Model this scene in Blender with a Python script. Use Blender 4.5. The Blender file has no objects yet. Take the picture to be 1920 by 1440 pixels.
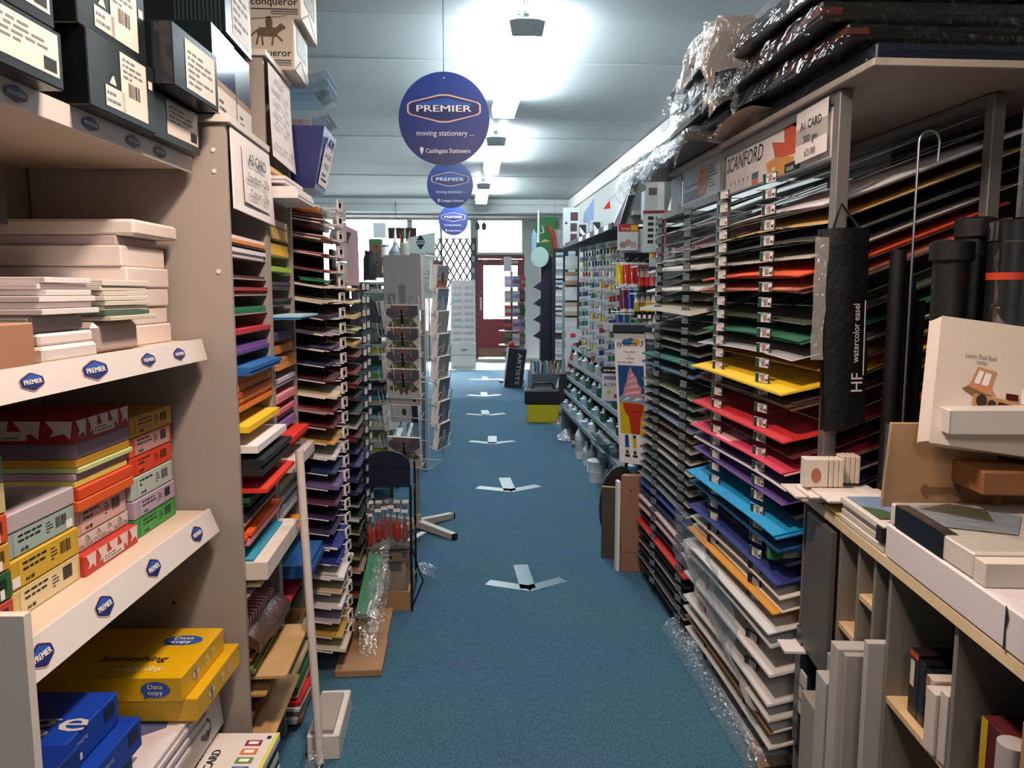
import bpy, bmesh, math, random
from mathutils import Vector, Matrix
random.seed(7)
S = bpy.context.scene
COL = S.collection

# ------------------------------------------------------------------ camera, world, lights, exposure
cam_d = bpy.data.cameras.new('camera'); cam = bpy.data.objects.new('camera', cam_d); COL.objects.link(cam)
cam_d.sensor_fit = 'HORIZONTAL'; cam_d.sensor_width = 36.0; cam_d.lens = 36.0 * 1441.0 / 1920.0
cam_d.clip_start = 0.05; cam_d.clip_end = 200
cam.location = (0, 0, 1.40)
_p = math.atan((720 - 548) / 1441.0)
_y = math.atan((960 - 855) / 1441.0 * math.cos(_p))
cam.rotation_euler = (math.pi / 2 - _p, 0, -_y)
S.camera = cam

world = bpy.data.worlds.new('world'); S.world = world; world.use_nodes = True
wn = world.node_tree.nodes; wn['Background'].inputs[0].default_value = (0.86, 0.95, 1.0, 1); wn['Background'].inputs[1].default_value = 150.0

S.view_settings.view_transform = 'Standard'; S.view_settings.look = 'None'
S.view_settings.gamma = 1.0; S.view_settings.use_curve_mapping = False
S.view_settings.exposure = 0.35
TUBE_EMIT = 13.0      # fluorescent diffusers

def area_light(name, loc, rot, size, size_y, power, color):
    d = bpy.data.lights.new(name, 'AREA'); d.shape = 'RECTANGLE'; d.size = size; d.size_y = size_y
    d.energy = power; d.color = color
    o = bpy.data.objects.new(name, d); o.location = loc; o.rotation_euler = rot; COL.objects.link(o)
    return o
# unseen lamps over the near aisle, plus an added fill behind the camera
area_light('warm_ceiling_lamp', (0.0, 1.2, 2.55), (0, 0, 0), 0.14, 0.3, 34, (1.0, 0.77, 0.62))
area_light('rear_fill_light', (0.0, -0.9, 2.45), (math.radians(35), 0, 0), 0.4, 0.6, 13, (1.0, 0.92, 0.88))
area_light('aisle_ceiling_lamp', (0.35, 3.1, 2.97), (0, 0, 0), 0.2, 1.2, 19, (1.0, 0.93, 0.89))
S.cycles.max_bounces = 8; S.cycles.diffuse_bounces = 4; S.cycles.glossy_bounces = 3
S.cycles.transmission_bounces = 6; S.cycles.transparent_max_bounces = 24
S.cycles.sample_clamp_indirect = 4.0; S.cycles.caustics_reflective = False; S.cycles.caustics_refractive = False
S.cycles.use_denoising = True

# ------------------------------------------------------------------ materials
def lin(h):
    h = h.lstrip('#')
    r = []
    for i in (0, 2, 4):
        c = int(h[i:i + 2], 16) / 255.0
        r.append(c / 12.92 if c <= .04045 else ((c + .055) / 1.055) ** 2.4)
    return r
_mats = {}
def mat(hexc, rough=.6, metal=0.0, var=.12, scale=30., bump=0.0, bscale=200., name=None, coat=0.0):
    key = (hexc, rough, metal, var, scale, bump, bscale, coat)
    if key in _mats: return _mats[key]
    m = bpy.data.materials.new(name or 'surface'); m.use_nodes = True
    nt = m.node_tree; b = nt.nodes['Principled BSDF']
    c = lin(hexc)
    n = nt.nodes.new('ShaderNodeTexNoise'); n.inputs['Scale'].default_value = scale; n.inputs['Detail'].default_value = 3
    tc = nt.nodes.new('ShaderNodeTexCoord'); nt.links.new(tc.outputs['Object'], n.inputs['Vector'])
    mx = nt.nodes.new('ShaderNodeMix'); mx.data_type = 'RGBA'
    mx.inputs[6].default_value = (*[x * (1 - var) for x in c], 1); mx.inputs[7].default_value = (*[min(1, x * (1 + var)) for x in c], 1)
    nt.links.new(n.outputs['Fac'], mx.inputs[0]); nt.links.new(mx.outputs[2], b.inputs['Base Color'])
    b.inputs['Roughness'].default_value = rough; b.inputs['Metallic'].default_value = metal
    b.inputs['Coat Weight'].default_value = coat
    if bump:
        n2 = nt.nodes.new('ShaderNodeTexNoise'); n2.inputs['Scale'].default_value = bscale
        nt.links.new(tc.outputs['Object'], n2.inputs['Vector'])
        bp = nt.nodes.new('ShaderNodeBump'); bp.inputs['Strength'].default_value = bump; bp.inputs['Distance'].default_value = .01
        nt.links.new(n2.outputs['Fac'], bp.inputs['Height']); nt.links.new(bp.outputs['Normal'], b.inputs['Normal'])
    _mats[key] = m
    return m
def emit(hexc, strength, name='lit'):
    m = bpy.data.materials.new(name); m.use_nodes = True
    b = m.node_tree.nodes['Principled BSDF']; c = lin(hexc)
    b.inputs['Base Color'].default_value = (*c, 1); b.inputs['Emission Color'].default_value = (*c, 1)
    b.inputs['Emission Strength'].default_value = strength
    return m
def film(name, tint='#f2f6f8', clear=.72, rough=.10, bump=.6, bscale=28., haze=.05):
    """clear crinkled plastic: see-through, mirror-like where creases turn away, with a little haze"""
    m = bpy.data.materials.new(name); m.use_nodes = True; nt = m.node_tree
    for n in list(nt.nodes): nt.nodes.remove(n)
    N = nt.nodes.new; L = nt.links.new
    out = N('ShaderNodeOutputMaterial'); tr = N('ShaderNodeBsdfTransparent'); gl = N('ShaderNodeBsdfGlossy'); df = N('ShaderNodeBsdfDiffuse')
    c = lin(tint); tr.inputs[0].default_value = (*[min(1, .75 * x + .25) if clear > .75 else x for x in c], 1)
    gl.inputs['Roughness'].default_value = rough; gl.inputs[0].default_value = (.95, .97, 1, 1); df.inputs[0].default_value = (*c, 1)
    tc = N('ShaderNodeTexCoord'); n2 = N('ShaderNodeTexNoise'); n2.inputs['Scale'].default_value = bscale
    n2.inputs['Detail'].default_value = 2; n2.inputs['Distortion'].default_value = 1.2
    L(tc.outputs['Object'], n2.inputs['Vector'])
    bp = N('ShaderNodeBump'); bp.inputs['Strength'].default_value = bump; bp.inputs['Distance'].default_value = .02
    L(n2.outputs['Fac'], bp.inputs['Height']); L(bp.outputs['Normal'], gl.inputs['Normal'])
    lw = N('ShaderNodeLayerWeight'); lw.inputs['Blend'].default_value = .5; L(bp.outputs['Normal'], lw.inputs['Normal'])
    pw = N('ShaderNodeMath'); pw.operation = 'POWER'; pw.inputs[1].default_value = 3.5; L(lw.outputs['Facing'], pw.inputs[0])
    mr = N('ShaderNodeMapRange'); mr.inputs[1].default_value = 0; mr.inputs[2].default_value = 1
    mr.inputs[3].default_value = .03 + (1 - clear) * .3; mr.inputs[4].default_value = .6
    L(pw.outputs[0], mr.inputs[0])
    m1 = N('ShaderNodeMixShader'); m1.inputs[0].default_value = haze; L(tr.outputs[0], m1.inputs[1]); L(df.outputs[0], m1.inputs[2])
    m2 = N('ShaderNodeMixShader'); L(mr.outputs[0], m2.inputs[0]); L(m1.outputs[0], m2.inputs[1]); L(gl.outputs[0], m2.inputs[2])
    L(m2.outputs[0], out.inputs[0])
    return m
def wood_mat(hex1, hex2, scale=6., axis=1, rough=.55):
    m = bpy.data.materials.new('pine_wood'); m.use_nodes = True; nt = m.node_tree; b = nt.nodes['Principled BSDF']
    tc = nt.nodes.new('ShaderNodeTexCoord'); mp = nt.nodes.new('ShaderNodeMapping')
    sc = [scale * 6] * 3; sc[axis] = scale * .5; mp.inputs['Scale'].default_value = sc
    n = nt.nodes.new('ShaderNodeTexNoise'); n.inputs['Scale'].default_value = 1.5; n.inputs['Detail'].default_value = 5; n.inputs['Distortion'].default_value = .6
    mx = nt.nodes.new('ShaderNodeMix'); mx.data_type = 'RGBA'
    mx.inputs[6].default_value = (*lin(hex1), 1); mx.inputs[7].default_value = (*lin(hex2), 1)
    nt.links.new(tc.outputs['Object'], mp.inputs[0]); nt.links.new(mp.outputs[0], n.inputs['Vector'])
    nt.links.new(n.outputs['Fac'], mx.inputs[0]); nt.links.new(mx.outputs[2], b.inputs['Base Color']); b.inputs['Roughness'].default_value = rough
    return m

# ------------------------------------------------------------------ mesh builder
def V(*a): return Vector(a)
_font_cache = {}
def text_mesh(s, bold=0.0):
    k = (s, bold)
    if k in _font_cache: return _font_cache[k]
    cu = bpy.data.curves.new('t', 'FONT'); cu.body = s; cu.size = 1.0; cu.resolution_u = 2; cu.offset = bold
    o = bpy.data.objects.new('t', cu)
    me = bpy.data.meshes.new_from_object(o)
    vs = [v.co.copy() for v in me.vertices]; fs = [tuple(p.vertices) for p in me.polygons]
    bpy.data.objects.remove(o); bpy.data.curves.remove(cu); bpy.data.meshes.remove(me)
    if vs:
        x0 = min(v.x for v in vs); x1 = max(v.x for v in vs); y0 = min(v.y for v in vs); y1 = max(v.y for v in vs)
    else: x0 = x1 = y0 = y1 = 0
    _font_cache[k] = (vs, fs, x0, x1, y0, y1)
    return _font_cache[k]

class MB:
    def __init__(s): s.v = []; s.f = []; s.mi = []; s.mats = []; s.sm = []
    def m(s, mt):
        if mt not in s.mats: s.mats.append(mt)
        return s.mats.index(mt)
    def poly(s, pts, mt, smooth=False):
        i = len(s.v); s.v += [Vector(p) for p in pts]; s.f.append(tuple(range(i, i + len(pts)))); s.mi.append(s.m(mt)); s.sm.append(smooth)
        return s
    def faces(s, vs, fs, mt, smooth=False):
        i = len(s.v); s.v += [Vector(p) for p in vs]; k = s.m(mt)
        for f in fs: s.f.append(tuple(i + a for a in f)); s.mi.append(k); s.sm.append(smooth)
        return s
    def hexa(s, p, mt):            # 8 corners: bottom 4 (ccw from above) then top 4
        return s.faces(p, [(3, 2, 1, 0), (4, 5, 6, 7), (0, 1, 5, 4), (1, 2, 6, 5), (2, 3, 7, 6), (3, 0, 4, 7)], mt)
    def box(s, a, b, mt):
        x0, y0, z0 = [min(a[i], b[i]) for i in range(3)]; x1, y1, z1 = [max(a[i], b[i]) for i in range(3)]
        return s.hexa([(x0, y0, z0), (x1, y0, z0), (x1, y1, z0), (x0, y1, z0), (x0, y0, z1), (x1, y0, z1), (x1, y1, z1), (x0, y1, z1)], mt)
    def obox(s, o, u, v, w, mt):   # corner and three edges, u x v = +w
        o, u, v, w = Vector(o), Vector(u), Vector(v), Vector(w)
        return s.hexa([o, o + u, o + u + v, o + v, o + w, o + u + w, o + u + v + w, o + v + w], mt)
    def cbox(s, c, size, mt, rz=0., rx=0., ry=0.):
        R = Matrix.Rotation(rz, 3, 'Z') @ Matrix.Rotation(ry, 3, 'Y') @ Matrix.Rotation(rx, 3, 'X')
        u, v, w = [R @ Vector([size[i] if i == k else 0 for i in range(3)]) for k in range(3)]
        return s.obox(Vector(c) - (u + v + w) / 2, u, v, w, mt)
    def tube(s, pts, r, mt, n=6, cap=True, r2=None):
        pts = [Vector(p) for p in pts]; rings = []
        up = None
        for i, p in enumerate(pts):
            d = (pts[min(i + 1, len(pts) - 1)] - pts[max(i - 1, 0)]).normalized()
            if up is None:
                up = Vector((0, 0, 1)) if abs(d.z) < .9 else Vector((1, 0, 0))
            a = d.cross(up).normalized(); b = a.cross(d).normalized(); up = b
            rr = r if r2 is None else r + (r2 - r) * i / (len(pts) - 1)
            rings.append([p + rr * (math.cos(t) * a + math.sin(t) * b) for t in [2 * math.pi * k / n for k in range(n)]])
        vs = [q for ring in rings for q in ring]; fs = []
        for i in range(len(rings) - 1):
            for k in range(n): fs.append((i * n + k, i * n + (k + 1) % n, (i + 1) * n + (k + 1) % n, (i + 1) * n + k))
        s.faces(vs, fs, mt, True)
        if cap:
            s.poly(rings[0][::-1], mt); s.poly(rings[-1], mt)
        return s
    def lathe(s, o, prof, mt, n=14, axis=(0, 0, 1), mats=None, sx=1., sy=1.):
        o = Vector(o); w = Vector(axis).normalized(); a = w.orthogonal().normalized()
        if abs(w.z) > .99: a = Vector((1, 0, 0))
        b = w.cross(a)
        for i in range(len(prof) - 1):
            (r0, h0), (r1, h1) = prof[i], prof[i + 1]
            ring = lambda r, h: [o + w * h + r * (sx * math.cos(2 * math.pi * k / n) * a + sy * math.sin(2 * math.pi * k / n) * b) for k in range(n)]
            A, B = ring(r0, h0), ring(r1, h1)
            s.faces(A + B, [(k, (k + 1) % n, n + (k + 1) % n, n + k) for k in range(n)], mats[i] if mats else mt, True)
        if prof[0][0] > 1e-5: s.poly(ring(prof[0][0], prof[0][1])[::-1], mats[0] if mats else mt)
        if prof[-1][0] > 1e-5: s.poly(ring(prof[-1][0], prof[-1][1]), mats[-1] if mats else mt)
        return s
    def prism(s, poly, o, u, v, th, mt, mt_side=None):   # 2d outline in (u,v) at o, extruded by th against u x v; the face looks along u x v
        o, u, v = Vector(o), Vector(u), Vector(v); n = u.cross(v).normalized()
        A = [o + u * x + v * y for x, y in poly]; B = [p - n * th for p in A]; k = len(A)
        s.poly(A, mt); s.poly(B[::-1], mt_side or mt)
        s.faces(A + B, [(i, k + i, k + (i + 1) % k, (i + 1) % k) for i in range(k)], mt_side or mt)
        return s
    def grid(s, fn, nu, nv, mt, th=0., mt2=None):
        top = [fn(i / nu, j / nv) for j in range(nv + 1) for i in range(nu + 1)]; top = [Vector(p) for p in top]
        w = nu + 1
        fs = [(j * w + i, j * w + i + 1, (j + 1) * w + i + 1, (j + 1) * w + i) for j in range(nv) for i in range(nu)]
        if not th: return s.faces(top, fs, mt, True)
        bot = [p - Vector((0, 0, th)) for p in top]; N = len(top)
        s.faces(top, fs, mt, False); s.faces(bot, [f[::-1] for f in fs], mt)
        per = [i for i in range(nu + 1)] + [j * w + nu for j in range(1, nv + 1)] + [nv * w + i for i in range(nu - 1, -1, -1)] + [j * w for j in range(nv - 1, 0, -1)]
        L = len(per)
        vs = [top[k] for k in per] + [bot[k] for k in per]
        s.faces(vs, [(i, L + i, L + (i + 1) % L, (i + 1) % L) for i in range(L)], mt2 or mt)
        return s
    def text(s, t, o, u, v, size, mt, align='C', shear=0., bold=0., width=None, lift=.0008):
        """flat lettering; o = baseline point, u = reading direction, v = up on the surface"""
        vs, fs, x0, x1, y0, y1 = text_mesh(t)
        if not vs: return s
        u = Vector(u).normalized(); v = Vector(v).normalized(); n = u.cross(v)
        sx = size if width is None else width / (x1 - x0)
        off = {'C': -(x0 + x1) / 2, 'L': -x0, 'R': -x1}[align]
        for k, db in enumerate((0.,) if not bold else (-bold, bold)):
            q = Vector(o) + n * (lift + .00015 * k) + u * db * size
            s.faces([q + u * ((p.x + off) * sx + shear * p.y * size) + v * (p.y * size) for p in vs], fs, mt)
        return s
    def rect(s, o, u, v, x0, y0, x1, y1, mt, lift=.0004):
        o, u, v = Vector(o), Vector(u).normalized(), Vector(v).normalized(); n = u.cross(v) * lift
        return s.poly([o + u * x0 + v * y0 + n, o + u * x1 + v * y0 + n, o + u * x1 + v * y1 + n, o + u * x0 + v * y1 + n], mt)
    def disc(s, o, u, v, rx, ry, mt, n=24, lift=.0004):
        o, u, v = Vector(o), Vector(u).normalized(), Vector(v).normalized(); nn = u.cross(v) * lift
        return s.poly([o + nn + u * rx * math.cos(2 * math.pi * k / n) + v * ry * math.sin(2 * math.pi * k / n) for k in range(n)], mt)
    def shape(s, pts, o, u, v, mt, lift=.0004):
        o, u, v = Vector(o), Vector(u).normalized(), Vector(v).normalized(); n = u.cross(v) * lift
        return s.poly([o + n + u * x + v * y for x, y in pts], mt)
    def print_lines(s, o, u, v, w, h, rows, mt, rnd=None, lift=.0006):
        """rows of small dark marks: print too small to read"""
        rnd = rnd or random.Random(3)
        for r in range(rows):
            y = h * (1 - (r + .75) / rows); x = 0
            while x < w * .9:
                l = rnd.uniform(.08, .3) * w
                l = min(l, w - x); s.rect(o, u, v, x, y, x + l, y + h / rows * .42, mt, lift); x += l + .05 * w
                if rnd.random() < .12: break
        return s
    def barcode(s, o, u, v, w, h, mt, n=11, lift=.0006):
        rnd = random.Random(n); x = 0
        while x < w:
            d = w * rnd.uniform(.02, .07); s.rect(o, u, v, x, 0, min(w, x + d), h, mt, lift); x += d + w * rnd.uniform(.02, .06)
        return s
    def mesh(s, name):
        me = bpy.data.meshes.new(name); me.from_pydata([tuple(p) for p in s.v], [], s.f)
        for mt in s.mats: me.materials.append(mt)
        me.polygons.foreach_set('material_index', s.mi); me.polygons.foreach_set('use_smooth', s.sm); me.update()
        return me
    def build(s, name, parent=None, loc=None, rot=None, bevel=0., local=False):
        """links one mesh object. Vertices are world coordinates unless local; loc becomes the origin."""
        if loc is None and parent is None and not local and s.v:
            xs = [p.x for p in s.v]; ys = [p.y for p in s.v]; zs = [p.z for p in s.v]
            loc = ((min(xs) + max(xs)) / 2, (min(ys) + max(ys)) / 2, min(zs))
        base = Vector(loc) if loc is not None else Vector((0, 0, 0))
        if parent is not None and not local:
            base = world_origin(parent)
        if not local:
            for p in s.v: p -= base
        o = bpy.data.objects.new(name, s.mesh(name)); COL.objects.link(o)
        if parent is not None: o.parent = parent
        if not local and parent is not None: o.location = (0, 0, 0)
        else: o.location = base
        if rot: o.rotation_euler = rot
        if bevel:
            b = o.modifiers.new('bevel', 'BEVEL'); b.width = bevel; b.segments = 1; b.limit_method = 'ANGLE'; b.angle_limit = 1.0
        return o
def world_origin(o):
    p = Vector((0, 0, 0))
    while o is not None:
        p += o.location; o = o.parent
    return p
def tag(o, label=None, cat=None, group=None, kind=None):
    if label: o['label'] = label
    if cat: o['category'] = cat
    if group: o['group'] = group
    if kind: o['kind'] = kind
    return o
def thing(name, label, cat, loc=(0, 0, 0), group=None, rz=0.):
    o = bpy.data.objects.new(name, None); o.empty_display_size = .05; COL.objects.link(o); o.location = loc
    o.rotation_euler = (0, 0, rz)
    return tag(o, label, cat, group)
def dup(root, loc=None, rot=None, label=None, group=None):
    r = root.copy(); COL.objects.link(r)
    if loc is not None: r.location = loc
    if rot is not None: r.rotation_euler = rot
    if label: r['label'] = label
    if group: r['group'] = group
    for ch in list(root.children):
        c = ch.copy(); COL.objects.link(c); c.parent = r
        for g in list(ch.children):
            d = g.copy(); COL.objects.link(d); d.parent = c
    return r
ORD = ['top', 'second', 'third', 'fourth', 'fifth', 'sixth', 'seventh', 'eighth', 'ninth', 'tenth', 'eleventh', 'twelfth', 'thirteenth', 'fourteenth',
       'fifteenth', 'sixteenth', 'seventeenth', 'eighteenth', 'nineteenth', 'twentieth', 'twenty-first', 'twenty-second', 'twenty-third', 'twenty-fourth',
       'twenty-fifth', 'twenty-sixth', 'twenty-seventh', 'twenty-eighth', 'twenty-ninth', 'thirtieth', 'thirty-first', 'thirty-second', 'thirty-third',
       'thirty-fourth', 'thirty-fifth', 'thirty-sixth', 'thirty-seventh', 'thirty-eighth', 'thirty-ninth', 'fortieth']
NTH = ['first'] + ORD[1:]

X_, Y_, Z_ = V(1, 0, 0), V(0, 1, 0), V(0, 0, 1)
WHITE = mat('#e9e4e2', .5, var=.04); PAPER = mat('#eee8e6', .7, var=.04); INK = mat('#15161a', .6); GREYINK = mat('#6b6d72', .6)
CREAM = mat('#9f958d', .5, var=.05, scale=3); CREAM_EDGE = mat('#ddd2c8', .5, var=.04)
BLACK = mat('#0e0f11', .5); CHROME = mat('#b9bec2', .28, metal=1., var=.05); STEEL = mat('#8d9194', .4, metal=.9, var=.06)
GREYMET = mat('#8a8784', .45, metal=.5, var=.05); DARKWIRE = mat('#17181b', .4, metal=.3)
KRAFT = mat('#a57f5c', .8, var=.1, scale=12); KRAFT_D = mat('#7d5a3c', .8, var=.1, scale=12)
LOGO_BLUE = mat('#1d2c66', .4, var=.1); LOGO_BLUE2 = mat('#2c55a8', .4, var=.1); LOGO_RIM = mat('#d9bfb2', .5); LOGO_RED = mat('#8a3a3a', .5)
PINE = wood_mat('#d8bd94', '#bd9a6c'); PINE_X = wood_mat('#d8bd94', '#bd9a6c', axis=0)
FILM = film('clear_wrap', clear=.80, haze=.07); FILM_MILKY = film('milky_wrap', '#d8d4d0', clear=.70, rough=.2, haze=.38); FILM_TIGHT = film('tight_wrap', clear=.9, bump=.25, bscale=14, haze=.02)
ACRYLIC = film('clear_acrylic', '#f4f8fa', clear=.90, rough=.04, bump=0.02, bscale=3, haze=.02)

HEX = [(-1, 0), (-.9, -.36), (0, -1), (.9, -.36), (1, 0), (.9, .36), (0, 1), (-.9, .36)]
def premier(mb, o, u, v, w, h, rim=True, lettering='PREMIER'):
    """the stretched-hexagon shop badge with its wordmark"""
    P = [(-1, -.28), (-.92, -.46), (-.12, -1), (.12, -1), (.92, -.46), (1, -.28), (1, .28), (.92, .46), (.12, 1), (-.12, 1), (-.92, .46), (-1, .28)]
    mb.shape([(x * w / 2, y * h / 2) for x, y in P], o, u, v, LOGO_RIM, .0006)
    mb.shape([(x * w / 2 * .955, y * h / 2 * .90) for x, y in P], o, u, v, LOGO_RED, .0010)
    mb.shape([(x * w / 2 * .93, y * h / 2 * .85) for x, y in P], o, u, v, LOGO_BLUE, .0014)
    mb.shape([(x * w / 2 * .80, max(.05, y) * h / 2 * .72) for x, y in P if y > 0], o, u, v, LOGO_BLUE2, .0018)
    mb.text(lettering, Vector(o) - Vector(v).normalized() * h * .115, u, v, h * .33, PAPER, width=w * .74, bold=.03, lift=.0022)
# ------------------------------------------------------------------ the setting
def struct(name, mb, parent=None, **k):
    o = mb.build(name, parent, **k)
    if parent is None: o['kind'] = 'structure'
    return o
def carpet_mat(base, dark, light):
    m = bpy.data.materials.new('carpet_pile'); m.use_nodes = True; nt = m.node_tree; b = nt.nodes['Principled BSDF']
    tc = nt.nodes.new('ShaderNodeTexCoord')
    n = nt.nodes.new('ShaderNodeTexNoise'); n.inputs['Scale'].default_value = 420; n.inputs['Detail'].default_value = 2
    n2 = nt.nodes.new('ShaderNodeTexNoise'); n2.inputs['Scale'].default_value = 2.2; n2.inputs['Detail'].default_value = 4
    cr = nt.nodes.new('ShaderNodeValToRGB'); e = cr.color_ramp.elements
    e[0].position = .36; e[0].color = (*lin(dark), 1); e[1].position = .66; e[1].color = (*lin(light), 1)
    k = cr.color_ramp.elements.new(.5); k.color = (*lin(base), 1)
    mx = nt.nodes.new('ShaderNodeMix'); mx.data_type = 'RGBA'; mx.blend_type = 'MULTIPLY'; mx.inputs[0].default_value = .35
    nt.links.new(tc.outputs['Object'], n.inputs['Vector']); nt.links.new(tc.outputs['Object'], n2.inputs['Vector'])
    nt.links.new(n.outputs['Fac'], cr.inputs[0]); nt.links.new(cr.outputs[0], mx.inputs[6]); nt.links.new(n2.outputs['Color'], mx.inputs[7])
    nt.links.new(mx.outputs[2], b.inputs['Base Color']); b.inputs['Roughness'].default_value = .95
    b.inputs['Specular IOR Level'].default_value = .15; b.inputs['Sheen Weight'].default_value = .10; b.inputs['Sheen Roughness'].default_value = .4
    bp = nt.nodes.new('ShaderNodeBump'); bp.inputs['Strength'].default_value = .5; bp.inputs['Distance'].default_value = .006
    nt.links.new(n.outputs['Fac'], bp.inputs['Height']); nt.links.new(bp.outputs['Normal'], b.inputs['Normal'])
    return m
XL, XR, YB, YF, ZC = -2.8, 2.06, -1.6, 16.3, 3.05
fl = MB().box((XL, YB, -.06), (XR, 13.85, 0), carpet_mat('#3e6a84', '#203f54', '#6697b2'))
struct('floor', fl)
LINO = mat('#cfd3cf', .35, var=.06, scale=4)
lin_fl = struct('floor.001', MB().box((XL, 13.88, -.06), (XR, YF + .3, -.004), LINO))
struct('trim_1', MB().box((XL, 13.85, -.06), (XR, 13.88, .004), STEEL))
CEIL = mat('#979fa1', .55, var=.05, scale=1.2, bump=.10, bscale=3.)
ce = struct('ceiling', MB().box((XL, YB, ZC + .035), (XR, YF, ZC + .1), CEIL))
y = YB; k = 0
while y < 14.0:                       # wide ceiling boards with recessed joints across the shop
    d = .92
    dz = .004 * math.sin(k * 2.1) - .002
    b = MB()
    b.grid(lambda a, c: (XL + (XR - XL) * c, y + .003 + (d - .006) * a, ZC + dz + .004 * math.sin(math.pi * a) + .003 * math.sin(7 * c + k)), 6, 8, CEIL, th=-.03)
    b.build('ceiling_panel', ce)
    y += d; k += 1
WALLP = mat('#a6a9a6', .6, var=.04, scale=2); WALLD = mat('#b3b0aa', .7, var=.05, scale=2)
struct('wall_left', MB().box((XL - .1, YB, 0), (XL, YF, ZC + .1), WALLD))
struct('wall_right', MB().box((XR, YB, 0), (XR + .1, YF, ZC + .1), WALLP))
struct('wall_back', MB().box((XL, YB - .1, 0), (XR, YB, ZC + .1), WALLD))
struct('trim_2', MB().box((XR - .035, YB, ZC - .20), (XR, 14.0, ZC - .012), mat('#d6d4cc', .5, var=.03)))     # picture-rail band under the ceiling
bm = MB().box((XL, 14.0, 2.82), (XR, 14.35, ZC), mat('#bcc4c4', .55, var=.05, scale=2)); bm.box((XL, 14.35, 2.79), (XR, 14.75, ZC), WALLP); bm.box((XL, 13.985, 2.94), (XR, 14.0, 2.965), WALLP)
struct('trim_3', bm)
struct('trim_4', MB().box((XL, YF - .2, 2.93), (XR, YF, 3.0), mat('#d8dcda', .6)))          # lowered soffit inside the shopfront
# shopfront wall: low stall riser, white frames, big panes and the entrance door
FRAME = mat('#dfe3e2', .45, var=.03); DOORC = mat('#7d2f33', .4, var=.1, scale=5)
struct('wall_front', MB().box((XL, YF, 0), (.36, YF + .12, .55), FRAME).box((1.5, YF, 0), (XR, YF + .12, ZC), FRAME).box((XL, YF, 2.94), (XR, YF + .12, ZC), FRAME)
       .box((.36, YF, -.01), (.42, YF + .12, 2.94), FRAME).box((1.44, YF, 0), (1.5, YF + .12, 2.94), FRAME))
def glass():
    m = bpy.data.materials.new('window_glass'); m.use_nodes = True; nt = m.node_tree
    for n in list(nt.nodes): nt.nodes.remove(n)
    out = nt.nodes.new('ShaderNodeOutputMaterial'); tr = nt.nodes.new('ShaderNodeBsdfTransparent'); g = nt.nodes.new('ShaderNodeBsdfGlossy')
    g.inputs['Roughness'].default_value = .02; fr = nt.nodes.new('ShaderNodeFresnel'); fr.inputs[0].default_value = 1.45
    mx = nt.nodes.new('ShaderNodeMixShader'); nt.links.new(fr.outputs[0], mx.inputs[0]); nt.links.new(tr.outputs[0], mx.inputs[1]); nt.links.new(g.outputs[0], mx.inputs[2])
    nt.links.new(mx.outputs[0], out.inputs[0]); tr.inputs[0].default_value = (.95, .97, .97, 1)
    return m
GLASS = glass()
def window(name, x0, x1, z0, z1, mull=()):
    f = MB(); t = .05
    f.box((x0, YF + .02, z0), (x1, YF + .10, z0 + t), FRAME).box((x0, YF + .02, z1 - t), (x1, YF + .10, z1), FRAME)
    f.box((x0, YF + .02, z0 + t), (x0 + t, YF + .10, z1 - t), FRAME).box((x1 - t, YF + .02, z0 + t), (x1, YF + .10, z1 - t), FRAME)
    for m_ in mull: f.box((m_ - .025, YF + .02, z0 + t), (m_ + .025, YF + .10, z1 - t), FRAME)
    o = struct(name, f)
    xs = [x0 + t] + [q for m_ in mull for q in (m_ - .025, m_ + .025)] + [x1 - t]
    for i in range(0, len(xs), 2): MB().box((xs[i], YF + .055, z0 + t), (xs[i + 1], YF + .065, z1 - t), GLASS).build('pane', o)
    return o
w1 = window('window_1', XL + .02, -.95, .55, 2.94)
w2 = window('window_2', -.95, .36, .55, 2.94, (-.3,))
w3 = window('window_3', .42, 1.44, 2.18, 2.94)
# shop name on the window, read from the street (so mirrored from inside)
RED = mat('#c4232b', .5); REDG = mat('#a9555a', .5)
lt = MB(); lt.text('Castlegate Stationers', (-1.78, YF + .05, 2.66), (-1, 0, 0), Z_, .15, REDG, lift=-.004)
lt.shape([(-.05, .0), (0, -.13), (.05, 0), (.05, .10), (.0, .14), (-.05, .10)], (-2.48, YF + .05, 2.78), X_, Z_, RED, -.004)
lt.disc((-2.48, YF + .047, 2.79), X_, Z_, .02, .04, PAPER, 12, 0)
lt.build('window_lettering', w1)
# door: red frame, clear pane, lower panel
dr = MB(); x0, x1 = .47, 1.41
dr.box((.42, YF + .02, 0), (.47, YF + .1, 2.18), DOORC).box((1.41, YF + .02, 0), (1.44, YF + .1, 2.18), DOORC).box((.47, YF + .02, 2.10), (1.41, YF + .1, 2.18), DOORC)
door = struct('door_1', dr)
lf = MB(); t = .11
lf.box((x0, YF + .03, .02), (x0 + t, YF + .075, 2.09), DOORC).box((x1 - t, YF + .03, .02), (x1, YF + .075, 2.09), DOORC)
lf.box((x0 + t, YF + .03, 1.96), (x1 - t, YF + .075, 2.09), DOORC).box((x0 + t, YF + .03, .68), (x1 - t, YF + .075, .84), DOORC).box((x0 + t, YF + .03, .02), (x1 - t, YF + .075, .26), DOORC)
leaf = lf.build('door_leaf', door)
MB().box((x0 + t, YF + .045, .26), (x1 - t, YF + .06, .68), DOORC).box((x0 + t + .06, YF + .037, .32), (x1 - t - .06, YF + .046, .62), DOORC).build('lower_panel', leaf)
MB().box((x0 + t, YF + .05, .84), (x1 - t, YF + .058, 1.96), GLASS).build('pane', leaf)
MB().box((x0, YF + .024, .02), (x1, YF + .03, .22), mat('#8a6a58', .4, metal=.4)).build('kick_plate', leaf)
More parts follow.
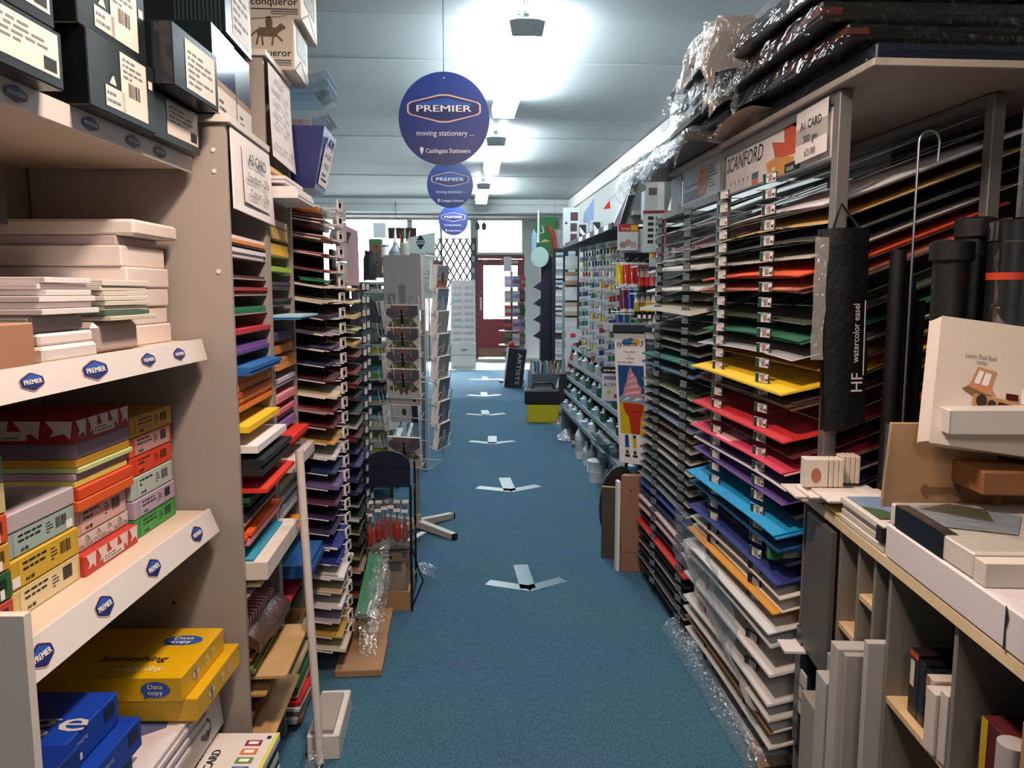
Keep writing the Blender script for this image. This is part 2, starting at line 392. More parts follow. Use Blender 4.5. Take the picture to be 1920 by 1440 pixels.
MB().box((x0 + .03, YF + .015, 1.02), (x0 + .07, YF + .03, 1.30), mat('#e5d9c9', .3)).lathe((x0 + .05, YF + .03, 1.42), [(.02, 0), (.02, .02), (.008, .03)], CHROME, 10, (0, -1, 0)).build('door_handle', leaf)
MB().box((x1 - .36, YF - .01, 2.00), (x1 - .1, YF + .03, 2.06), mat('#d9c8a0', .4)).tube([(x1 - .2, YF + .0, 2.06), (x1 - .35, YF - .06, 2.09), (x1 - .5, YF + .0, 2.1)], .008, STEEL).build('door_closer', leaf)
MB().box((x0 + .1, YF - .0, 2.06), (x0 + .18, YF + .03, 2.09), WHITE).build('latch', leaf)
# pavement outside
struct('ground_outside', MB().box((-12, YF + .3, -.12), (12, 30, -.03), mat('#c9c9c6', .8, var=.06, scale=2)))
struct('wall_opposite', MB().box((-30, 27, -.1), (30, 28, 7.5), mat('#4e4a48', .9, var=.3, scale=3)))
# folding lattice gate inside the window
g = thing('lattice_gate', 'grey folding lattice security gate behind the window left of the door', 'gate', (-.05, 15.95, 0))
GM = mat('#4a4e52', .6)
gx0, gx1, gz0, gz1 = -.55, .40, 1.42, 2.50; n = 0
pz = .24; px_ = .135
bars = []
cx = gx0 - (gz1 - gz0) * px_ / pz
while cx < gx1:
    for sgn in (1, -1):
        a0, b0 = (cx, gz0), (cx + (gz1 - gz0) * px_ / pz, gz1)
        if sgn < 0: a0, b0 = (cx, gz1), (cx + (gz1 - gz0) * px_ / pz, gz0)
        t0 = max(0, (gx0 - a0[0]) / (b0[0] - a0[0])); t1 = min(1, (gx1 - a0[0]) / (b0[0] - a0[0]))
        if t1 - t0 > .05:
            P = lambda q: V(a0[0] + (b0[0] - a0[0]) * q, 15.95 + .008 * sgn, a0[1] + (b0[1] - a0[1]) * q)
            p0, p1 = P(t0), P(t1); d = (p1 - p0).normalized(); s_ = d.cross(Y_) * .032
            MB().obox(p0 - s_ * .5, s_, (0, .006, 0), p1 - p0, GM).build('lattice_bar', g)
    cx += px_
MB().box((gx0 - .02, 15.94, 0), (gx0 + .01, 15.97, 2.5), GM).build('gate_post', g); MB().box((gx1 - .01, 15.94, 0), (gx1 + .02, 15.97, 2.5), GM).build('gate_post', g)

# ceiling lights: a bracket, a steel spine, end caps and the glowing diffuser
DIFF = emit('#eefaff', TUBE_EMIT, 'fluorescent_diffuser'); DIFF_S = emit('#eefaff', TUBE_EMIT * 5.5, 'fluorescent_diffuser_side')
def fixture(y0, y1, x0, x1, label, cap=True):
    t = thing('strip_light', label, 'ceiling light', ((x0 + x1) / 2, (y0 + y1) / 2, 2.86), 'fluorescent strip lights')
    u = V(x1 - x0, y1 - y0, 0); L = u.length; u.normalize(); s_ = V(u.y, -u.x, 0); o = V(x0, y0, 2.88)
    sec = [(-.10, .075), (-.085, .0), (.085, .0), (.10, .075), (.06, .085), (-.06, .085)]
    A = [o + u * .03 + s_ * a + Z_ * b for a, b in sec]; B = [o + u * (L - .03) + s_ * a + Z_ * b for a, b in sec]
    k = len(A); mb = MB()
    for i in range(k): mb.faces([A[i], A[(i + 1) % k], B[(i + 1) % k], B[i]], [(0, 1, 2, 3)], DIFF if i == 1 else DIFF_S)
    mb.build('diffuser', t)
    for q in (0, L - .03):
        MB().prism([(a * 1.04, b * 1.04 - .002) for a, b in sec], o + u * q, s_, Z_, -.03, mat('#a9b2b5', .5)).build('end_cap', t)
    MB().obox(o + u * .02 - s_ * .045 + Z_ * .085, s_ * .09, u * (L - .04), Z_ * .03, FRAME).build('spine', t)
    for q in (.12, L - .2):
        MB().obox(o + u * q - s_ * .05 + Z_ * .115, s_ * .10, u * .05, Z_ * .04, mat('#9aa3a6', .5)).obox(o + u * q - s_ * .02 + Z_ * .150, s_ * .04, u * .05, Z_ * .03, STEEL).build('bracket', t)
    return t
fixture(4.66, 6.85, .425, .42, 'bright fluorescent strip light nearest the camera, behind the big hanging disc')
fixture(8.05, 10.0, .42, .46, 'bright fluorescent strip light in the middle of the row of three')
fixture(11.4, 13.3, .41, .44, 'bright fluorescent strip light farthest away, close to the shopfront beam')
c = MB(); c.tube([(.40, -1.5, 3.035), (.41, 4.78, 3.035)], .014, mat('#9da3a4', .5), 8)
tag(c.build('ceiling_conduit'), 'thin grey cable conduit along the ceiling leading to the nearest strip light', 'conduit')
c = MB(); c.tube([(-1.6, 13.97, 2.99), (-.9, 13.97, 2.995), (.3, 13.97, 2.992), (1.9, 13.97, 2.99)], .007, FRAME, 5).tube([(-1.05, 13.97, 2.995), (-1.05, 13.96, 2.7), (-.6, 14.3, 2.62), (-.3, 14.6, 2.5)], .006, DARKWIRE, 5)
tag(c.build('wall_cable'), 'thin cable clipped along the pale beam above the shopfront', 'cable')
# hanging discs
def pen_nib(mb, o, u, v, s, mt):
    mb.shape([(-.35 * s, .55 * s), (-.35 * s, .1 * s), (0, -.75 * s), (.35 * s, .1 * s), (.35 * s, .55 * s), (.2 * s, .75 * s), (-.2 * s, .75 * s)], o, u, v, mt, .001)
    mb.disc(o, u, v, .09 * s, .09 * s, LOGO_BLUE, 8, .0014)
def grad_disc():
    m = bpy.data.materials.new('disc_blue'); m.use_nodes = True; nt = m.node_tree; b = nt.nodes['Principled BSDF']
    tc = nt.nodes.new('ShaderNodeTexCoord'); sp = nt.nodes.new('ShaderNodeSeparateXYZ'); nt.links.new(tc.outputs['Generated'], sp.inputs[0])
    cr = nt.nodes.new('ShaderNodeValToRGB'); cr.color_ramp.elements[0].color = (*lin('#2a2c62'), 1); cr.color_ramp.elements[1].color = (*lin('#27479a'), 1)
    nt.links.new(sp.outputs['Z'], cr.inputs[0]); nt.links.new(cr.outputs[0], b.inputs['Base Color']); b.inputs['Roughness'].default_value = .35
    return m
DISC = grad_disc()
def hanging_disc(x, yy, z, r, rz, ztop, label):
    t = thing('hanging_disc_sign', label, 'sign', (x, yy, z), 'round blue signs hanging from the ceiling')
    u = V(math.cos(rz), math.sin(rz), 0)
    n_ = 48
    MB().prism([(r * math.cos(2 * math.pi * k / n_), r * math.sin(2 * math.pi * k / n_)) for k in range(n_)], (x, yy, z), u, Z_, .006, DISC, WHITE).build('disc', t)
    o = V(x, yy, z)
    mb = MB(); premier(mb, o + Z_ * r * .22, u, Z_, r * 1.62, r * .60); mb.build('badge', t)
    mb = MB(); mb.text('moving stationery ...', o - Z_ * r * .36 + u * r * .02, u, Z_, r * .17, PAPER, width=r * 1.26)
    mb.text('Castlegate Stationers', o - Z_ * r * .73 + u * r * .08, u, Z_, r * .14, PAPER, width=r * .98, bold=.01)
    pen_nib(mb, o - Z_ * r * .69 - u * r * .50, u, Z_, r * .11, PAPER); mb.disc(o + Z_ * r * .87, u, Z_, r * .018, r * .018, PAPER, 10, .001)
    mb.build('lettering', t)
    MB().tube([o + Z_ * r * .87, V(x, yy, ztop)], .0022, mat('#3a3f45', .5), 5).build('hanging_wire', t)
hanging_disc(-.052, 4.0, 2.264, .228, -.05, ZC, 'largest round navy sign hanging nearest from a thin wire')
hanging_disc(-.048, 7.7, 2.444, .226, -.02, ZC, 'middle round blue sign hanging just under the largest disc')
hanging_disc(-.032, 12.3, 2.52, .232, .02, ZC, 'smallest and farthest round blue sign hanging near the shopfront')
# taped arrows on the carpet
TAPE = mat('#b6c8cc', .35, var=.12, scale=60); TAPE_W = mat('#5f7f8c', .3, var=.25, scale=60)
def arrow(x, yy, s, mt, label, rz=0.):
    t = thing('floor_arrow', label, 'floor marking', (x, yy, 0), 'tape arrows on the carpet'); t.rotation_euler = (0, 0, rz)
    def strip(a, b, w, nm):
        a = V(*a, .0015); b = V(*b, .0015); d = (b - a).normalized(); q = V(-d.y, d.x, 0) * w / 2
        MB().poly([a - q, a + q, b + q, b - q][::-1], mt).build(nm, t, local=True)
    strip((0, .52 * s), (0, 0), .12 * s, 'arrow_shaft'); strip((-.30 * s, .16 * s), (.03 * s, -.01 * s), .11 * s, 'arrow_barb'); strip((.30 * s, .16 * s), (-.01 * s, -.01 * s), .11 * s, 'arrow_barb')
arrow(.33, 3.50, .62, TAPE_W, 'faint worn tape arrow on the carpet, nearest the camera', .03)
arrow(.37, 5.32, .74, TAPE, 'bright white tape arrow beyond the worn one on the carpet', .04)
arrow(.325, 7.05, .70, TAPE, 'white tape arrow third along the carpet aisle', -.05)
arrow(.335, 8.70, .74, TAPE, 'white tape arrow fourth along the carpet aisle', .02)
arrow(.375, 10.35, .74, TAPE, 'white tape arrow fifth along the carpet aisle')
arrow(.46, 12.3, .8, TAPE, 'white tape arrow farthest away, near the entrance floor')
# ------------------------------------------------------------------ tiered wire card racks
def tray_mesh(y0, y1, depth, slope, sg, wm, r=.0022):
    mb = MB(); zb = slope * depth; xb = sg * depth
    mb.tube([(0, y0, 0), (0, y1, 0)], r, wm, 5).tube([(xb, y0, zb), (xb, y1, zb)], r, wm, 4)
    for yy in (y0 + .004, y1 - .004): mb.tube([(0, yy, 0), (xb, yy, zb)], r, wm, 4)
    n = 4
    for k in range(1, n):
        yy = y0 + (y1 - y0) * k / n
        mb.tube([(-sg * .05, yy, .0), (0, yy, 0), (xb, yy, zb)], r * .8, wm, 4)
    return mb.mesh('tray')
def link(name, me, parent, loc=(0, 0, 0)):
    o = bpy.data.objects.new(name, me); COL.objects.link(o); o.parent = parent; o.location = loc; return o
def wire_rack(label, xf, y0, y1, zs, depth, slope, sg, pm, wm, tags, tag_me, ztop, pw=.03, zlow=0., tagx=.09, front=True):
    t = thing('card_rack', label, 'rack', (xf, (y0 + y1) / 2, 0))
    for yy in (y0 - pw / 2, y1 + pw / 2):
        for xx, zz in ((xf, ztop), (xf + sg * depth * .96, ztop))[0 if front else 1:]:
            MB().box((xx - pw / 2, yy - pw / 2, zlow), (xx + pw / 2, yy + pw / 2, zz), pm).build('post', t, bevel=.002)
    for xx in (xf, xf + sg * depth * .96)[0 if front else 1:]:
        MB().box((xx - pw / 2, y0, ztop - .025), (xx + pw / 2, y1, ztop), pm).build('cross_rail', t)
        MB().box((xx - pw / 2, y0, .04 + zlow), (xx + pw / 2, y1, .07 + zlow), pm).build('cross_rail', t)
    yc = (y0 + y1) / 2
    me = tray_mesh(y0 - yc, y1 - yc, depth, slope, sg, wm)
    for z in zs:
        tr = link('tray', me, t, (0, 0, z))
        for ty in tags:
            q = link('price_tag', tag_me[0] if z > tag_me[2] else tag_me[1], tr, (-sg * tagx, ty - yc, -slope * .3 * tagx + .004)); q.rotation_euler = (0, 0, .22 * sg)
    return t
def tag_mesh(sg, w, h, frame, fields, back):
    """clip-on ticket facing the aisle (towards -sg x); fields = (x0,y0,x1,y1,mat) as fractions"""
    mb = MB(); mb.box((-.002 * sg, -w / 2, 0), (.002 * sg, w / 2, h), back)
    u = V(0, -1, 0) if sg > 0 else V(0, 1, 0); o = V(-.0021 * sg, 0, 0)
    for x0, y0, x1, y1, mt in fields: mb.rect(o, u, Z_, (x0 - .5) * w, y0 * h, (x1 - .5) * w, y1 * h, mt, .0006)
    pts = [V(-.003 * sg, -w / 2, .0), V(-.003 * sg, -w / 2, h), V(-.003 * sg, w / 2, h), V(-.003 * sg, w / 2, 0)]
    mb.tube(pts, .0016, frame, 4)
    mb.box((0, -w / 2, -.001), (.02 * sg, -w / 2 + .004, .002), frame)
    return mb.mesh('price_tag')
def sheet_mb(xf, sg, y0, y1, z, slope, depth, prot, hexc, th, hex2=None, sag=1., skew=0., rough=.75, wav=0., seed=0):
    mt = mat(hexc, rough, var=.03, scale=8); m2 = mat(hex2, .8, var=.03) if hex2 else None
    ph = seed * 1.7
    def fn(a, b):
        d = b * depth - prot
        yy = y0 + (y1 - y0) * a + skew * (1 - b)
        zz = z + slope * max(d, 0.) + .16 * slope * min(d, 0.)
        t = max(0., -d - .0)
        e = abs(a - .5) * 2
        zz -= sag * (.9 * t * t + .005 * e ** 2.5 * (1 - b) ** 2)
        zz += wav * math.sin(5 * a + ph) * (1 - b)
        return (xf + sg * d, yy, zz)
    mb = MB(); mb.grid(fn, 8, 4, mt, th=th, mt2=m2)
    if sg > 0: mb.f = [f[::-1] for f in mb.f]
    return mb
def card_stack(xf, sg, y0, y1, z, slope, depth, layers, label, group, sag=1., seed=0):
    """layers: (colour, thickness, protrusion[, edge colour]); bottom layer first"""
    rnd = random.Random(seed * 31 + 5)
    t = thing('card_stack', label, 'card', (xf, (y0 + y1) / 2, z), group)
    zz = z + .003
    for k, L in enumerate(layers):
        hexc, th, prot = L[0], L[1], L[2]; h2 = L[3] if len(L) > 3 else None
        zz += th + .0006
        sheet_mb(xf, sg, y0 + rnd.uniform(-.004, .006), y1 + rnd.uniform(-.006, .004), zz, slope, depth, prot, hexc, th, h2, sag, rnd.uniform(-.008, .008), wav=.0025, seed=seed + k).build('sheet', t)
    return t
tg = mat('#1d4f3c', .4); tor = mat('#d8642c', .4); tpk = mat('#e8b9a4', .5); tnv = mat('#1a1f3c', .4); tgy = mat('#9ea1a2', .4)
A_TAG = tag_mesh(1, .060, .027, CHROME, [(.02, .05, .24, .95, tg), (.24, .05, .98, .95, PAPER), (.40, .15, .72, .85, tor), (.76, .2, .94, .5, INK), (.28, .55, .37, .8, GREYINK)], mat('#3a3c3c', .4))
A_TAG2 = tag_mesh(1, .060, .027, DARKWIRE, [(.02, .05, .35, .95, tnv), (.35, .05, .98, .95, tgy)], mat('#2a2c30', .4))
B_TAG = tag_mesh(1, .046, .024, STEEL, [(.03, .05, .97, .95, mat('#7d8488', .4)), (.5, .25, .85, .75, INK), (.60, .38, .75, .62, PAPER)], mat('#3a3c3c', .4))
# tall A1 rack
AX, AY0, AY1, AD, ASL = .976, 1.955, 2.765, .42, .37
az = [1.712 - .0436 * i for i in range(38)]
rackA = wire_rack('tall A1 coloured card rack with slanting wire trays and grey steel posts', AX, AY0, AY1, az, AD, ASL, 1, GREYMET, CHROME, (2.16, 2.54), (A_TAG, A_TAG2, .60), 1.902, .034)
B_ = '#141416'
A_CARDS = {
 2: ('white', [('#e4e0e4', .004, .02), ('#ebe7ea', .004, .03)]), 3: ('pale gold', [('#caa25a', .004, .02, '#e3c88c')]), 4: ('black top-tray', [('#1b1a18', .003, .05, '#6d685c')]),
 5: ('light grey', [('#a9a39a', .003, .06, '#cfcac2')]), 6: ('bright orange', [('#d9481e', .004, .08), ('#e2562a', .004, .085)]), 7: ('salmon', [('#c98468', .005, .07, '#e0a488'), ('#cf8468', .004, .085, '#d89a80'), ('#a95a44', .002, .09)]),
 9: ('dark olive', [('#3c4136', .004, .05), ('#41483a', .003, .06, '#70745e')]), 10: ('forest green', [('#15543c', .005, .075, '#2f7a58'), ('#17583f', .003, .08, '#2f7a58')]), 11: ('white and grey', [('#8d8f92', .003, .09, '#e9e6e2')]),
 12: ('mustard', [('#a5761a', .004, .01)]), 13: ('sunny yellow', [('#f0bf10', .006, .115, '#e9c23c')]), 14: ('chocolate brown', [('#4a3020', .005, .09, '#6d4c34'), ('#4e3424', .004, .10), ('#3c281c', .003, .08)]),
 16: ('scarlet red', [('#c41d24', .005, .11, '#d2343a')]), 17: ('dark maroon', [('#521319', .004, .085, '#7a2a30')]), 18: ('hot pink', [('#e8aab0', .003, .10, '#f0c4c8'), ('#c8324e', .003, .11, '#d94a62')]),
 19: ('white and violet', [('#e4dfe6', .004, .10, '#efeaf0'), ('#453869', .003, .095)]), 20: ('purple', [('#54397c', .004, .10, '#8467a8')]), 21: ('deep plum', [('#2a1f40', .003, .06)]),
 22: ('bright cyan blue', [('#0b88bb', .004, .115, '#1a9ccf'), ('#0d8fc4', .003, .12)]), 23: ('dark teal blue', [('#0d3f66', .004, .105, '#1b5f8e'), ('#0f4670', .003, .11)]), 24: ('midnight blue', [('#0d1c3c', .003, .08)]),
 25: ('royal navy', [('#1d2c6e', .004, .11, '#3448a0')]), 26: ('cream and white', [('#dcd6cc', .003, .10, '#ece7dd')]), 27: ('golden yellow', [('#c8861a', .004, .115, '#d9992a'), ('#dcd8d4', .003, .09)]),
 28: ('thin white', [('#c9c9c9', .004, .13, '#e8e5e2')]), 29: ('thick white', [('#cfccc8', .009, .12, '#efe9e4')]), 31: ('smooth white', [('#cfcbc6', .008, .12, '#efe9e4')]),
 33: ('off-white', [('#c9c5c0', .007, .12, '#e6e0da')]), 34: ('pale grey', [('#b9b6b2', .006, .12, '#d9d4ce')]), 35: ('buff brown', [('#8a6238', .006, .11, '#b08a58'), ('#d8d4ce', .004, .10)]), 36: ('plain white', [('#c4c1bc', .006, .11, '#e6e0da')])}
for i, (nm, L) in A_CARDS.items():
    card_stack(AX, 1, AY0 + .006, AY1 - .002, az[i], ASL, .56, L, f'{nm} card on the {ORD[i]} tray of the tall A1 rack', 'coloured card sheets in the tall A1 rack', seed=i)
MB().box((1.60, 1.20, 0), (1.612, 2.80, 1.904), mat('#1a1816', .7)).build('back_panel', rackA)  # added dark sheet standing for the unlit space behind the rack
# mountboard rack behind it
BX, BY0, BY1 = .976, 2.83, 3.655
bz = [1.70 - .0415 * i for i in range(40)]
rackB = wire_rack('mountboard rack with slanting wire trays standing beyond the A1 card rack', BX, BY0, BY1, bz, AD, ASL, 1, mat('#6a6c6e', .45, metal=.5), STEEL, (2.93, 3.34), (B_TAG, B_TAG, 0), 1.76, .03)
Wd = '#ddd8d0'
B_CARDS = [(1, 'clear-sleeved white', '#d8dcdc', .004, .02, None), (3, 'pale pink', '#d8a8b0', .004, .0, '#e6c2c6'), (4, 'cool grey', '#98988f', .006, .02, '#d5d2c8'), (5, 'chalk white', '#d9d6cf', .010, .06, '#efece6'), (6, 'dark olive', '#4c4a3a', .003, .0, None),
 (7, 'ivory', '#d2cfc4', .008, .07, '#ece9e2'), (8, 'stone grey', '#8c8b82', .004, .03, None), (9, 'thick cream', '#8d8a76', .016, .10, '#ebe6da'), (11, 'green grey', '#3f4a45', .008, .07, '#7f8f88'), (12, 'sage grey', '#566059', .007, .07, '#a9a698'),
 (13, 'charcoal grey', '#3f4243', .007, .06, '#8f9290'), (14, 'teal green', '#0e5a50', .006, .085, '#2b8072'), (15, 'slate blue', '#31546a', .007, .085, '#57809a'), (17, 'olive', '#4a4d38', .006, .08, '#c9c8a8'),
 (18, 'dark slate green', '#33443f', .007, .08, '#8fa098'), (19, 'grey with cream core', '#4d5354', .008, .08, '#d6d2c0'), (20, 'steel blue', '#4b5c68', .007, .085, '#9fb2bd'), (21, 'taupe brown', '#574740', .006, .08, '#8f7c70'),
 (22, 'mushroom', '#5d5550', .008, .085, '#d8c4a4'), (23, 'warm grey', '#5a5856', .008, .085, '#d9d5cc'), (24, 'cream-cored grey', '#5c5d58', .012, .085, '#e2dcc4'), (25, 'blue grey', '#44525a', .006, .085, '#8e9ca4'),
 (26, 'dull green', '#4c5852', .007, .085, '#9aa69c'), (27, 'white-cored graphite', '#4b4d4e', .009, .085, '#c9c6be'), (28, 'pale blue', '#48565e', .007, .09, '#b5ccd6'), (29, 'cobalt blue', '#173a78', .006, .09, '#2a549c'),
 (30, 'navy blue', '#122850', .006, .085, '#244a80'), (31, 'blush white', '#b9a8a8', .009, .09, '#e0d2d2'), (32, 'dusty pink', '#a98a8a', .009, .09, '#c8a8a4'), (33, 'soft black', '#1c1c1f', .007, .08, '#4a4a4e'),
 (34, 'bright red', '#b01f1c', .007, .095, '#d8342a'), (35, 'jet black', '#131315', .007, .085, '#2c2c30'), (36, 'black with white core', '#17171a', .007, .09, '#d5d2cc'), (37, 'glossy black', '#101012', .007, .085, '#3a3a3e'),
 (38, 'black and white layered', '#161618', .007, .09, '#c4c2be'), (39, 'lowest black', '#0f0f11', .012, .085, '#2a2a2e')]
for i, nm, c, th, pr, e in B_CARDS:
    card_stack(BX, 1, BY0 + .012, BY1 - .012, bz[i], ASL, .55, [(c, th, pr, e)], f'{nm} mountboard on the {ORD[i]} tray of the mountboard rack', 'mountboard sheets in the second rack', seed=i + 60, sag=.8)
# rack headers
hd = thing('rack_header_sign', 'long white printed header with black lettering above the A1 card rack', 'sign', (.97, 2.36, 1.742))
U = V(0, -1, 0)
hp = MB(); hp.box((.966, 1.972, 1.742), (.974, 2.752, 1.898), PAPER); hp.build('board', hd)
o = V(.966, 2.752, 1.742)
mb = MB(); OR1 = mat('#d8542c', .4, var=.06); OR2 = mat('#e09a34', .4, var=.06); LB = mat('#8fb4d8', .4)
mb.text('CANFORD', o + U * .03 + Z_ * .075, U, Z_, .072, INK, 'L', .18, width=.30)
mb.rect(o, U, Z_, .012, .075, .030, .125, mat('#2f5f4c', .4)); mb.rect(o, U, Z_, .017, .085, .026, .115, PAPER, .0008)
mb.shape([(.40, .112), (.49, .095), (.485, .135), (.60, .142), (.60, .05), (.43, .055)], o, U, Z_, OR1)
mb.shape([(.36, .055), (.43, .062), (.56, .045), (.56, .002), (.39, .002)], o, U, Z_, OR2, .0008); mb.disc(o + U * .42 + Z_ * .03, U, Z_, .012, .006, PAPER, 12, .0012)
mb.shape([(.52, .142), (.78, .152), (.78, .12), (.60, .11)], o, U, Z_, LB)
mb.rect(o, U, Z_, .50, .004, .60, .030, INK, .0012); mb.text('DALER', o + U * .515 + Z_ * .009, U, Z_, .016, PAPER, 'L', bold=.02, lift=.0016)
for k in range(5):
    mb.rect(o, U, Z_, .05 + .04 * k, .012, .052 + .04 * k, .030, GREYINK); mb.disc(o + U * (.051 + .04 * k) + Z_ * .034, U, Z_, .005, .005, GREYINK, 8)
mb.rect(o, U, Z_, .245, .022, .30, .042, mat('#2d5a50', .4)); mb.rect(o, U, Z_, .245, .002, .30, .022, tor)
mb.build('lettering', hd)
MB().box((.960, 1.955, 1.738), (.980, 2.77, 1.744), STEEL).build('sign_rail', hd); MB().box((.960, 1.955, 1.897), (.980, 2.77, 1.903), STEEL).build('sign_rail', hd)
sg_ = thing('price_sign', 'white handwritten style A1 card price paper taped on the long header', 'sign', (.955, 2.05, 1.762))
MB().grid(lambda a, b: (.9535 - .001 * b * (1 - b) * 4 - .002 * a, 2.155 - .19 * a, 1.757 + .135 * b + .004 * a), 4, 3, PAPER, th=.0008).build('paper', sg_)
mb = MB(); o = V(.9500, 2.06, 1.752)
mb.text('A1 CARD', o + Z_ * .088, U, Z_, .032, INK, width=.125); mb.text('300 gm', o + Z_ * .052, U, Z_, .028, INK, width=.082); mb.text('£3.00', o + Z_ * .016, U, Z_, .026, INK, width=.062)
mb.build('lettering', sg_)
h2 = thing('rack_header_sign', 'grey white mountboard header with an orange oval sticker', 'sign', (.975, 3.05, 1.752))
MB().box((.97, 2.80, 1.752), (.978, 3.30, 1.912), mat('#b9bdc4', .35)).build('board', h2)
mb = MB(); o = V(.97, 3.30, 1.752); LIL = mat('#5a5878', .5)
mb.rect(o, U, Z_, .02, .022, .27, .062, LIL); mb.text('MOUNTBOARD', o + U * .14 + Z_ * .029, U, Z_, .030, PAPER, width=.23, lift=.001)
mb.text('Mountboard', o + U * .14 + Z_ * .075, U, Z_, .026, INK, width=.21)
mb.disc(o + U * .27 + Z_ * .085, U, Z_, .058, .058, mat('#d9772a', .45), 24, .0014); mb.text('NEW', o + U * .27 + Z_ * .11, U, Z_, .018, RED, lift=.002)
mb.print_lines(o + U * .235 + Z_ * .05, U, Z_, .07, .05, 4, mat('#a8501c', .5), lift=.002)
for k in range(7): mb.rect(o, U, Z_, .345, .125 - .013 * k, .345 + .04 + .02 * ((k * 5) % 4), .131 - .013 * k, LIL)
mb.build('lettering', h2)
pk = thing('clear_display_sleeve', 'pale clear plastic sleeve hanging left of the mountboard header', 'sleeve', (.97, 3.39, 1.74))
MB().box((.968, 3.315, 1.735), (.972, 3.47, 1.90), mat('#8f9aa6', .25, var=.1)).build('sleeve', pk); MB().disc((.968, 3.36, 1.76), U, Z_, .03, .02, mat('#e08a94', .5), 14, .001).build('pink_sticker', pk)

# left racks: white one beside the pigeonholes, black one behind it
C_TAG = tag_mesh(-1, .048, .036, WHITE, [(.08, .1, .92, .9, mat('#c9c2c0', .4)), (.3, .25, .75, .75, tgy)], WHITE)
D_TAG = tag_mesh(-1, .050, .034, DARKWIRE, [(.1, .1, .9, .9, mat('#d8d8d4', .4))], BLACK)
CX, CY0, CY1, CDp, CSL = -.462, 2.70, 2.985, .40, .16
cz = [1.69 - .055 * i for i in range(30)]
rackC = wire_rack('white A4 paper rack with white ticket clips next to the pigeonhole unit', CX, CY0, CY1, cz, CDp, CSL, -1, mat('#c9c4c2', .5), WHITE, (2.86,), (C_TAG, C_TAG, 0), 1.72, .022, tagx=.045, front=False)
MB().box((-.87, 2.998, 0), (-.50, 3.004, 1.70), BLACK).build('side_panel', rackC)  # added black sheet, hides window glare and gives the dark beyond the trays
C_CARDS = [(2, 'beige', [('#c2a68c', .003, .03), ('#b8787a', .002, .025)]), (3, 'coral red', [('#b05050', .004, .02, '#c86a64')]), (4, 'crimson', [('#9a2226', .004, .02)]), (5, 'oatmeal', [('#c0b098', .004, .03, '#d8ccb8')]),
 (6, 'ivory cream', [('#d6c2a4', .004, .02, '#e8dcc4'), ('#e0d0b4', .003, .03)]), (7, 'dark plum', [('#241a30', .014, .02, '#2e2238')]), (8, 'dove grey', [('#8d8486', .004, .03, '#b8b0b0')]), (9, 'patterned violet', [('#6a5f78', .004, .02, '#b8b0ba'), ('#453c60', .004, .03)]),
 (10, 'ink blue', [('#26284a', .004, .02)]), (11, 'burgundy', [('#48181e', .004, .02), ('#4e1a20', .003, .03)]), (12, 'parchment', [('#c8b698', .010, .04, '#e0d2ba')]), (13, 'maroon with pink layers', [('#a06068', .004, .03, '#c89098'), ('#7a2a34', .004, .03, '#b06a72'), ('#561820', .004, .035)]),
 (14, 'wine red', [('#6e4a50', .003, .02, '#a07c80'), ('#5e1218', .004, .03)]), (15, 'old gold', [('#b88a3a', .005, .03, '#c89a4a')]), (16, 'lilac white', [('#c4c0c4', .010, .03, '#e2dce0')]), (17, 'dark blue', [('#182e54', .005, .03)]),
 (18, 'thick mauve', [('#5c4a78', .014, .04, '#6a5888')]), (19, 'mulberry', [('#4e2244', .009, .035, '#6a2e5c')]), (20, 'aubergine', [('#2c1c44', .006, .02, '#43305e')]), (21, 'grape', [('#33244a', .005, .02, '#4c3a64')]),
 (22, 'royal blue', [('#b8b4ba', .006, .03, '#d8d4d8'), ('#1a2c7a', .004, .04)]), (23, 'ultramarine', [('#a8a8b4', .005, .03), ('#1c2e84', .005, .035)]), (24, 'snow white', [('#d8d2d0', .012, .05, '#ece4e0'), ('#c4bec0', .003, .03)]), (25, 'sand', [('#b8a488', .008, .04, '#dccbb0')]),
 (26, 'bright white', [('#d4cecc', .010, .04, '#e8e2e0')]), (27, 'lilac', [('#a496a8', .006, .03, '#c8bcc8')]), (28, 'gold printed', [('#b08a3c', .006, .04, '#caa24e')]), (29, 'natural cream', [('#c8bca6', .012, .05, '#e4dcce')])]
for i, nm, L in C_CARDS:
    card_stack(CX, -1, CY0 + .005, CY1 - .005, cz[i], CSL, .40, L, f'{nm} paper on the {ORD[i]} tray of the white paper rack', 'paper sheets in the white rack', seed=i + 120, sag=.6)
DX, DY0, DY1 = -.432, 3.08, 3.45
dz_ = [1.405 - .055 * i for i in range(25)]
rackD = wire_rack('black wire paper rack standing just beyond the white paper rack', DX, DY0, DY1, dz_, CDp, CSL, -1, BLACK, DARKWIRE, (3.27, 3.42), (D_TAG, D_TAG, 0), 1.43, .022, tagx=.045, front=False)
MB().box((-.85, 3.466, 0), (-.47, 3.472, 1.42), BLACK).build('side_panel', rackD)  # added black sheet, darkens the view past the far side of this rack
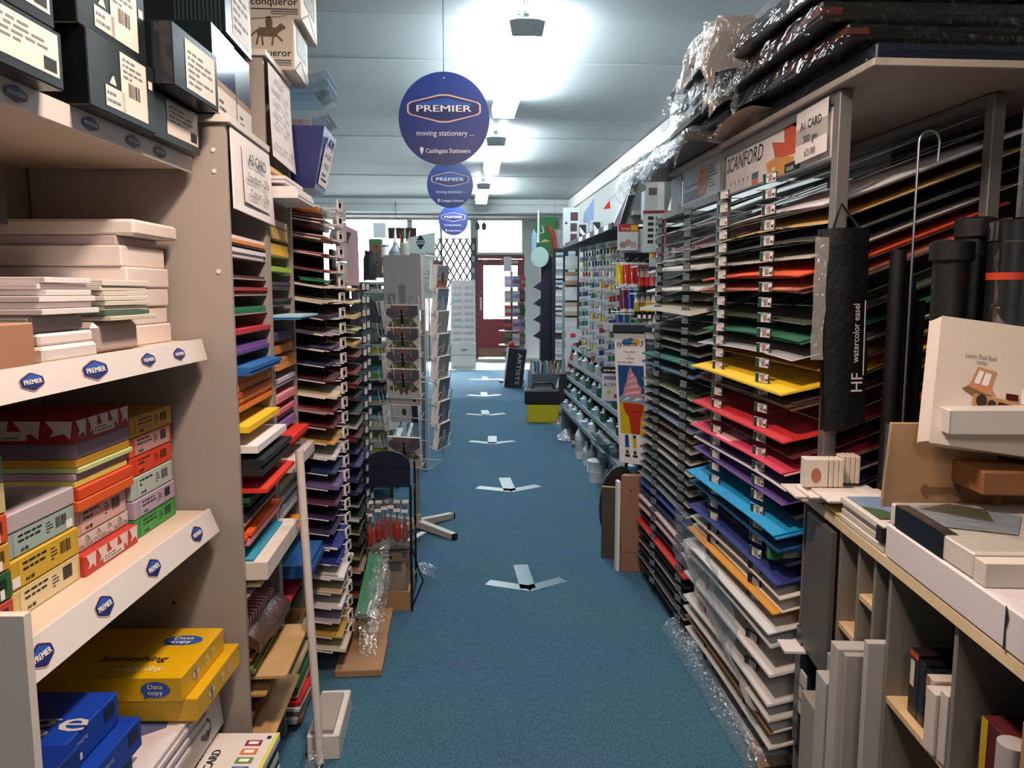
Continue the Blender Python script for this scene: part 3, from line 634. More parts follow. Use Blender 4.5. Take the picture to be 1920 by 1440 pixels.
D_CARDS = ['kraft brown:#a8865e:#c8a87c', 'cream pad:#cfc7a6:#ded8bc', 'wheat:#c4a272:#dcc094', 'pale olive:#9a9868:#cfc9a0', 'ochre:#b88a50:#d0a468', 'chestnut:#5a2e20:#7a4430', 'rust red:#7a2c1c:#a04a34', 'dark rust:#4e1812:#743028',
 'near black:#1c1818:#3a3030', 'bottle green:#1c2c28:#8a9a90', 'smoke grey:#6a6a68:#c8c8c0', 'oxblood:#4a1216:#6a2428', 'indigo:#1c1c3c:#30305c', 'violet:#3c2c64:#544488', 'dark violet:#241c48:#3c3468', 'deep navy:#141a38:#2a3460',
 'black-green:#141c1c:#8fa09c', 'charcoal:#202224:#c8c8c4', 'moss:#3a3c20:#b0ac7c', 'raven black:#121214:#2a2a2c', 'dark khaki:#46422c:#8a8460', 'shell pink:#94766a:#d0b0a0', 'pitch black:#101012:#24242a', 'brick brown:#5a2a20:#8a5040', 'dark brown:#2e1c14:#5a4034']
for i, d in enumerate(D_CARDS):
    nm, c, e = d.split(':')
    card_stack(DX, -1, DY0 + .005, DY1 - .005, dz_[i], CSL, .40, [(c, .006 + .004 * (i % 3), .03, e)] + ([(c, .003, .04, e)] if i % 2 else []), f'{nm} paper on the {ORD[i]} tray of the black paper rack', 'paper sheets in the black rack', seed=i + 170, sag=.6)
# ------------------------------------------------------------------ shelving bay on the left
BO = V(-.62, 1.92, 0); E1 = V(-.0649, -.9979, 0); E2 = V(-.9979, .0649, 0)       # along the bay towards the camera; into the bay
def bay(s, d, z): return BO + E1 * s + E2 * d + Z_ * z
UA = -E1            # reading direction on faces that look into the aisle
UN = -E2            # reading direction on faces that look towards the camera
BL = .80
by = thing('shelving_bay', 'cream shelving bay on the left with badge printed ticket strips', 'shelving', bay(.4, .2, 0))
MB().obox(bay(.785, -.03, 0), E2 * .46, -E1 * .018, V(0, 0, .925), CREAM_EDGE).build('side_panel', by)
MB().obox(bay(BL + .02, .40, 0), E2 * .012, E1 * -(BL + .05), V(0, 0, 2.3), mat('#8f857c', .6, var=.05)).build('back_panel', by)
SHELF = mat('#d3c0ac', .5, var=.05, scale=4)
SHZ = [(1.713, .0, .036, -.004), (1.283, 0, .05, .012), (.858, .0, .058, .022), (.374, 0, .085, .01), (.10, 0, .06, .0)]
STRIP = mat('#d9d3d0', .35, var=.03)
for k, (z, d, h, tilt) in enumerate(SHZ):
    BL = .80 if k < 2 else .765
    MB().obox(bay(BL, .40, z - .022), -E2 * .395, -E1 * (BL + .0), V(0, 0, .022), SHELF).build('shelf', by)
    mb = MB(); a = bay(-.004 if k else .0, 0, z + .004); b = bay(BL, 0, z + .004); dn = V(0, 0, -h) + UN * tilt
    mb.faces([b, a, a + dn, b + dn, b + E2 * .005, a + E2 * .005, a + dn + E2 * .005, b + dn + E2 * .005],
             [(3, 2, 1, 0), (4, 5, 6, 7), (0, 1, 5, 4), (2, 3, 7, 6), (1, 2, 6, 5), (3, 0, 4, 7)], STRIP)
    st = mb.build('ticket_strip', by)
    vv = -dn.normalized(); mid = lambda s: bay(s, -.0005, z + .004) + dn * .5
    BS = {0: [.66, .45, .29, .17], 1: [.74, .56, .355, .155, .045] if 0 else [.685, .50, .295, .145], 2: [.72, .53, .335, .11], 3: [.1], 4: []}[k]
    for q, s_ in enumerate(BS):
        mb = MB(); w = [.062, .085, .062, .06][q % 4] if k == 1 else .06
        premier(mb, mid(s_), UA, vv, w, h * .72 if k != 1 else h * (.78 if q == 1 else .62)); mb.build('badge', st)
for q in ((.35, .05), (.2, .1)):
    MB().lathe(bay(.002, .1, 1.5 if q[0] > .3 else .62), [(.004, 0), (.004, .002)], BLACK, 8, tuple(E1)).build('peg_hole', by)

def pack(name, label, cat, group, s0, s1, d, dep, z0, h, hexc, deco=None, near=None, bevel=.002, rough=.55, top=None, tw=0.):
    """a box or pack lying in the bay: s range along the bay, d = depth of its aisle face"""
    mt = mat(hexc, rough, var=.05, scale=10)
    t = thing(name, label, cat, bay((s0 + s1) / 2, d + dep / 2, z0), group)
    c = bay((s0 + s1) / 2, d, z0); R = Matrix.Rotation(tw, 3, 'Z')
    e1, e2 = R @ E1, R @ E2
    o = c + e1 * (s1 - s0) / 2
    MB().obox(o, e2 * dep, -e1 * (s1 - s0), Z_ * h, mt).build('body', t, bevel=min(bevel, h * .2))
    if deco:
        mb = MB(); deco(mb, o, -e1, Z_, s1 - s0, h); mb.build('printed_label', t)
    if near:
        mb = MB(); near(mb, o + e2 * dep, -e2, Z_, dep, h); mb.build('near_print', t)
    if top:
        mb = MB(); top(mb, o + Z_ * h, -e1, e2, s1 - s0, dep); mb.build('top_print', t)
    return t
def ream_label(lab, dark=INK, chip=False, sticker=None):
    def f(mb, o, u, v, w, h):
        lm = mat(lab, .5, var=.03)
        mb.rect(o, u, v, w * .12, h * .06, w * .94, h * .92, lm, .0006)
        mb.print_lines(o + u * w * .18 + v * h * .48, u, v, w * .32, h * .40, 2, dark, random.Random(int(w * 1e5)), .001)
        mb.text('A4 80', o + u * w * .20 + v * h * .14, u, v, h * .2, dark, 'L', bold=.03, lift=.001)
        if chip: mb.rect(o, u, v, w * .72, h * .35, w * .86, h * .85, mat('#1c1a20', .4), .001)
        else: mb.barcode(o + u * w * .70 + v * h * .35, u, v, w * .16, h * .45, dark, lift=.001)
        mb.print_lines(o + u * w * .56 + v * h * .3, u, v, w * .1, h * .5, 4, dark, lift=.001)
        if sticker: mb.rect(o, u, v, w * sticker, h * .1, w * (sticker + .1), h * .45, PAPER, .0012)
    return f
def red_white(mb, o, u, v, w, h):
    P = mat('#d8c8c4', .5)
    for k in range(5):
        x = w * (.02 + .2 * k); mb.shape([(x, h * .98), (x + w * .05, h * .55), (x + w * .02, h * .3), (x + w * .11, h * .45), (x + w * .15, h * .2), (x + w * .17, h * .98)], o, u, v, P, .0008)
    mb.rect(o, u, v, w * .3, h * .15, w * .7, h * .55, P, .001); mb.print_lines(o + u * w * .33 + v * h * .2, u, v, w * .34, h * .3, 2, GREYINK, lift=.0014)
GR = 'coloured A4 paper reams on the middle shelf'
z0 = .858
for nm, c, lab, h, chip in [('bright green', '#2f8a3c', '#3f9a48', .045, 0), ('lavender', '#a898b0', '#b0a2b8', .042, 1), ('pale mint green', '#a8bab0', '#b4c4ba', .05, 0), ('vivid red orange', '#d03a1c', '#d8401e', .045, 0), ('orange', '#d85a2a', '#c09088', .045, 1), ('mustard yellow', '#b8862a', '#b8862a', .045, 0)]:
    pack('paper_ream', f'{nm} ream of A4 paper in the stack nearest the cream end panel', 'paper', GR, .025 + random.uniform(0, .008), .235, .075 + random.uniform(-.006, .006), .30, z0, h - .001, c, ream_label(lab, chip=chip, sticker=.0 if 'red' in nm else None))
    z0 += h
z0 = .858
for nm, c, h, deco in [('red and white printed', '#b8342c', .042, red_white), ('clear wrapped grey white', '#a89c90', .03, red_white), ('blush pink', '#d0a098', .055, ream_label('#d8aca4')), ('orange double', '#d85a24', .022, None), ('deep orange', '#d04a1c', .024, None),
                       ('pale yellow', '#d8c060', .014, None), ('pinkish lilac', '#b090a0', .014, None), ('lime tinted', '#b8c888', .012, None), ('egg yolk yellow', '#d8a02a', .016, None), ('dusky purple', '#8a7480', .03, None), ('torn red and white', '#9a2428', .045, red_white)]:
    pack('paper_ream' if h > .02 else 'paper_pad', f'{nm} paper pack in the middle shelf stack second from the end panel', 'paper', GR, .245 + random.uniform(-.006, .006), .452 + random.uniform(-.004, .004), .07 + random.uniform(-.012, .012), .30, z0, h - .0008, c, deco,
         near=red_white if 'torn' in nm else None)
    z0 += h
z0 = .858
for nm, c, lab, h, chip, st in [('pale cream yellow', '#d0bc78', '#d8caa0', .05, 1, None), ('strong yellow', '#c8a028', '#cca834', .052, 0, .03), ('grey teal', '#96aaa6', '#9eb2ac', .045, 0, .85), ('plain lilac grey', '#b4a8ac', None, .033, 0, None)]:
    pack('paper_ream', f'{nm} A4 ream in the middle shelf stack third from the end panel', 'paper', GR, .455, .662, .068 + random.uniform(-.006, .008), .30, z0, h - .001, c, ream_label(lab, chip=chip, sticker=st) if lab else None)
    z0 += h
z0 = .858
for nm, c, h in [('coral red', '#b83c30', .05), ('dark green', '#1f5c34', .048), ('amber yellow', '#c8962a', .045), ('orange red', '#cc4a20', .048), ('yellowish cream', '#c8b67c', .05), ('greenish grey', '#7e8a7c', .045)]:
    pack('paper_ream', f'{nm} ream at the left picture edge on the middle shelf', 'paper', GR, .668, .775, .06, .30, z0, h - .001, c, ream_label(c, sticker=.7))
    z0 += h
# upper shelf: envelopes and boxes
GW = 'white envelope packs on the upper shelf'
z0 = 1.283
for nm, h, d in [('lowest', .045, .062), ('second lowest', .040, .07), ('third lowest', .042, .065), ('fourth lowest', .045, .062), ('fifth lowest', .045, .07)]:
    pack('envelope_box', f'white envelope box, {nm} of the tall white stack beside the end panel', 'box', GW, .02, .225 + random.uniform(-.008, .004), d, .34, z0, h - .001, '#dccfc9', None, bevel=.003); z0 += h
pack('envelope_box', 'grey slab coloured as the shadow gap under the lid of the tall white stack', 'box', GW, .022, .215, .085, .32, z0, .020, '#b9a8a8'); z0 += .0205  # shadow under the lid, put in as a thin darker slab
tb = pack('envelope_box', 'wide white carton with rounded end topping the tall white stack', 'box', GW, .0, .215, .045, .37, z0, .034, '#dcd0c8', bevel=.006)
pack('envelope_pack', 'clear wrapped grey pack under the greenish envelopes on the upper shelf', 'envelopes', GW, .25, .42, .03, .26, 1.283, .062, '#a89a98', None, bevel=.012, rough=.2)
z0 = 1.346
for k in range(8):
    h = .0095 if k < 7 else .012
    pack('envelope_pack', f'greenish white envelopes banded in brown, {NTH[7 - k]} from the top of the middle pile' if k < 7 else 'greenish white envelopes topping the pile of banded brown and green', 'envelopes', GW, .225 + random.uniform(-.006, .01), .41 + random.uniform(-.004, .004), .012 + random.uniform(-.008, .012), .24, z0, h - .001, ['#c8c4b0', '#3f5c50', '#d5d0c0', '#cfc8b8', '#d8d2c8', '#cec6b8', '#d4ccc0', '#d9d0c8'][k], bevel=.001); z0 += h
pack('envelope_pack', 'white and grey envelope pack lowest in the left pile of the upper shelf', 'envelopes', GW, .455, .62, .01, .24, 1.283, .028, '#d4cac8', bevel=.006)
pack('envelope_pack', 'pale white envelope pack second lowest in the left pile of the upper shelf', 'envelopes', GW, .45, .615, .02, .24, 1.3115, .02, '#dcd2d0', bevel=.004)
pack('envelope_pack', 'clear grey wrapped envelope pack in the left pile of the upper shelf', 'envelopes', GW, .46, .62, .03, .24, 1.332, .03, '#9e9490', bevel=.008, rough=.2)
z0 = 1.363
for k in range(6):
    pack('envelope_pack', f'clean white envelope bundle, {NTH[5 - k]} from the top of the left pile', 'envelopes', GW, .448 + random.uniform(-.004, .01), .60 + .02 * (k < 3) + random.uniform(-.006, .006), .015 + random.uniform(-.01, .012), .24, z0, .0095, '#e2d8d8', bevel=.001); z0 += .0105
pack('envelope_pack', 'brown manila envelope pack at the left picture edge of the upper shelf', 'envelopes', GW, .66, .77, .0, .25, 1.283, .07, '#a87c60')
# top shelf: black archive boxes with white labels
GB = 'black storage boxes on the top shelf'
def blk_label(kind):
    def f(mb, o, u, v, w, h):
        L = mat('#cfc6bc', .5, var=.03)
        if kind == 'wide':
            mb.rect(o, u, v, w * .28, h * .18, w * .95, h * .92, L, .0008); mb.print_lines(o + u * w * .33 + v * h * .45, u, v, w * .5, h * .4, 4, GREYINK, lift=.0012); mb.rect(o, u, v, w * .78, h * .24, w * .92, h * .46, INK, .0012)
        elif kind == 'tall':
            mb.rect(o, u, v, w * .45, h * .10, w * .86, h * .94, L, .0008); mb.rect(o, u, v, w * .22, h * .10, w * .50, h * .38, L, .0008); mb.barcode(o + u * w * .56 + v * h * .36, u, v, w * .18, h * .2, INK, lift=.0012)
            mb.print_lines(o + u * w * .49 + v * h * .58, u, v, w * .3, h * .32, 4, GREYINK, lift=.0012); mb.rect(o, u, v, w * .89, h * .64, w * .96, h * .76, L, .0008)
            mb.shape([(w * .32, h * .52), (w * .28, h * .42), (w * .38, h * .42), (w * .345, h * .55)], o, u, v, L, .0008); mb.print_lines(o + u * w * .24 + v * h * .14, u, v, w * .2, h * .2, 2, GREYINK, lift=.0012)
        elif kind == 'side':
            mb.rect(o, u, v, w * .25, h * .08, w * .92, h * .88, L, .0008); mb.print_lines(o + u * w * .3 + v * h * .15, u, v, w * .55, h * .6, 6, GREYINK, lift=.0012)
        elif kind == 'low':
            mb.rect(o, u, v, w * .04, h * .02, w * .98, h * .32, L, .0008); mb.rect(o, u, v, w * .04, h * .32, w * .98, h * .40, mat('#8a6a44', .5), .0008); mb.print_lines(o + u * w * .2 + v * h * .06, u, v, w * .3, h * .16, 2, INK, lift=.0012)
    return f
BK = '#15191d'
Zt = 1.7175
BK = '#0b0f12'
pack('storage_box', 'black label box lowest at the far left of the top shelf', 'box', GB, .60, .84, -.04, .34, Zt, .088, BK, blk_label('wide'), rough=.3)
pack('storage_box', 'black label box stacked second from the bottom at the far left', 'box', GB, .605, .845, -.034, .34, Zt + .092, .10, BK, blk_label('wide'), rough=.3)
pack('storage_box', 'black box with a tall barcode label overhanging the top shelf lip', 'box', GB, .265, .515, -.035, .36, Zt, .128, BK, blk_label('tall'), rough=.3)
pack('storage_box', 'black box with barcode label stacked on the overhanging one', 'box', GB, .275, .525, -.028, .36, Zt + .130, .13, BK, blk_label('tall'), rough=.3)
pack('storage_box', 'low black box with a wide white label beside the end panel', 'box', GB, .015, .258, -.025, .34, Zt, .095, BK, blk_label('wide'), rough=.3)
pack('storage_box', 'glossy black box with slanting white label lying on the low black box', 'box', GB, .02, .262, -.075, .3, Zt + .098, .125, '#10181c', blk_label('side'), rough=.2)
def ribs(mb, o, u, v, w, h):
    m_ = mat('#22303a', .3)
    for k in range(12): mb.rect(o, u, v, w * (.5 + .04 * k), 0, w * (.52 + .04 * k), h, m_, .0006)
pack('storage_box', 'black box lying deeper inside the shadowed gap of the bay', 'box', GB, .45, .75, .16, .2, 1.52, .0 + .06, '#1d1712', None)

# pigeonhole units with card
PF = -.55
def pigeon(label, y0, y1, ztop, th=.018, depth=.46, back='#7f766e'):
    t = thing('pigeonhole_unit', label, 'shelving', (PF - depth / 2, (y0 + y1) / 2, 0))
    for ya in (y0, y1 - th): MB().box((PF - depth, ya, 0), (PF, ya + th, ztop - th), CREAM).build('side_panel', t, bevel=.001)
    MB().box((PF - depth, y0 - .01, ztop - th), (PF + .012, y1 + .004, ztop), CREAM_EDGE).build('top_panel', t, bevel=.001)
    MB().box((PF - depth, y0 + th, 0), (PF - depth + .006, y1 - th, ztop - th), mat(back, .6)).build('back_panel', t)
    return t
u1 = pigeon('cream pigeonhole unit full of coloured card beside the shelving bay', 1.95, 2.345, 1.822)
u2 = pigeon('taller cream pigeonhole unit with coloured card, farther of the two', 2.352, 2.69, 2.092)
MB().box((PF - .03, 1.968, .655), (PF + .055, 2.36, .705), CREAM_EDGE).build('ledge', u1, bevel=.002)
MB().box((PF - .03, 2.365, .845), (PF + .05, 2.70, .885), CREAM_EDGE).build('ledge', u2, bevel=.002)
for zz in (1.74, 1.69, 1.45): MB().lathe((PF - .03, 1.9495, zz), [(.006, 0), (.005, .002)], CREAM_EDGE, 10, (0, -1, 0)).build('cover_cap', u1)
def pile(unit, y0, y1, z, h, layers, out, label, group, seed, jit=.006, depth=.30, sagk=0.):
    rnd = random.Random(seed); yc = (y0 + y1) / 2
    MB().box((PF - .42, y0 - .001, z - .004), (PF - .006, y1 + .001, z - .0005), mat('#a89c92', .6)).build('divider_shelf', unit)
    t = thing('card_pile', label, 'card', (PF - .15, yc, z), group)
    zz = z; n = len(layers)
    for k, c in enumerate(layers):
        hh = h / n; o_ = out + rnd.uniform(-jit, jit); a, b = y0 + rnd.uniform(.002, .010), y1 - rnd.uniform(.002, .012)
        sk = rnd.uniform(-.008, .008)
        mb = MB(); P = [(PF - depth + o_, a), (PF + o_, a + sk), (PF + o_, b + sk), (PF - depth + o_, b)]
        if sagk:   # sheets that hang down over the edge
            m_ = mat(c, .75, var=.04)
            def fn(p, q, zz=zz, hh=hh, o_=o_): 
                x = PF - depth + o_ + depth * q; ov = max(0, x - PF)
                return (x, a + (b - a) * p + sk * q, zz + hh - sagk * ov * ov * 10)
            mb.grid(fn, 3, 6, m_, th=hh * .95); mb.f = [f[::-1] for f in mb.f]
        else: mb.hexa([(x, y_, zz) for x, y_ in P] + [(x, y_, zz + hh * .97) for x, y_ in P], mat(c, .75, var=.05))
        mb.build('sheet_bundle', t)
        zz += hh
    return t
G1 = 'card piles in the first pigeonhole column'
P1 = [('peach under white', 458, 14, ['#d98c44', '#e4dade'], 0), ('white', 482, 16, ['#e6dce2', '#e9e0e4'], 0), ('thin dark rust', 521, 5, ['#4e241c'], -.01), ('brick red', 552, 14, ['#9e2a28', '#a83030'], 0), ('emerald green', 588, 12, ['#1b7050', '#1f7a58'], .0),
      ('cherry red', 625, 9, ['#bc2a3c'], .005), ('violet', 662, 15, ['#684290', '#724c9a'], 0), ('bright blue', 700, 15, ['#1a5a9a', '#1c62a6'], .035), ('light orange upper', 729, 26, ['#e8882c', '#ee9030'], .005),
      ('thick orange', 768, 36, ['#e6801e', '#e88a26', '#e88420', '#c85020'], .005), ('lemon yellow', 806, 12, ['#f6c41a'], .025), ('soft white', 845, 14, ['#e6e0e2'], .045), ('black', 888, 30, ['#18181a', '#1c1c1e', '#141416'], .055),
      ('bright scarlet', 922, 8, ['#de2c1c'], .065), ('dark green', 948, 16, ['#16401c', '#1c4a22'], .02), ('night blue over tan', 984, 18, ['#c8945e', '#1a2038', '#1c223c'], .0), ('pinkish coral', 1022, 24, ['#d88a90', '#e09498', '#ee5a20', '#f0601f'], .015), ('turquoise', 1063, 16, ['#1c2c44', '#2a92b0'], .02)]
for k, (nm, yp, tp, L, out) in enumerate(P1):
    pile(u1, 1.970, 2.325, 1.4 - (yp - 548) * .00138, tp * .00138, L, out - .004, f'{nm} card pile in the pigeonhole {ORD[k]} from the top, nearer column', G1, k)
G2 = 'card piles in the second pigeonhole column'
P2 = [('tan and cream', 338, 16, ['#d8ac74', '#dcb880'], 0.), ('white overhanging upper', 352, 12, ['#e4dcdc', '#e8e0e0'], .05), ('white overhanging lower', 380, 22, ['#dfd8d8', '#e4dcdc', '#e8e0e0', '#e2dada'], .085), ('cream in shadow', 424, 12, ['#d8c8b4'], 0), ('pale yellow', 449, 22, ['#eec878', '#f0cc80', '#eac470'], 0),
      ('butter yellow', 479, 22, ['#eebc3a', '#f0c040'], 0), ('lime green', 510, 10, ['#98c43a'], 0), ('dark slate', 541, 13, ['#383c42', '#3c4046'], 0), ('near black', 572, 13, ['#2a2c34', '#2e3038'], .0), ('pale aqua', 598, 8, ['#2a78c4', '#a4ccd0'], .085),
      ('dusky blue', 637, 16, ['#56667c', '#5a6a80'], 0), ('soft orange upper', 662, 14, ['#ee9c4e'], 0), ('apricot', 692, 22, ['#f09c48', '#f4a450', '#f0a04c'], .005), ('lavender white', 724, 15, ['#cabccc', '#cec2d0'], 0), ('rose pink', 754, 14, ['#e8868e', '#ea9098'], .0), ('deep pink', 784, 16, ['#d06a86', '#d8728e'], 0), ('purple lilac', 808, 14, ['#846098', '#8a64a4'], 0), ('vermilion red', 838, 22, ['#c42216', '#e22c1a'], .04),
      ('amber orange', 896, 14, ['#e89a38'], 0), ('straw', 925, 20, ['#dcc088', '#e4c890'], 0), ('clean white upper', 948, 12, ['#e6e0e2', '#e8e2e4'], .0), ('clean white lower', 978, 22, ['#e2dcde', '#e8e2e4', '#e4dee0'], 0), ('bright tangerine', 1030, 22, ['#d8802a', '#f2961e'], .015), ('leaf green', 1064, 16, ['#1c7444', '#1e7a4a'], 0), ('ocean blue', 1092, 26, ['#12508e', '#14549a'], .085)]
for k, (nm, yp, tp, L, out) in enumerate(P2):
    pile(u2, 2.372, 2.645, 1.4 - (yp - 548) * .001655, tp * .0016, L, out - .002, f'{nm} card pile in the pigeonhole {ORD[k]} from the top, farther column', G2, k + 40)
G3 = 'papers and boards in the lower pigeonholes'
L1 = [('cream strip', .632, .006, ['#e2cc9c'], .035, 0), ('grey brown', .602, .010, ['#8a7c74', '#9a8c84'], .0, 0), ('maroon', .452, .02, ['#6a2028', '#742630'], .0, 0), ('olive green', .395, .018, ['#6a7c3a', '#748846'], .01, 0), ('rusty brown', .43, .006, ['#a0602c'], .0, 0),
      ('dark brown', .262, .012, ['#5c3a26', '#6a442c'], .0, 0)]
for k, (nm, z, h, L, out, sg) in enumerate(L1):
    pile(u1, 1.97, 2.325, z, h, L, out, f'{nm} boards lying in the lower part of the nearer pigeonhole column', G3, k + 80)
cb = pile(u1, 1.985, 2.33, .372, .008, ['#b8935f'], .085, 'tan cardboard sheet sticking far out of the nearer pigeonhole column', G3, 95)
cb = pile(u1, 1.985, 2.33, .322, .01, ['#b48a58', '#b8905c'], .03, 'brown cardboard sheets below the sticking out tan sheet', G3, 96)
cb = pile(u1, 1.985, 2.33, .205, .012, ['#b08656', '#c09868'], .05, 'lowest tan cardboard in the nearer pigeonhole column above the fluorescent pads', G3, 97)
# gift wrap: a red striped bundle and a shiny nut-brown printed bundle
t = thing('gift_wrap_bundle', 'red and white striped paper bundle with a shiny brown printed pack beside it', 'gift wrap', (PF - .1, 2.13, .50), G3)
RW = mat('#b8202a', .5); 
a, b = 1.975, 2.30
mb = MB(); mb.grid(lambda p, q: (PF - .30 + .288 * q, a + (b - a) * p, .525 + .03 * (1 - p) - .02 * q), 3, 5, PAPER, th=.03); mb.f = [f[::-1] for f in mb.f]; mb.build('striped_paper', t)
mb = MB()
for k in range(11):
    p = (k + .3) / 11.2
    fn = lambda p, q: V(PF - .30 + .288 * q, a + (b - a) * p, .5262 + .03 * (1 - p) - .02 * q)
    mb.faces([fn(p, .4), fn(p, .72), fn(p, 1.0), fn(p + .05, 1.0), fn(p + .05, .72), fn(p + .05, .4)], [(0, 1, 4, 5)[::-1], (1, 2, 3, 4)[::-1]], RW)
    q0, q1 = fn(p, 1.0), fn(p + .05, 1.0); mb.poly([q0 + V(.0008, 0, 0), q1 + V(.0008, 0, 0), q1 + V(.0008, 0, -.03), q0 + V(.0008, 0, -.03)], RW)
mb.build('red_stripes', t)
t = thing('gift_wrap_bundle', 'dark brown shiny wrapping bundle printed with nuts at the front of the striped bundle', 'gift wrap', (PF + .04, 2.15, .44), G3)
NB = mat('#4a2c1c', .38, var=.45, scale=28, bump=.3, bscale=40)
mb = MB(); mb.grid(lambda p, q: (PF - .012 + .038 * q + .006 * p, 1.968 + .35 * p, .512 - .03 * p - .012 * q - .015 * q * q + .005 * math.sin(9 * p)), 8, 5, NB, th=.03); mb.f = [f[::-1] for f in mb.f]; mb.build('folded_wrap', t)
L2 = [('pink', .425, .006, ['#d83a5a'], .015), ('dark red', .375, .008, ['#1c1a1a', '#b82a3c'], .0), ('tan ochre', .285, .012, ['#b8904a'], .015), ('white pack', .235, .03, ['#c8beb8', '#d8d0cc', '#cfc6c0'], .03), ('plum', .20, .008, ['#5a3040'], 0),
      ('beige', .165, .016, ['#c8a884', '#d0b48c'], .02), ('dark green', .125, .014, ['#14522a', '#185a30'], .03), ('white thin', .108, .006, ['#d8d2d0'], .035), ('crimson', .085, .012, ['#b8242c'], .03), ('mint and bright green', .055, .014, ['#8ad0a0', '#34c850'], .035), ('caramel brown', .02, .016, ['#a8702c'], .04)]
for k, (nm, z, h, L, out) in enumerate(L2):
    pile(u2, 2.372, 2.645, z, h, L, out, f'{nm} sheets near the bottom of the farther pigeonhole column', G3, k + 110)
# price signs hanging on the units
t = thing('price_sign', 'white A3 card price sign board fixed over the top of the nearer pigeonholes', 'sign', (PF + .01, 2.17, 1.6))
MB().hexa([(PF + .006, 1.972, 1.605), (PF + .010, 1.972, 1.605), (PF + .018, 2.36, 1.595), (PF + .012, 2.36, 1.595), (PF + .004, 1.972, 1.800), (PF + .007, 1.972, 1.800), (PF + .007, 2.36, 1.800), (PF + .004, 2.36, 1.800)][::1], PAPER).build('board', t)
MB().hexa([(PF + .0155, 2.05, 1.63), (PF + .0165, 2.05, 1.63), (PF + .0190, 2.30, 1.622), (PF + .018, 2.30, 1.622), (PF + .0105, 2.05, 1.775), (PF + .0115, 2.05, 1.775), (PF + .0125, 2.30, 1.775), (PF + .0115, 2.30, 1.775)], WHITE).build('paper', t)
UAi = V(.012, 1, 0)
mb = MB(); o = V(PF + .017, 2.17, 1.70)
mb.text('A3 CARD', o + Z_ * .03, UAi, Z_, .040, INK, width=.17, lift=.003, bold=.012); mb.text('Standard - 20p', o - Z_ * .014, UAi, Z_, .030, INK, width=.215, lift=.005); mb.text('Colour - 35p', o - Z_ * .054, UAi, Z_, .030, INK, width=.185, lift=.007)
mb.build('lettering', t)
t = thing('price_sign', 'long white hanging price list on the taller pigeonhole unit', 'sign', (PF + .02, 2.5, 1.8))
MB().grid(lambda p, q: (PF + .010 + .006 * (1 - q) ** 2 * (1 + p), 2.372 + .30 * p, 1.80 + .265 * q - .012 * p * (1 - q)), 4, 6, PAPER).build('paper', t)
mb = MB(); o = V(PF + .013, 2.50, 1.80); uv = V(.02, 1, 0)
for k, s_ in enumerate(['A4 CARD', 'Standard - 10p', 'Colour - 15p', 'Glitter - 60p', 'Mirror - 60p', '', 'Mirror paper - 60p']):
    if s_: mb.text(s_, o + Z_ * (.225 - .033 * k) + X_ * .0016 * max(0, k - 1), uv, V(-.03, 0, 1), .022, GREYINK, width=.05 + .0105 * len(s_), lift=.003)
mb.build('lettering', t)
# boxes on top of the pigeonhole units
def wbox(name, label, cat, a, b, hexc, deco_aisle=None, deco_near=None, group=None, bevel=.003, rz=0., rough=.55):
    """upright box given by two corners; aisle face is +x on the left side of the shop"""
    c = V((a[0] + b[0]) / 2, (a[1] + b[1]) / 2, a[2]); sx, sy, sz = b[0] - a[0], b[1] - a[1], b[2] - a[2]
    t = thing(name, label, cat, c, group, rz)
    MB().box((-sx / 2, -sy / 2, 0), (sx / 2, sy / 2, sz), mat(hexc, rough, var=.05, scale=10)).build('body', t, bevel=bevel, local=True)
    if deco_aisle: mb = MB(); deco_aisle(mb, V(sx / 2, -sy / 2, 0), Y_, Z_, sy, sz); mb.build('printed_label', t, local=True)
    if deco_near: mb = MB(); deco_near(mb, V(-sx / 2, -sy / 2, 0), X_, Z_, sx, sz); mb.build('front_print', t, local=True)
    return t
wbox('storage_box', 'black box with a low white label standing on the nearer pigeonhole unit', 'box', (-.80, 1.925, 1.824), (-.565, 2.115, 2.03), '#121c20', blk_label('low'), rough=.15, group=GB)
wbox('storage_box', 'narrow black box with brown and white label behind it on the unit', 'box', (-.80, 2.122, 1.824), (-.568, 2.275, 2.03), '#14181b', blk_label('low'), rough=.3, group=GB)
wbox('storage_box', 'ribbed black box with a white side label highest above the pigeonhole unit', 'box', (-.80, 2.02, 2.033), (-.558, 2.265, 2.24), '#0b1116', blk_label('side'), ribs, GB, rough=.3)
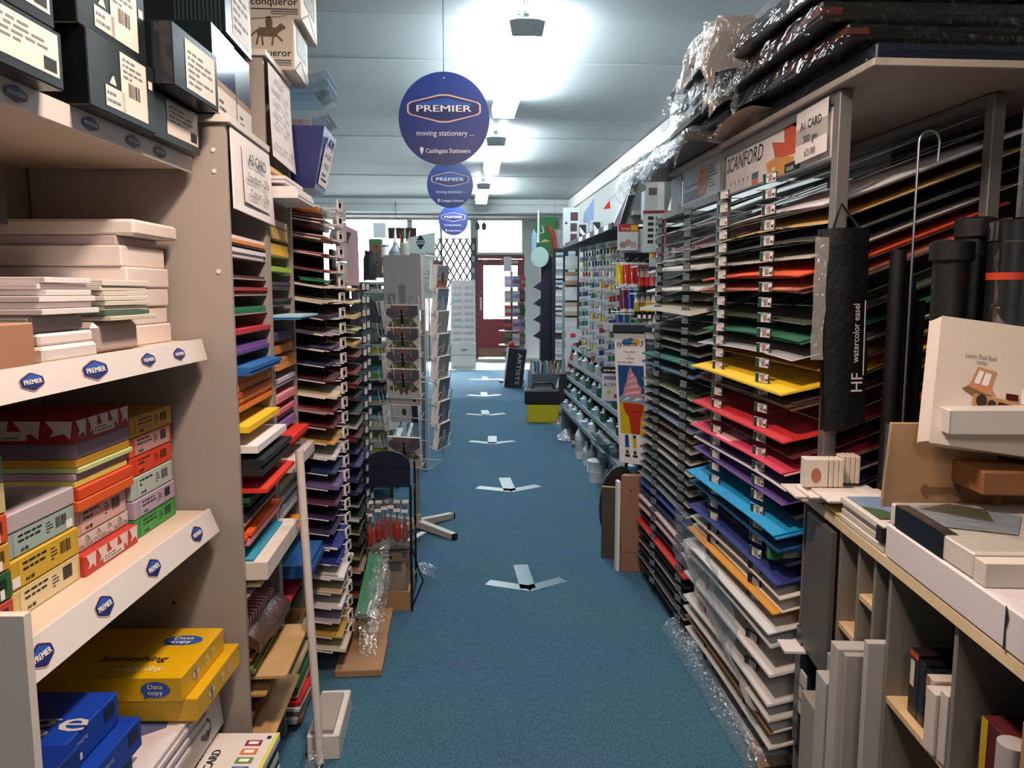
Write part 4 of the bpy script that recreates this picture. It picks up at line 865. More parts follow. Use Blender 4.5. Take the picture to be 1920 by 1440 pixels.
def conq(mb, o, u, v, w, h):
    G = mat('#6a5a44', .5)
    mb.text('conqueror', o + u * w * .65 + v * h * .26, u, v, h * .2, INK, width=w * .62, bold=.012, lift=.001)
    mb.rect(o, u, v, w * .34, h * .17, w * .96, h * .19, INK, .001); mb.rect(o, u, v, w * .60, h * .12, w * .96, h * .15, GREYINK, .001); mb.rect(o, u, v, w * .60, h * .08, w * .96, h * .10, GREYINK, .001)
    # small rider emblem: body, horse, legs, tail
    e = o + u * w * .66 + v * h * .64
    mb.shape([(-.035, .0), (.02, -.002), (.028, .010), (.044, .022), (.050, .020), (.050, .030), (.036, .040), (.022, .026), (-.03, .026), (-.038, .014)], e, u, v, G, .001)
    mb.shape([(-.008, .022), (.010, .022), (.012, .045), (.005, .060), (-.005, .060), (-.011, .045)], e, u, v, G, .0012)
    for a_, b_, wd in (((-.032, .004), (-.040, -.026), .0028), ((-.022, .0), (-.020, -.028), .0028), ((.012, .0), (.008, -.028), .0028), ((.022, .004), (.040, -.014), .0028), ((-.036, .018), (-.056, .0), .0024), ((-.055, .050), (.055, .062), .0012)):
        d = V(b_[0] - a_[0], b_[1] - a_[1], 0).normalized() * wd
        mb.shape([(a_[0] - d.y, a_[1] + d.x), (a_[0] + d.y, a_[1] - d.x), (b_[0] + d.y, b_[1] - d.x), (b_[0] - d.y, b_[1] + d.x)], e, u, v, G, .0012)
def conq_end(mb, o, u, v, w, h):
    D = mat('#3a3a38', .5)
    mb.rect(o, u, v, w * .2, h * .42, w * .85, h * .92, D, .001); mb.print_lines(o + u * w * .25 + v * h * .48, u, v, w * .5, h * .36, 3, mat('#a8a29a', .5), lift=.0014)
    for q in ((0, .02), (1, .02)): pass
    mb.shape([(0.004, .004), (w * .45, h * .36), (w * .47, h * .345), (.012, .002)], o, u, v, GREYINK, .001); mb.shape([(w - .004, .004), (w * .45, h * .36), (w * .43, h * .345), (w - .012, .002)], o, u, v, GREYINK, .001)
GC = 'white laid paper boxes above the pigeonholes'
wbox('paper_box', 'lower white paper box with rider emblem on the taller pigeonhole unit', 'box', (-.72, 2.56, 2.094), (-.50, 2.79, 2.25), '#d9cec0', conq_end, conq, GC)
wbox('paper_box', 'upper white paper box with dark end print, top of the stack by the ceiling', 'box', (-.71, 2.575, 2.252), (-.478, 2.86, 2.41), '#d9cec0', conq_end, conq, GC)
# navy leaflet bin and clear trays above the white rack
t = thing('leaflet_bin', 'navy blue plastic bin with a taped paper ticket above the white rack', 'bin', (-.52, 2.86, 1.72))
NV = mat('#1c2468', .3, var=.08); NVI = mat('#4a5a9a', .4)
zb, zt = 1.75, 1.955
def ring(x0, x1, y0, y1, z): return [V(x0, y0, z), V(x1, y0, z), V(x1, y1 - .0, z), V(x0, y1, z)]
mb = MB(); A = ring(-.62, -.475, 2.705, 2.90, zb); B = ring(-.62, -.435, 2.70, 2.97, zt); A2 = ring(-.615, -.480, 2.71, 2.895, zb + .004); B2 = ring(-.615, -.440, 2.705, 2.965, zt)
for k in range(4):
    j = (k + 1) % 4; mb.poly([A[k], A[j], B[j], B[k]], NV); mb.poly([A2[j], A2[k], B2[k], B2[j]], NVI); mb.poly([B[k], B[j], B2[j], B2[k]], NV)
mb.poly(A[::-1], NV); mb.poly(A2, NVI); mb.build('shell', t)
dirx = (B[1] - A[1]); uu = (B[2] - B[1]).normalized(); 
o = A[1] + (B[1] - A[1]) * .1 + uu * .03; vv_ = ((B[1] + B[2]) / 2 - (A[1] + A[2]) / 2).normalized()
mb = MB(); mb.rect(o, uu, vv_, .0, .0, .17, .14, PAPER, .003); mb.text('A4 CARD', o + uu * .085 + vv_ * .10, uu, vv_, .026, INK, width=.12, lift=.004); mb.text('PACKS', o + uu * .085 + vv_ * .065, uu, vv_, .024, INK, width=.09, lift=.004); mb.print_lines(o + uu * .03 + vv_ * .015, uu, vv_, .11, .035, 2, INK, lift=.004); mb.build('paper_ticket', t)
mb = MB(); c = B[1] * .5 + B[2] * .5 - vv_ * .06
mb.tube([c - uu * .05 + X_ * .004, c - uu * .05 + vv_ * .035 + X_ * .006, c + uu * .05 + vv_ * .035 + X_ * .006, c + uu * .05 + X_ * .004], .004, mat('#8f9cc8', .3), 5); mb.build('handle_slot', t)
MB().cbox((-.55, 2.82, 1.96), (.05, .03, .03), mat('#c8644a', .5)).cbox((-.53, 2.88, 1.955), (.04, .03, .05), mat('#d8b088', .5)).build('leaflets', t)
t = thing('clear_tray_stack', 'clear acrylic trays with upturned lips floating above the navy bin', 'tray', (-.52, 2.9, 2.02))
for k, z in enumerate((2.12, 2.09, 2.06, 1.975)):
    mb = MB(); mb.grid(lambda p, q: (-.66 + .235 * q, 2.72 + .24 * p, z + .010 * q + .12 * max(0, q - .8) ** 1.0 * .5), 2, 5, ACRYLIC, th=.003); mb.f = [f[::-1] for f in mb.f]; mb.build('tray', t)
MB().box((-.66, 2.72, 1.74), (-.655, 2.96, 2.14), ACRYLIC).build('back_sheet', t)
# top boxes in the white rack (pens and pads in clear trays)
for k, (z, lab) in enumerate([(cz[0] + .004, 'clear tray of amber pens at the top of the white rack'), (cz[1] + .004, 'clear tray of dark brush pens second from the top of the white rack')]):
    t = thing('pen_tray', lab, 'tray', (-.62, 2.84, z), 'clear pen trays in the white rack')
    MB().obox((-.82, 2.71, z), (.37, 0, -.05), (0, .26, 0), (0, 0, .004), mat('#d8b4b0', .3)).build('tray_base', t)
    MB().obox((-.45, 2.71, z - .05), (.003, 0, 0), (0, .26, 0), (0, 0, .05), ACRYLIC).build('front_lip', t)
    for q in range(9):
        c_ = ['#b8702a', '#3a2c24', '#5a5a5e', '#c8923a', '#2a2c34', '#8a8f94', '#a84a28'][(q * 3 + k) % 7]
        MB().tube([(-.78, 2.725 + .028 * q, z + .028), (-.47, 2.725 + .028 * q, z - .012)], .010, mat(c_, .35), 6).build('pen', t)
pk = thing('craft_pack', 'small green and clear craft pack in the white rack under crimson paper', 'pack', (-.50, 2.76, cz[4] + .02)); MB().cbox((-.49, 2.76, cz[4] - .028), (.09, .10, .008), mat('#1f8a34', .3, var=.4), ry=.1).build('card', pk); MB().cbox((-.49, 2.76, cz[4] - .022), (.10, .11, .004), FILM, ry=.1).build('wrap', pk)
# bottom shelf of the bay: reams and pads
GD = 'paper packs on the lowest shelves'
DC = '#d8a80e'
def dc_end(mb, o, u, v, w, h):
    W = mat('#d8d2c0', .5)
    for k in range(4): mb.cbox if 0 else None
    for dx, dy in ((0, .2), (0, -.2), (-.045, 0), (.045, 0)): mb.disc(o + u * w * (.3 + dx) + v * h * (.5 + dy), u, v, h * .13, h * .13, W, 8, .001)
    mb.rect(o, u, v, w * .29, h * .2, w * .31, h * .8, LOGO_BLUE2, .0014)
    for k in range(2): mb.disc(o + u * w * (.55 + .16 * k) + v * h * .5, u, v, h * .2, h * .24, W, 8, .001); mb.disc(o + u * w * (.55 + .16 * k) + v * h * .5, u, v, h * .1, h * .14, mat(DC, .5), 8, .0014)
def bubble(mb, o, u, v, w, h):
    mb.disc(o, u, v, w / 2, h / 2, LOGO_BLUE2, 24, .001); mb.shape([(-w * .42, -h * .58), (-w * .36, -h * .25), (-w * .15, -h * .4)], o, u, v, LOGO_BLUE2, .001)
    mb.text('Data', o + v * h * .06, u, v, h * .42, mat('#e8d8a0', .5), width=w * .5, bold=.02, lift=.0016); mb.text('copy', o - v * h * .30, u, v, h * .42, PAPER, width=w * .5, bold=.02, lift=.0016)
def dc_near(mb, o, u, v, w, h): bubble(mb, o + u * w * .82 + v * h * .5, u, v, w * .20, h * .66)
def dc_top(mb, o, u, v, w, dep):   # o = front near corner, u along the bay (away), v into the bay
    U2, V2 = -v, u                 # read from the camera side
    bubble(mb, o + u * w * .72 + v * dep * .22, U2, V2, .092, .052)
    mb.text('Something', o + u * w * .30 + v * dep * .45, U2, V2, .036, INK, bold=.02, lift=.001, shear=.2); mb.text('every day', o + u * w * .12 + v * dep * .36, U2, V2, .030, mat('#e8e0b0', .5), bold=.02, lift=.001, shear=.2)
zs = .374
pack('paper_ream', 'lower yellow ream of copier paper pushed out on the lowest strip shelf', 'paper', GD, .0, .27, -.06, .31, .456, .054, DC, dc_end, None, rough=.3)
pack('paper_ream', 'upper yellow ream of copier paper with blue speech bubble logos', 'paper', GD, .035, .285, -.035, .32, .511, .056, DC, dc_end, dc_near, rough=.3, top=dc_top)
def pen_top(mb, o, u, v, w, dep):
    U2, V2 = -v, u; c = o + u * w * .5 + v * dep * .5
    B1, B2, B3 = mat('#5a6288', .3, var=.2), mat('#2a3050', .25), mat('#9aa0b8', .3)
    mb.shape([(-.10, -.09), (-.055, -.02), (.02, .085), (.085, .07), (.10, .02), (.05, -.02), (-.04, -.075)], c, U2, V2, B1, .001); mb.shape([(-.10, -.09), (-.03, .0), (.0, .0), (-.02, -.04)], c, U2, V2, B2, .0014); mb.shape([(-.02, .0), (.04, .07), (.055, .068), (.0, .0)], c, U2, V2, B3, .0014)
    for k in range(9): mb.rect(c, U2, V2, -.13, .08 - .012 * k, -.02 - .012 * k, .082 - .012 * k, GREYINK, .001)
    mb.barcode(o + u * w * .12 + v * dep * .32, U2, V2, .04, .022, INK, lift=.001); mb.disc(o + u * w * .88 + v * dep * .1, U2, V2, .012, .010, LOGO_BLUE, 8, .001)
for k in range(6):
    pack('writing_pad', 'white writing pad with a blue fountain pen picture, top of its pile' if k == 5 else f'white writing pad edge, {NTH[5 - k]} down in the pile under the pen picture', 'pad', GD, .15 + .004 * (k % 3), .445 + .003 * (k % 2), -.035 + .004 * (k % 2), .27, .376 + .0125 * k, .0115, '#d6cfd0', top=pen_top if k == 5 else None, bevel=.001)
def blue_deco(mb, o, u, v, w, h):
    mb.rect(o, u, v, w * .78, h * .45, w * .93, h * .85, mat('#14141c', .4), .001); mb.rect(o, u, v, w * .34, h * .12, w * .44, h * .34, PAPER, .001); mb.text('imaging', o + u * w * .45 + v * h * .62, u, v, h * .2, mat('#9fb0e0', .4), lift=.001)
def blue_top(mb, o, u, v, w, dep):
    U2, V2 = -v, u
    mb.text('image', o + u * w * .42 + v * dep * .42, U2, V2, .085, mat('#b8b2a8', .4), bold=.01, lift=.001, width=.26)
    c = o + u * w * .5 + v * dep * .35
BLU = '#123a9c'
pack('paper_ream', 'bright blue ream of copier paper on top of its blue pile', 'paper', GD, .52, .745, -.02, .30, .605, .058, BLU, blue_deco, rough=.3, top=blue_top)
pack('paper_ream', 'blue ream of copier paper second in the blue pile', 'paper', GD, .50, .72, -.05, .30, .545, .058, BLU, blue_deco, rough=.3)
pack('paper_ream', 'blue ream of copier paper third in the blue pile', 'paper', GD, .51, .73, -.035, .30, .49, .054, BLU, blue_deco, rough=.3)
pack('paper_ream', 'blue ream of copier paper lowest in the blue pile', 'paper', GD, .51, .73, -.03, .30, .376, .114, BLU, blue_deco, rough=.3)
pack('paper_ream', 'small dark blue pack standing in front of the blue reams at the left edge', 'paper', GD, .70, .78, -.05, .2, .60, .07, '#0e2a78', rough=.3)
# pads at floor level in front of the pigeonholes
def fluo_top(mb, o, u, v, w, dep):
    U2, V2 = u, v
    mb.text('FLUORESCENT', o + u * w * .42 + v * dep * .62, u, v, .0, INK) if 0 else None
    Ux, Vx = u, v
    mb.text('FLUORESCENT', o + u * w * .38 + v * dep * .60, u, v, .030, INK, width=w * .62, bold=.03, lift=.001); mb.text('CARD', o + u * w * .62 + v * dep * .46, u, v, .03, INK, bold=.03, lift=.001); mb.text('A4', o + u * w * .5 + v * dep * .73, u, v, .03, mat('#a83058', .5), bold=.03, lift=.001)
    for k, c in enumerate(['#8a2c4a', '#d8743a', '#5a8a3a', '#3a4a8a', '#a83030', '#4a5aa0', '#8a3a6a']):
        q = o + u * w * (.85 - .12 * k) + v * dep * .2; mb.rect(q, u, v, -.012, -.02, .012, .02, mat(c, .5), .001); mb.rect(q, u, v, -.006, -.012, .006, .012, PAPER, .0014)
    mb.disc(o + u * w * .93 + v * dep * .08, u, v, .008, .006, LOGO_BLUE, 8, .001); mb.rect(o, u, v, 0, 0, w, .01, mat('#d8d060', .5), .0008)
pads = [('#2a2c30', 'dark grey'), ('#1c1e24', 'black'), ('#c8c0b8', 'off-white'), ('#202228', 'charcoal'), ('#d0c8c4', 'white'), ('#26282c', 'soft black'), ('#cfc6c2', 'pale')]
for k, (c, nm) in enumerate(pads):
    pack('card_pad', f'{nm} card pad at floor level, {NTH[len(pads) - k]} in the pile under the fluorescent pad', 'pad', GD, .0 + .004 * k, .255, -.155 + .002 * (k % 2), .25, .125 + .02 * k, .019, c, bevel=.001)
pack('card_pad', 'white fluorescent card pad with coloured icons at floor level', 'pad', GD, .03, .33, -.165, .26, .266, .018, '#dcd4cc', top=fluo_top, bevel=.001)
MB().obox(bay(.34, .12, 0), -E2 * .25, -E1 * .34, Z_ * .124, mat('#b8aca2', .6)).build('plinth', by)
# red folder pack and books at the bottom of the farther column
t = pack('folder_pack', 'red topped folder pack leaning low beside the white tube', 'folder', GD, -.60, -.44, -.085, .22, .09, .012, '#c8261c', bevel=.001)
for k in range(4): pack('folder_pack', f'white and grey folder {NTH[k]} below the red folder', 'folder', GD, -.605, -.43, -.085 + .003 * k, .22, .075 - .014 * k, .012, ['#d8d2d0', '#55585c', '#cfc8c4', '#8a8f94'][k], bevel=.001)
# leaning white tube and white box on the floor
t = MB().tube([(-.414, 2.165, .014), (-.474, 2.31, .93)], .0125, mat('#d9cfc8', .4), 10).build('roller_tube'); tag(t, 'white cardboard tube leaning on the farther pigeonhole unit', 'tube')
t = thing('white_box', 'white open carton of card on the carpet at the foot of the pigeonholes', 'box', (-.45, 2.36, 0))
MB().box((-.458, 2.20, 0), (-.362, 2.47, .078), mat('#d8d2ca', .6)).build('carton', t, bevel=.003)
MB().obox((-.45, 2.21, .079), (.07, 0, 0), (0, .22, 0), (0, 0, .012), CREAM).build('card_inside', t)
c = MB().grid(lambda p, q: (-.44 + .05 * q + .01 * math.sin(7 * p), 2.02 + .1 * p, .002 + .07 * p + .012 * math.sin(9 * q)), 5, 5, FILM).build('plastic_sleeve'); tag(c, 'crumpled clear sleeve on the floor at the foot of the white tube', 'sleeve')
# ------------------------------------------------------------------ above the right racks: shelf board and wrapped portfolios
from mathutils import noise
bd = MB().box((.94, 1.735, 1.906), (XR, 3.42, 1.924), mat('#b9ada2', .6, var=.05, scale=3)); bdo = bd.build('shelf_board', bevel=.002)
tag(bdo, 'pale shelf board across the tops of the right hand card racks', 'shelf')
def crumple(p, amp, sc, seed):
    q = p * sc + V(seed * 3.1, seed * 1.7, seed)
    n = noise.noise_vector(q); m_ = noise.noise_vector(q * 2.7)
    return p + (n + m_ * .5) * amp
def drape(x0, x1, y0, y1, z, dx, dy, seed, mt, amp=.012, nu=22, nv=20, sc=9., flare=.03, zrise=0.):
    """plastic laid over a slab: flat on top from x1 to x0, hanging dx over the aisle edge and dy over the near edge"""
    def fn(p, q):
        L = (x1 - x0) + dx; a = L * q; M = (y1 - y0) + dy; b = M * p
        if a <= x1 - x0: x, zz = x1 - a, 0.
        else: x, zz = x0 - flare * (a - (x1 - x0)) / max(dx, 1e-4), -(a - (x1 - x0))
        if b <= y1 - y0: y = y1 - b
        else: y = y0 - flare * .6; zz -= (b - (y1 - y0))
        P = V(x, y, z + zz + zrise * math.sin(3.1 * p))
        return crumple(P, amp, sc, seed)
    mb = MB(); mb.grid(fn, nu, nv, mt); return mb
FILM_GLOSS = film('glossy_wrap', clear=.85, rough=.08, bump=.7, bscale=20., haze=.0)
def portfolio(label, x0, x1, y0, y1, z, th, col, seed, rz=0., milky=False, dx=.06, dy=.05, amp=.012, zr=0., stripe=None, film2=True):
    t = thing('wrapped_portfolio', label, 'portfolio', ((x0 + x1) / 2, (y0 + y1) / 2, z), 'plastic wrapped portfolios above the right racks')
    MB().box((x0, y0, z), (x1, y1, z + th), mat(col, .35, var=.15, scale=6)).build('board', t, bevel=.004)
    if stripe: MB().box((x0 - .002, y0 - .001, z + th * .3), (x0 + .05, y0 + .4, z + th * .7), mat(stripe, .5)).build('edge_tape', t)
    if film2: drape(x0 - .012, x1, y0 - .012, y1, z + th + .014, dx + th, dy + th, seed, FILM_GLOSS if milky is None else FILM_MILKY if milky else FILM, amp, zrise=zr).build('plastic_wrap', t)
    t.rotation_euler = (0, 0, rz); return t
portfolio('long black portfolio in crinkled clear plastic, farthest along the shelf board', .82, 1.55, 2.70, 3.70, 1.926, .035, '#15161b', 1, -.04, dx=.07, dy=.02, amp=.02)
portfolio('black flat canvas pack with dark near edge in clear plastic', .90, 1.60, 2.60, 3.35, 1.972, .036, '#1d1a18', 2, .03, dx=.02, dy=.01)
portfolio('black pack under milky plastic, third up on the far pile', .86, 1.55, 2.46, 3.2, 2.02, .03, '#22242a', 3, -.06, True, .03, .03, .022)
portfolio('dark pack with a loose clear bag blowing over the aisle', .84, 1.6, 2.30, 3.0, 2.068, .035, '#16181c', 4, .05, False, .09, .05, .03)
portfolio('black pack in a big milky crumpled bag, highest of the far pile', .80, 1.5, 2.26, 2.85, 2.125, .03, '#1a1b1e', 5, -.1, True, .10, .09, .04, .05)
portfolio('dark blue portfolio in tight clear plastic, lowest at the near end', .955, 1.95, 1.755, 2.45, 1.927, .036, '#1a2030', 6, .0, None, .03, .0, .008)
portfolio('black portfolio with rusty print, second up at the near end', .885, 1.95, 1.775, 2.38, 1.972, .034, '#191614', 7, .02, None, .05, .0, .010, stripe='#5a2a1c')
portfolio('greyish black portfolio, third up at the near end', .845, 1.95, 1.78, 2.40, 2.018, .045, '#23211f', 8, -.02, None, .04, .0, .010, stripe='#4e241a')
portfolio('flat black portfolio, fourth up at the near end', .82, 1.95, 1.80, 2.3, 2.075, .04, '#141312', 9, .04, None, .03, .0, .010)
portfolio('topmost black portfolio close to the ceiling at the near end', .86, 1.95, 1.74, 2.35, 2.128, .07, '#101113', 10, -.03, film2=False)
for k, (pos, sz) in enumerate([((.88, 2.98, 1.92), 0)]): pass
p = MB().grid(lambda a, b: (1.02 - .13 * b, 2.72 - .40 * a, 1.928 + .028 * math.sin(2.6 * a) + .012 * b), 8, 3, mat('#c8a890', .7)).build('loose_paper_sheet'); tag(p, 'curled pale brown paper sheet slipped above the long header', 'paper')
# hanging clear bag over the farthest portfolio and foil-like scraps
b = MB().grid(lambda p, q: crumple(V(.80 - .03 * math.sin(3 * q), 3.75 - 1.0 * p, 1.955 - .13 * q * (1 - .5 * p)), .022, 10, 21), 24, 10, FILM).build('hanging_bag'); tag(b, 'clear plastic bag hanging below the farthest portfolio edge', 'bag')
b = MB().grid(lambda p, q: crumple(V(.79 + .25 * q, 3.86 - .5 * p, 1.97 + .05 * math.sin(3 * q)), .025, 9, 25), 16, 10, FILM).build('loose_bag'); tag(b, 'small loose clear plastic scrap at the far end of the portfolios', 'bag')
# long pale roll / leaning board behind the wraps
b = MB().obox((1.5, 2.7, 1.926), (.03, 0, .10), (0, 1.5, 0), (-.05, 0, .30), mat('#c9cdc8', .6)).build('leaning_board'); tag(b, 'pale board leaning on the wall behind the wrapped portfolios', 'board')

# ------------------------------------------------------------------ framing cabinet at the right edge
CO = V(.897, 1.80, 0); CU = V(-.122, -.9925, 0); CV = V(.9925, -.122, 0)
def cab(s, d, z): return CO + CU * s + CV * d + Z_ * z
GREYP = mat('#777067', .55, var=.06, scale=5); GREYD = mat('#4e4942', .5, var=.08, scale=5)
cb = thing('display_cabinet', 'grey pigeonhole display cabinet with a pine top at the right edge', 'cabinet', cab(.4, .2, 0))
def cbox(s0, s1, d0, d1, z0, z1, m_): return MB().obox(cab(s1, d0, z0), CV * (d1 - d0), -CU * (s1 - s0), V(0, 0, z1 - z0), m_)
cbox(-.13, 1.15, -.010, .55, .860, .885, wood_mat('#e2cda8', '#c9ab80', axis=1)).build('top_board', cb, bevel=.002)
for s_, nm in ((-.115, 0), (.139, 1), (.246, 2), (.329, 3), (.401, 4), (.649, 5), (.92, 6), (1.13, 7)):
    cbox(s_ - .006, s_ + .006, .002, .5, .02, .861, GREYP).build('divider', cb, bevel=.001)
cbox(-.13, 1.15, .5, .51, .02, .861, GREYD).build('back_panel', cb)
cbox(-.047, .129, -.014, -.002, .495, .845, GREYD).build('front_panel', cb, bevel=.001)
for s0, s1, z in ((.252, .323, .735), (.145, .240, .625), (-.109, .133, .46), (.407, .643, .585), (.655, .914, .555), (.407, .643, .27)): cbox(s0, s1, .004, .49, z, z + .014, PINE_X).build('shelf', cb, bevel=.001)
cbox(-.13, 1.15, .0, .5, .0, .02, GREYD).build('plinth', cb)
def cthing(name, label, cat, s0, s1, d0, d1, z0, z1, hexc, group=None, tilt=0., bevel=.001, rough=.6, part_='body', deco=None, lean=0.):
    t = thing(name, label, cat, cab((s0 + s1) / 2, (d0 + d1) / 2, z0), group)
    o = cab(s1, d0, z0); w = V(0, 0, z1 - z0) + CV * lean + CU * tilt
    MB().obox(o, CV * (d1 - d0), -CU * (s1 - s0), w, mat(hexc, rough, var=.06, scale=9)).build(part_, t, bevel=bevel)
    if deco: mb = MB(); deco(mb, cab(s0, d0, z0), CU, Z_, s1 - s0, z1 - z0); mb.build('print', t)
    return t
GFB = 'tall boards standing in the display cabinet'
cthing('foam_board', 'tallest pale board of the thick upright pack in the cabinet', 'board', .262, .305, -.055, .3, .02, .645, '#a9a29c', GFB)
cthing('foam_board', 'pale board right beside the tallest in the upright pack', 'board', .306, .325, -.045, .3, .02, .64, '#9c958f', GFB)
cthing('foam_board', 'shorter pale board in front of the upright pack', 'board', .170, .235, -.05, .3, .02, .53, '#a49e9a', GFB)
cthing('foam_board', 'grey board peeping out behind the shorter pale board', 'board', .150, .168, -.02, .3, .02, .565, '#8c8a88', GFB)
cthing('foam_board', 'thin pale strip of board leaning against the tall divider', 'board', .372, .392, -.03, .3, .02, .70, '#a8a39e', GFB, tilt=.0)
GSB = 'small canvases and books on the pine cabinet shelf'
def spine(c):
    return lambda mb, o, u, v, w, h: (mb.rect(o, u, v, w * .15, h * .45, w * .6, h * .85, mat(c, .5), .0008), mb.rect(o, u, v, w * .05, h * .9, w * .95, h * .99, mat('#a8482a', .5), .0008))
cthing('boxed_canvas', 'black boxed canvas with white spine label and orange top on the pine shelf', 'canvas', .462, .498, .02, .16, .600, .728, '#1c1618', GSB, deco=spine('#c8c0b4'), rough=.3)
cthing('boxed_canvas', 'first plain black boxed canvas on the pine shelf', 'canvas', .500, .524, .02, .16, .600, .722, '#121214', GSB, rough=.25)
cthing('boxed_canvas', 'second plain black boxed canvas on the pine shelf, next to the white ones', 'canvas', .526, .545, .02, .16, .600, .718, '#141416', GSB, rough=.25)
cthing('boxed_canvas', 'white wrapped canvas with orange corner on the pine shelf', 'canvas', .548, .575, .01, .15, .600, .718, '#b9aea2', GSB, deco=lambda mb, o, u, v, w, h: mb.rect(o, u, v, 0, h * .65, w * .4, h, mat('#b8643a', .5), .0008), rough=.35)
cthing('boxed_canvas', 'torn white wrapped canvas pushed forward on the pine shelf', 'canvas', .578, .612, -.005, .15, .600, .712, '#c4bbb0', GSB, rough=.35)
cthing('boxed_canvas', 'white boxed canvas against the right divider of the pine shelf', 'canvas', .616, .640, .0, .16, .600, .725, '#bdb4aa', GSB)
cthing('foam_sheet', 'translucent grey sheet standing at the back above the small canvases', 'board', .47, .63, .3, .31, .600, .80, '#5f6866')
cthing('sachet_pack', 'white sachet pack in the small upper cabinet compartment', 'pack', .262, .318, .06, .2, .750, .790, '#d4ccc4'); cthing('sachet_pack', 'tilted white and red sachet above the lower sachet pack', 'pack', .262, .318, .08, .2, .797, .822, '#c8b8b4', tilt=.012)
cthing('small_frame', 'thin dark edged white frame leaning in the cabinet compartment', 'frame', .205, .236, .05, .2, .640, .78, '#b8b0a8')
cthing('card_box', 'yellow and dark red card box low in the right compartment', 'box', .69, .78, .03, .2, .570, .722, '#4e1016', deco=lambda mb, o, u, v, w, h: (mb.rect(o, u, v, 0, 0, w * .2, h, mat('#b89a1c', .5), .0008), mb.disc(o + u * w * .75 + v * h * .2, u, v, w * .35, h * .45, mat('#a88a2a', .5), 20, .001)))
t = MB().tube([cab(.79, .02, .57), cab(.79, .02, .735)], .022, mat('#a49c98', .4), 14).build('wrapped_tube'); tag(t, 'grey translucent wrapped roll standing by the card box', 'roll')
cthing('wood_frame', 'thick wooden frame edge standing at the right picture edge', 'frame', .835, .90, .0, .25, .570, .80, '#9c7450', bevel=.004)
# low clutter between rack and cabinet
cthing('grey_scraper', 'dark grey plastic tool hanging low between rack and cabinet', 'tool', -.10, -.06, -.01, .02, .20, .52, '#3a3f42', rough=.3)
cthing('paper_strip', 'white ticket strip with dark lines hanging low beside the cabinet', 'ticket', -.055, -.01, -.012, -.006, .30, .42, '#c4c0ba', deco=lambda mb, o, u, v, w, h: [mb.rect(o, u, v, 0, h * q, w, h * (q + .03), INK, .0008) for q in (.33, .66)])
cthing('fallen_card', 'curled white card sticking out at the cabinet foot beside the rack', 'card', -.10, -.03, -.06, .02, .47, .478, '#d8d0ca')
cthing('flat_board_pack', 'buff board pack with clips standing low in the cabinet front', 'board', .02, .135, -.03, .3, .02, .40, '#8f877c', GFB)

# things on top of the cabinet
zt = .886
t = cthing('mini_canvas_stack', 'nearest bundle of small white mini canvases on the cabinet corner', 'canvas', -.02, .02, -.045, .010, .925, .995, '#d6cabc', 'mini canvas bundles on the cabinet', bevel=.002, part_='front_canvas')
for k in range(3): MB().obox(cab(.02 - .0, .012 + .012 * k, .925), CV * .011, -CU * .042, V(0, 0, .07), mat('#cdbfb0', .6)).build('canvas', t, bevel=.002)
mb = MB(); mb.disc(cab(.0205, -.02, .955), CV, Z_, .012, .018, mat('#a86a4c', .5), 14, .001); mb.build('printed_spot', t)
t = cthing('mini_canvas_stack', 'second bundle of small white mini canvases behind the nearest one', 'canvas', -.06, -.02, .055, .066, .925, .995, '#d2c6b8', 'mini canvas bundles on the cabinet', bevel=.002, part_='front_canvas')
for k in range(3): MB().obox(cab(-.02, .067 + .012 * k, .925), CV * .011, -CU * .045, V(0, 0, .07), mat('#cdbfb0', .6)).build('canvas', t, bevel=.002)
GPP = 'leaflets and pads lying on the cabinet'
for k, (c, s0, d0, w_, dd) in enumerate([('#c8b060', .06, -.01, .11, .16), ('#d8ccc4', -.07, -.06, .12, .2), ('#d4c4bc', -.08, -.075, .13, .17), ('#dcd2cc', -.05, -.05, .13, .18), ('#e0d8d4', .02, -.03, .12, .16)]):
    cthing('leaflet', ['thin yellowish leaflet lowest on the cabinet corner', 'white leaflet second lowest on the cabinet corner', 'pinkish leaflet overhanging the cabinet corner', 'white leaflet under the mini canvases', 'white folded leaflet topmost on the cabinet corner'][k], 'leaflet', s0, s0 + w_, d0, d0 + dd, zt + .002 + .0075 * k, zt + .0085 + .0075 * k, c, GPP, tilt=.002)
def pic_top(mb, s0, s1, d0, d1, z):
    o = cab(s1, d0, z); u, v = CV, -CU; w, dp = d1 - d0, s1 - s0
    mb.rect(o, u, v, w * .05, dp * .2, w * .75, dp * .95, mat('#7a94b0', .3, var=.2), .001); mb.shape([(w * .05, dp * .2), (w * .3, dp * .2), (w * .2, dp * .5), (w * .05, dp * .6)], o, u, v, mat('#4e5c40', .4, var=.2), .0014)
GPD = 'watercolour pads piled on the cabinet'
for k in range(4):
    t = cthing('paint_pad', f'clear wrapped painting pad, {NTH[3 - k]} from the top beside the white carton', 'pad', .15 + .006 * (k % 2), .385, -.01 + .004 * (k % 3), .22, zt + .0135 * k, zt + .0128 + .0135 * k, ['#c9bfb4', '#b8b0a8', '#d0c6bc', '#cfc8c0'][k], GPD)
    if k == 3: mb = MB(); pic_top(mb, .15, .385, -.01, .22, zt + .0135 * 4); mb.build('cover_picture', t); cbox(.36, .386, -.014, .0, zt + .02, zt + .05, BLACK).build('black_edge', t)
t = cthing('white_carton', 'big white shallow carton overhanging the pine top at the right edge', 'box', .40, .855, -.012, .40, zt, zt + .066, '#cfc8ca', bevel=.003)
mb = MB(); mb.shape([(.0, .0), (.006, .0), (.004, .03), (.009, .05), (.003, .066), (.0, .066)], cab(.80, -.0125, zt), CU, Z_, INK, .0006); mb.build('torn_corner', t)
cbox(.862, .872, -.02, .40, zt + .001, zt + .14, mat('#5c5f62', .35)).build('grey_sheet', None)
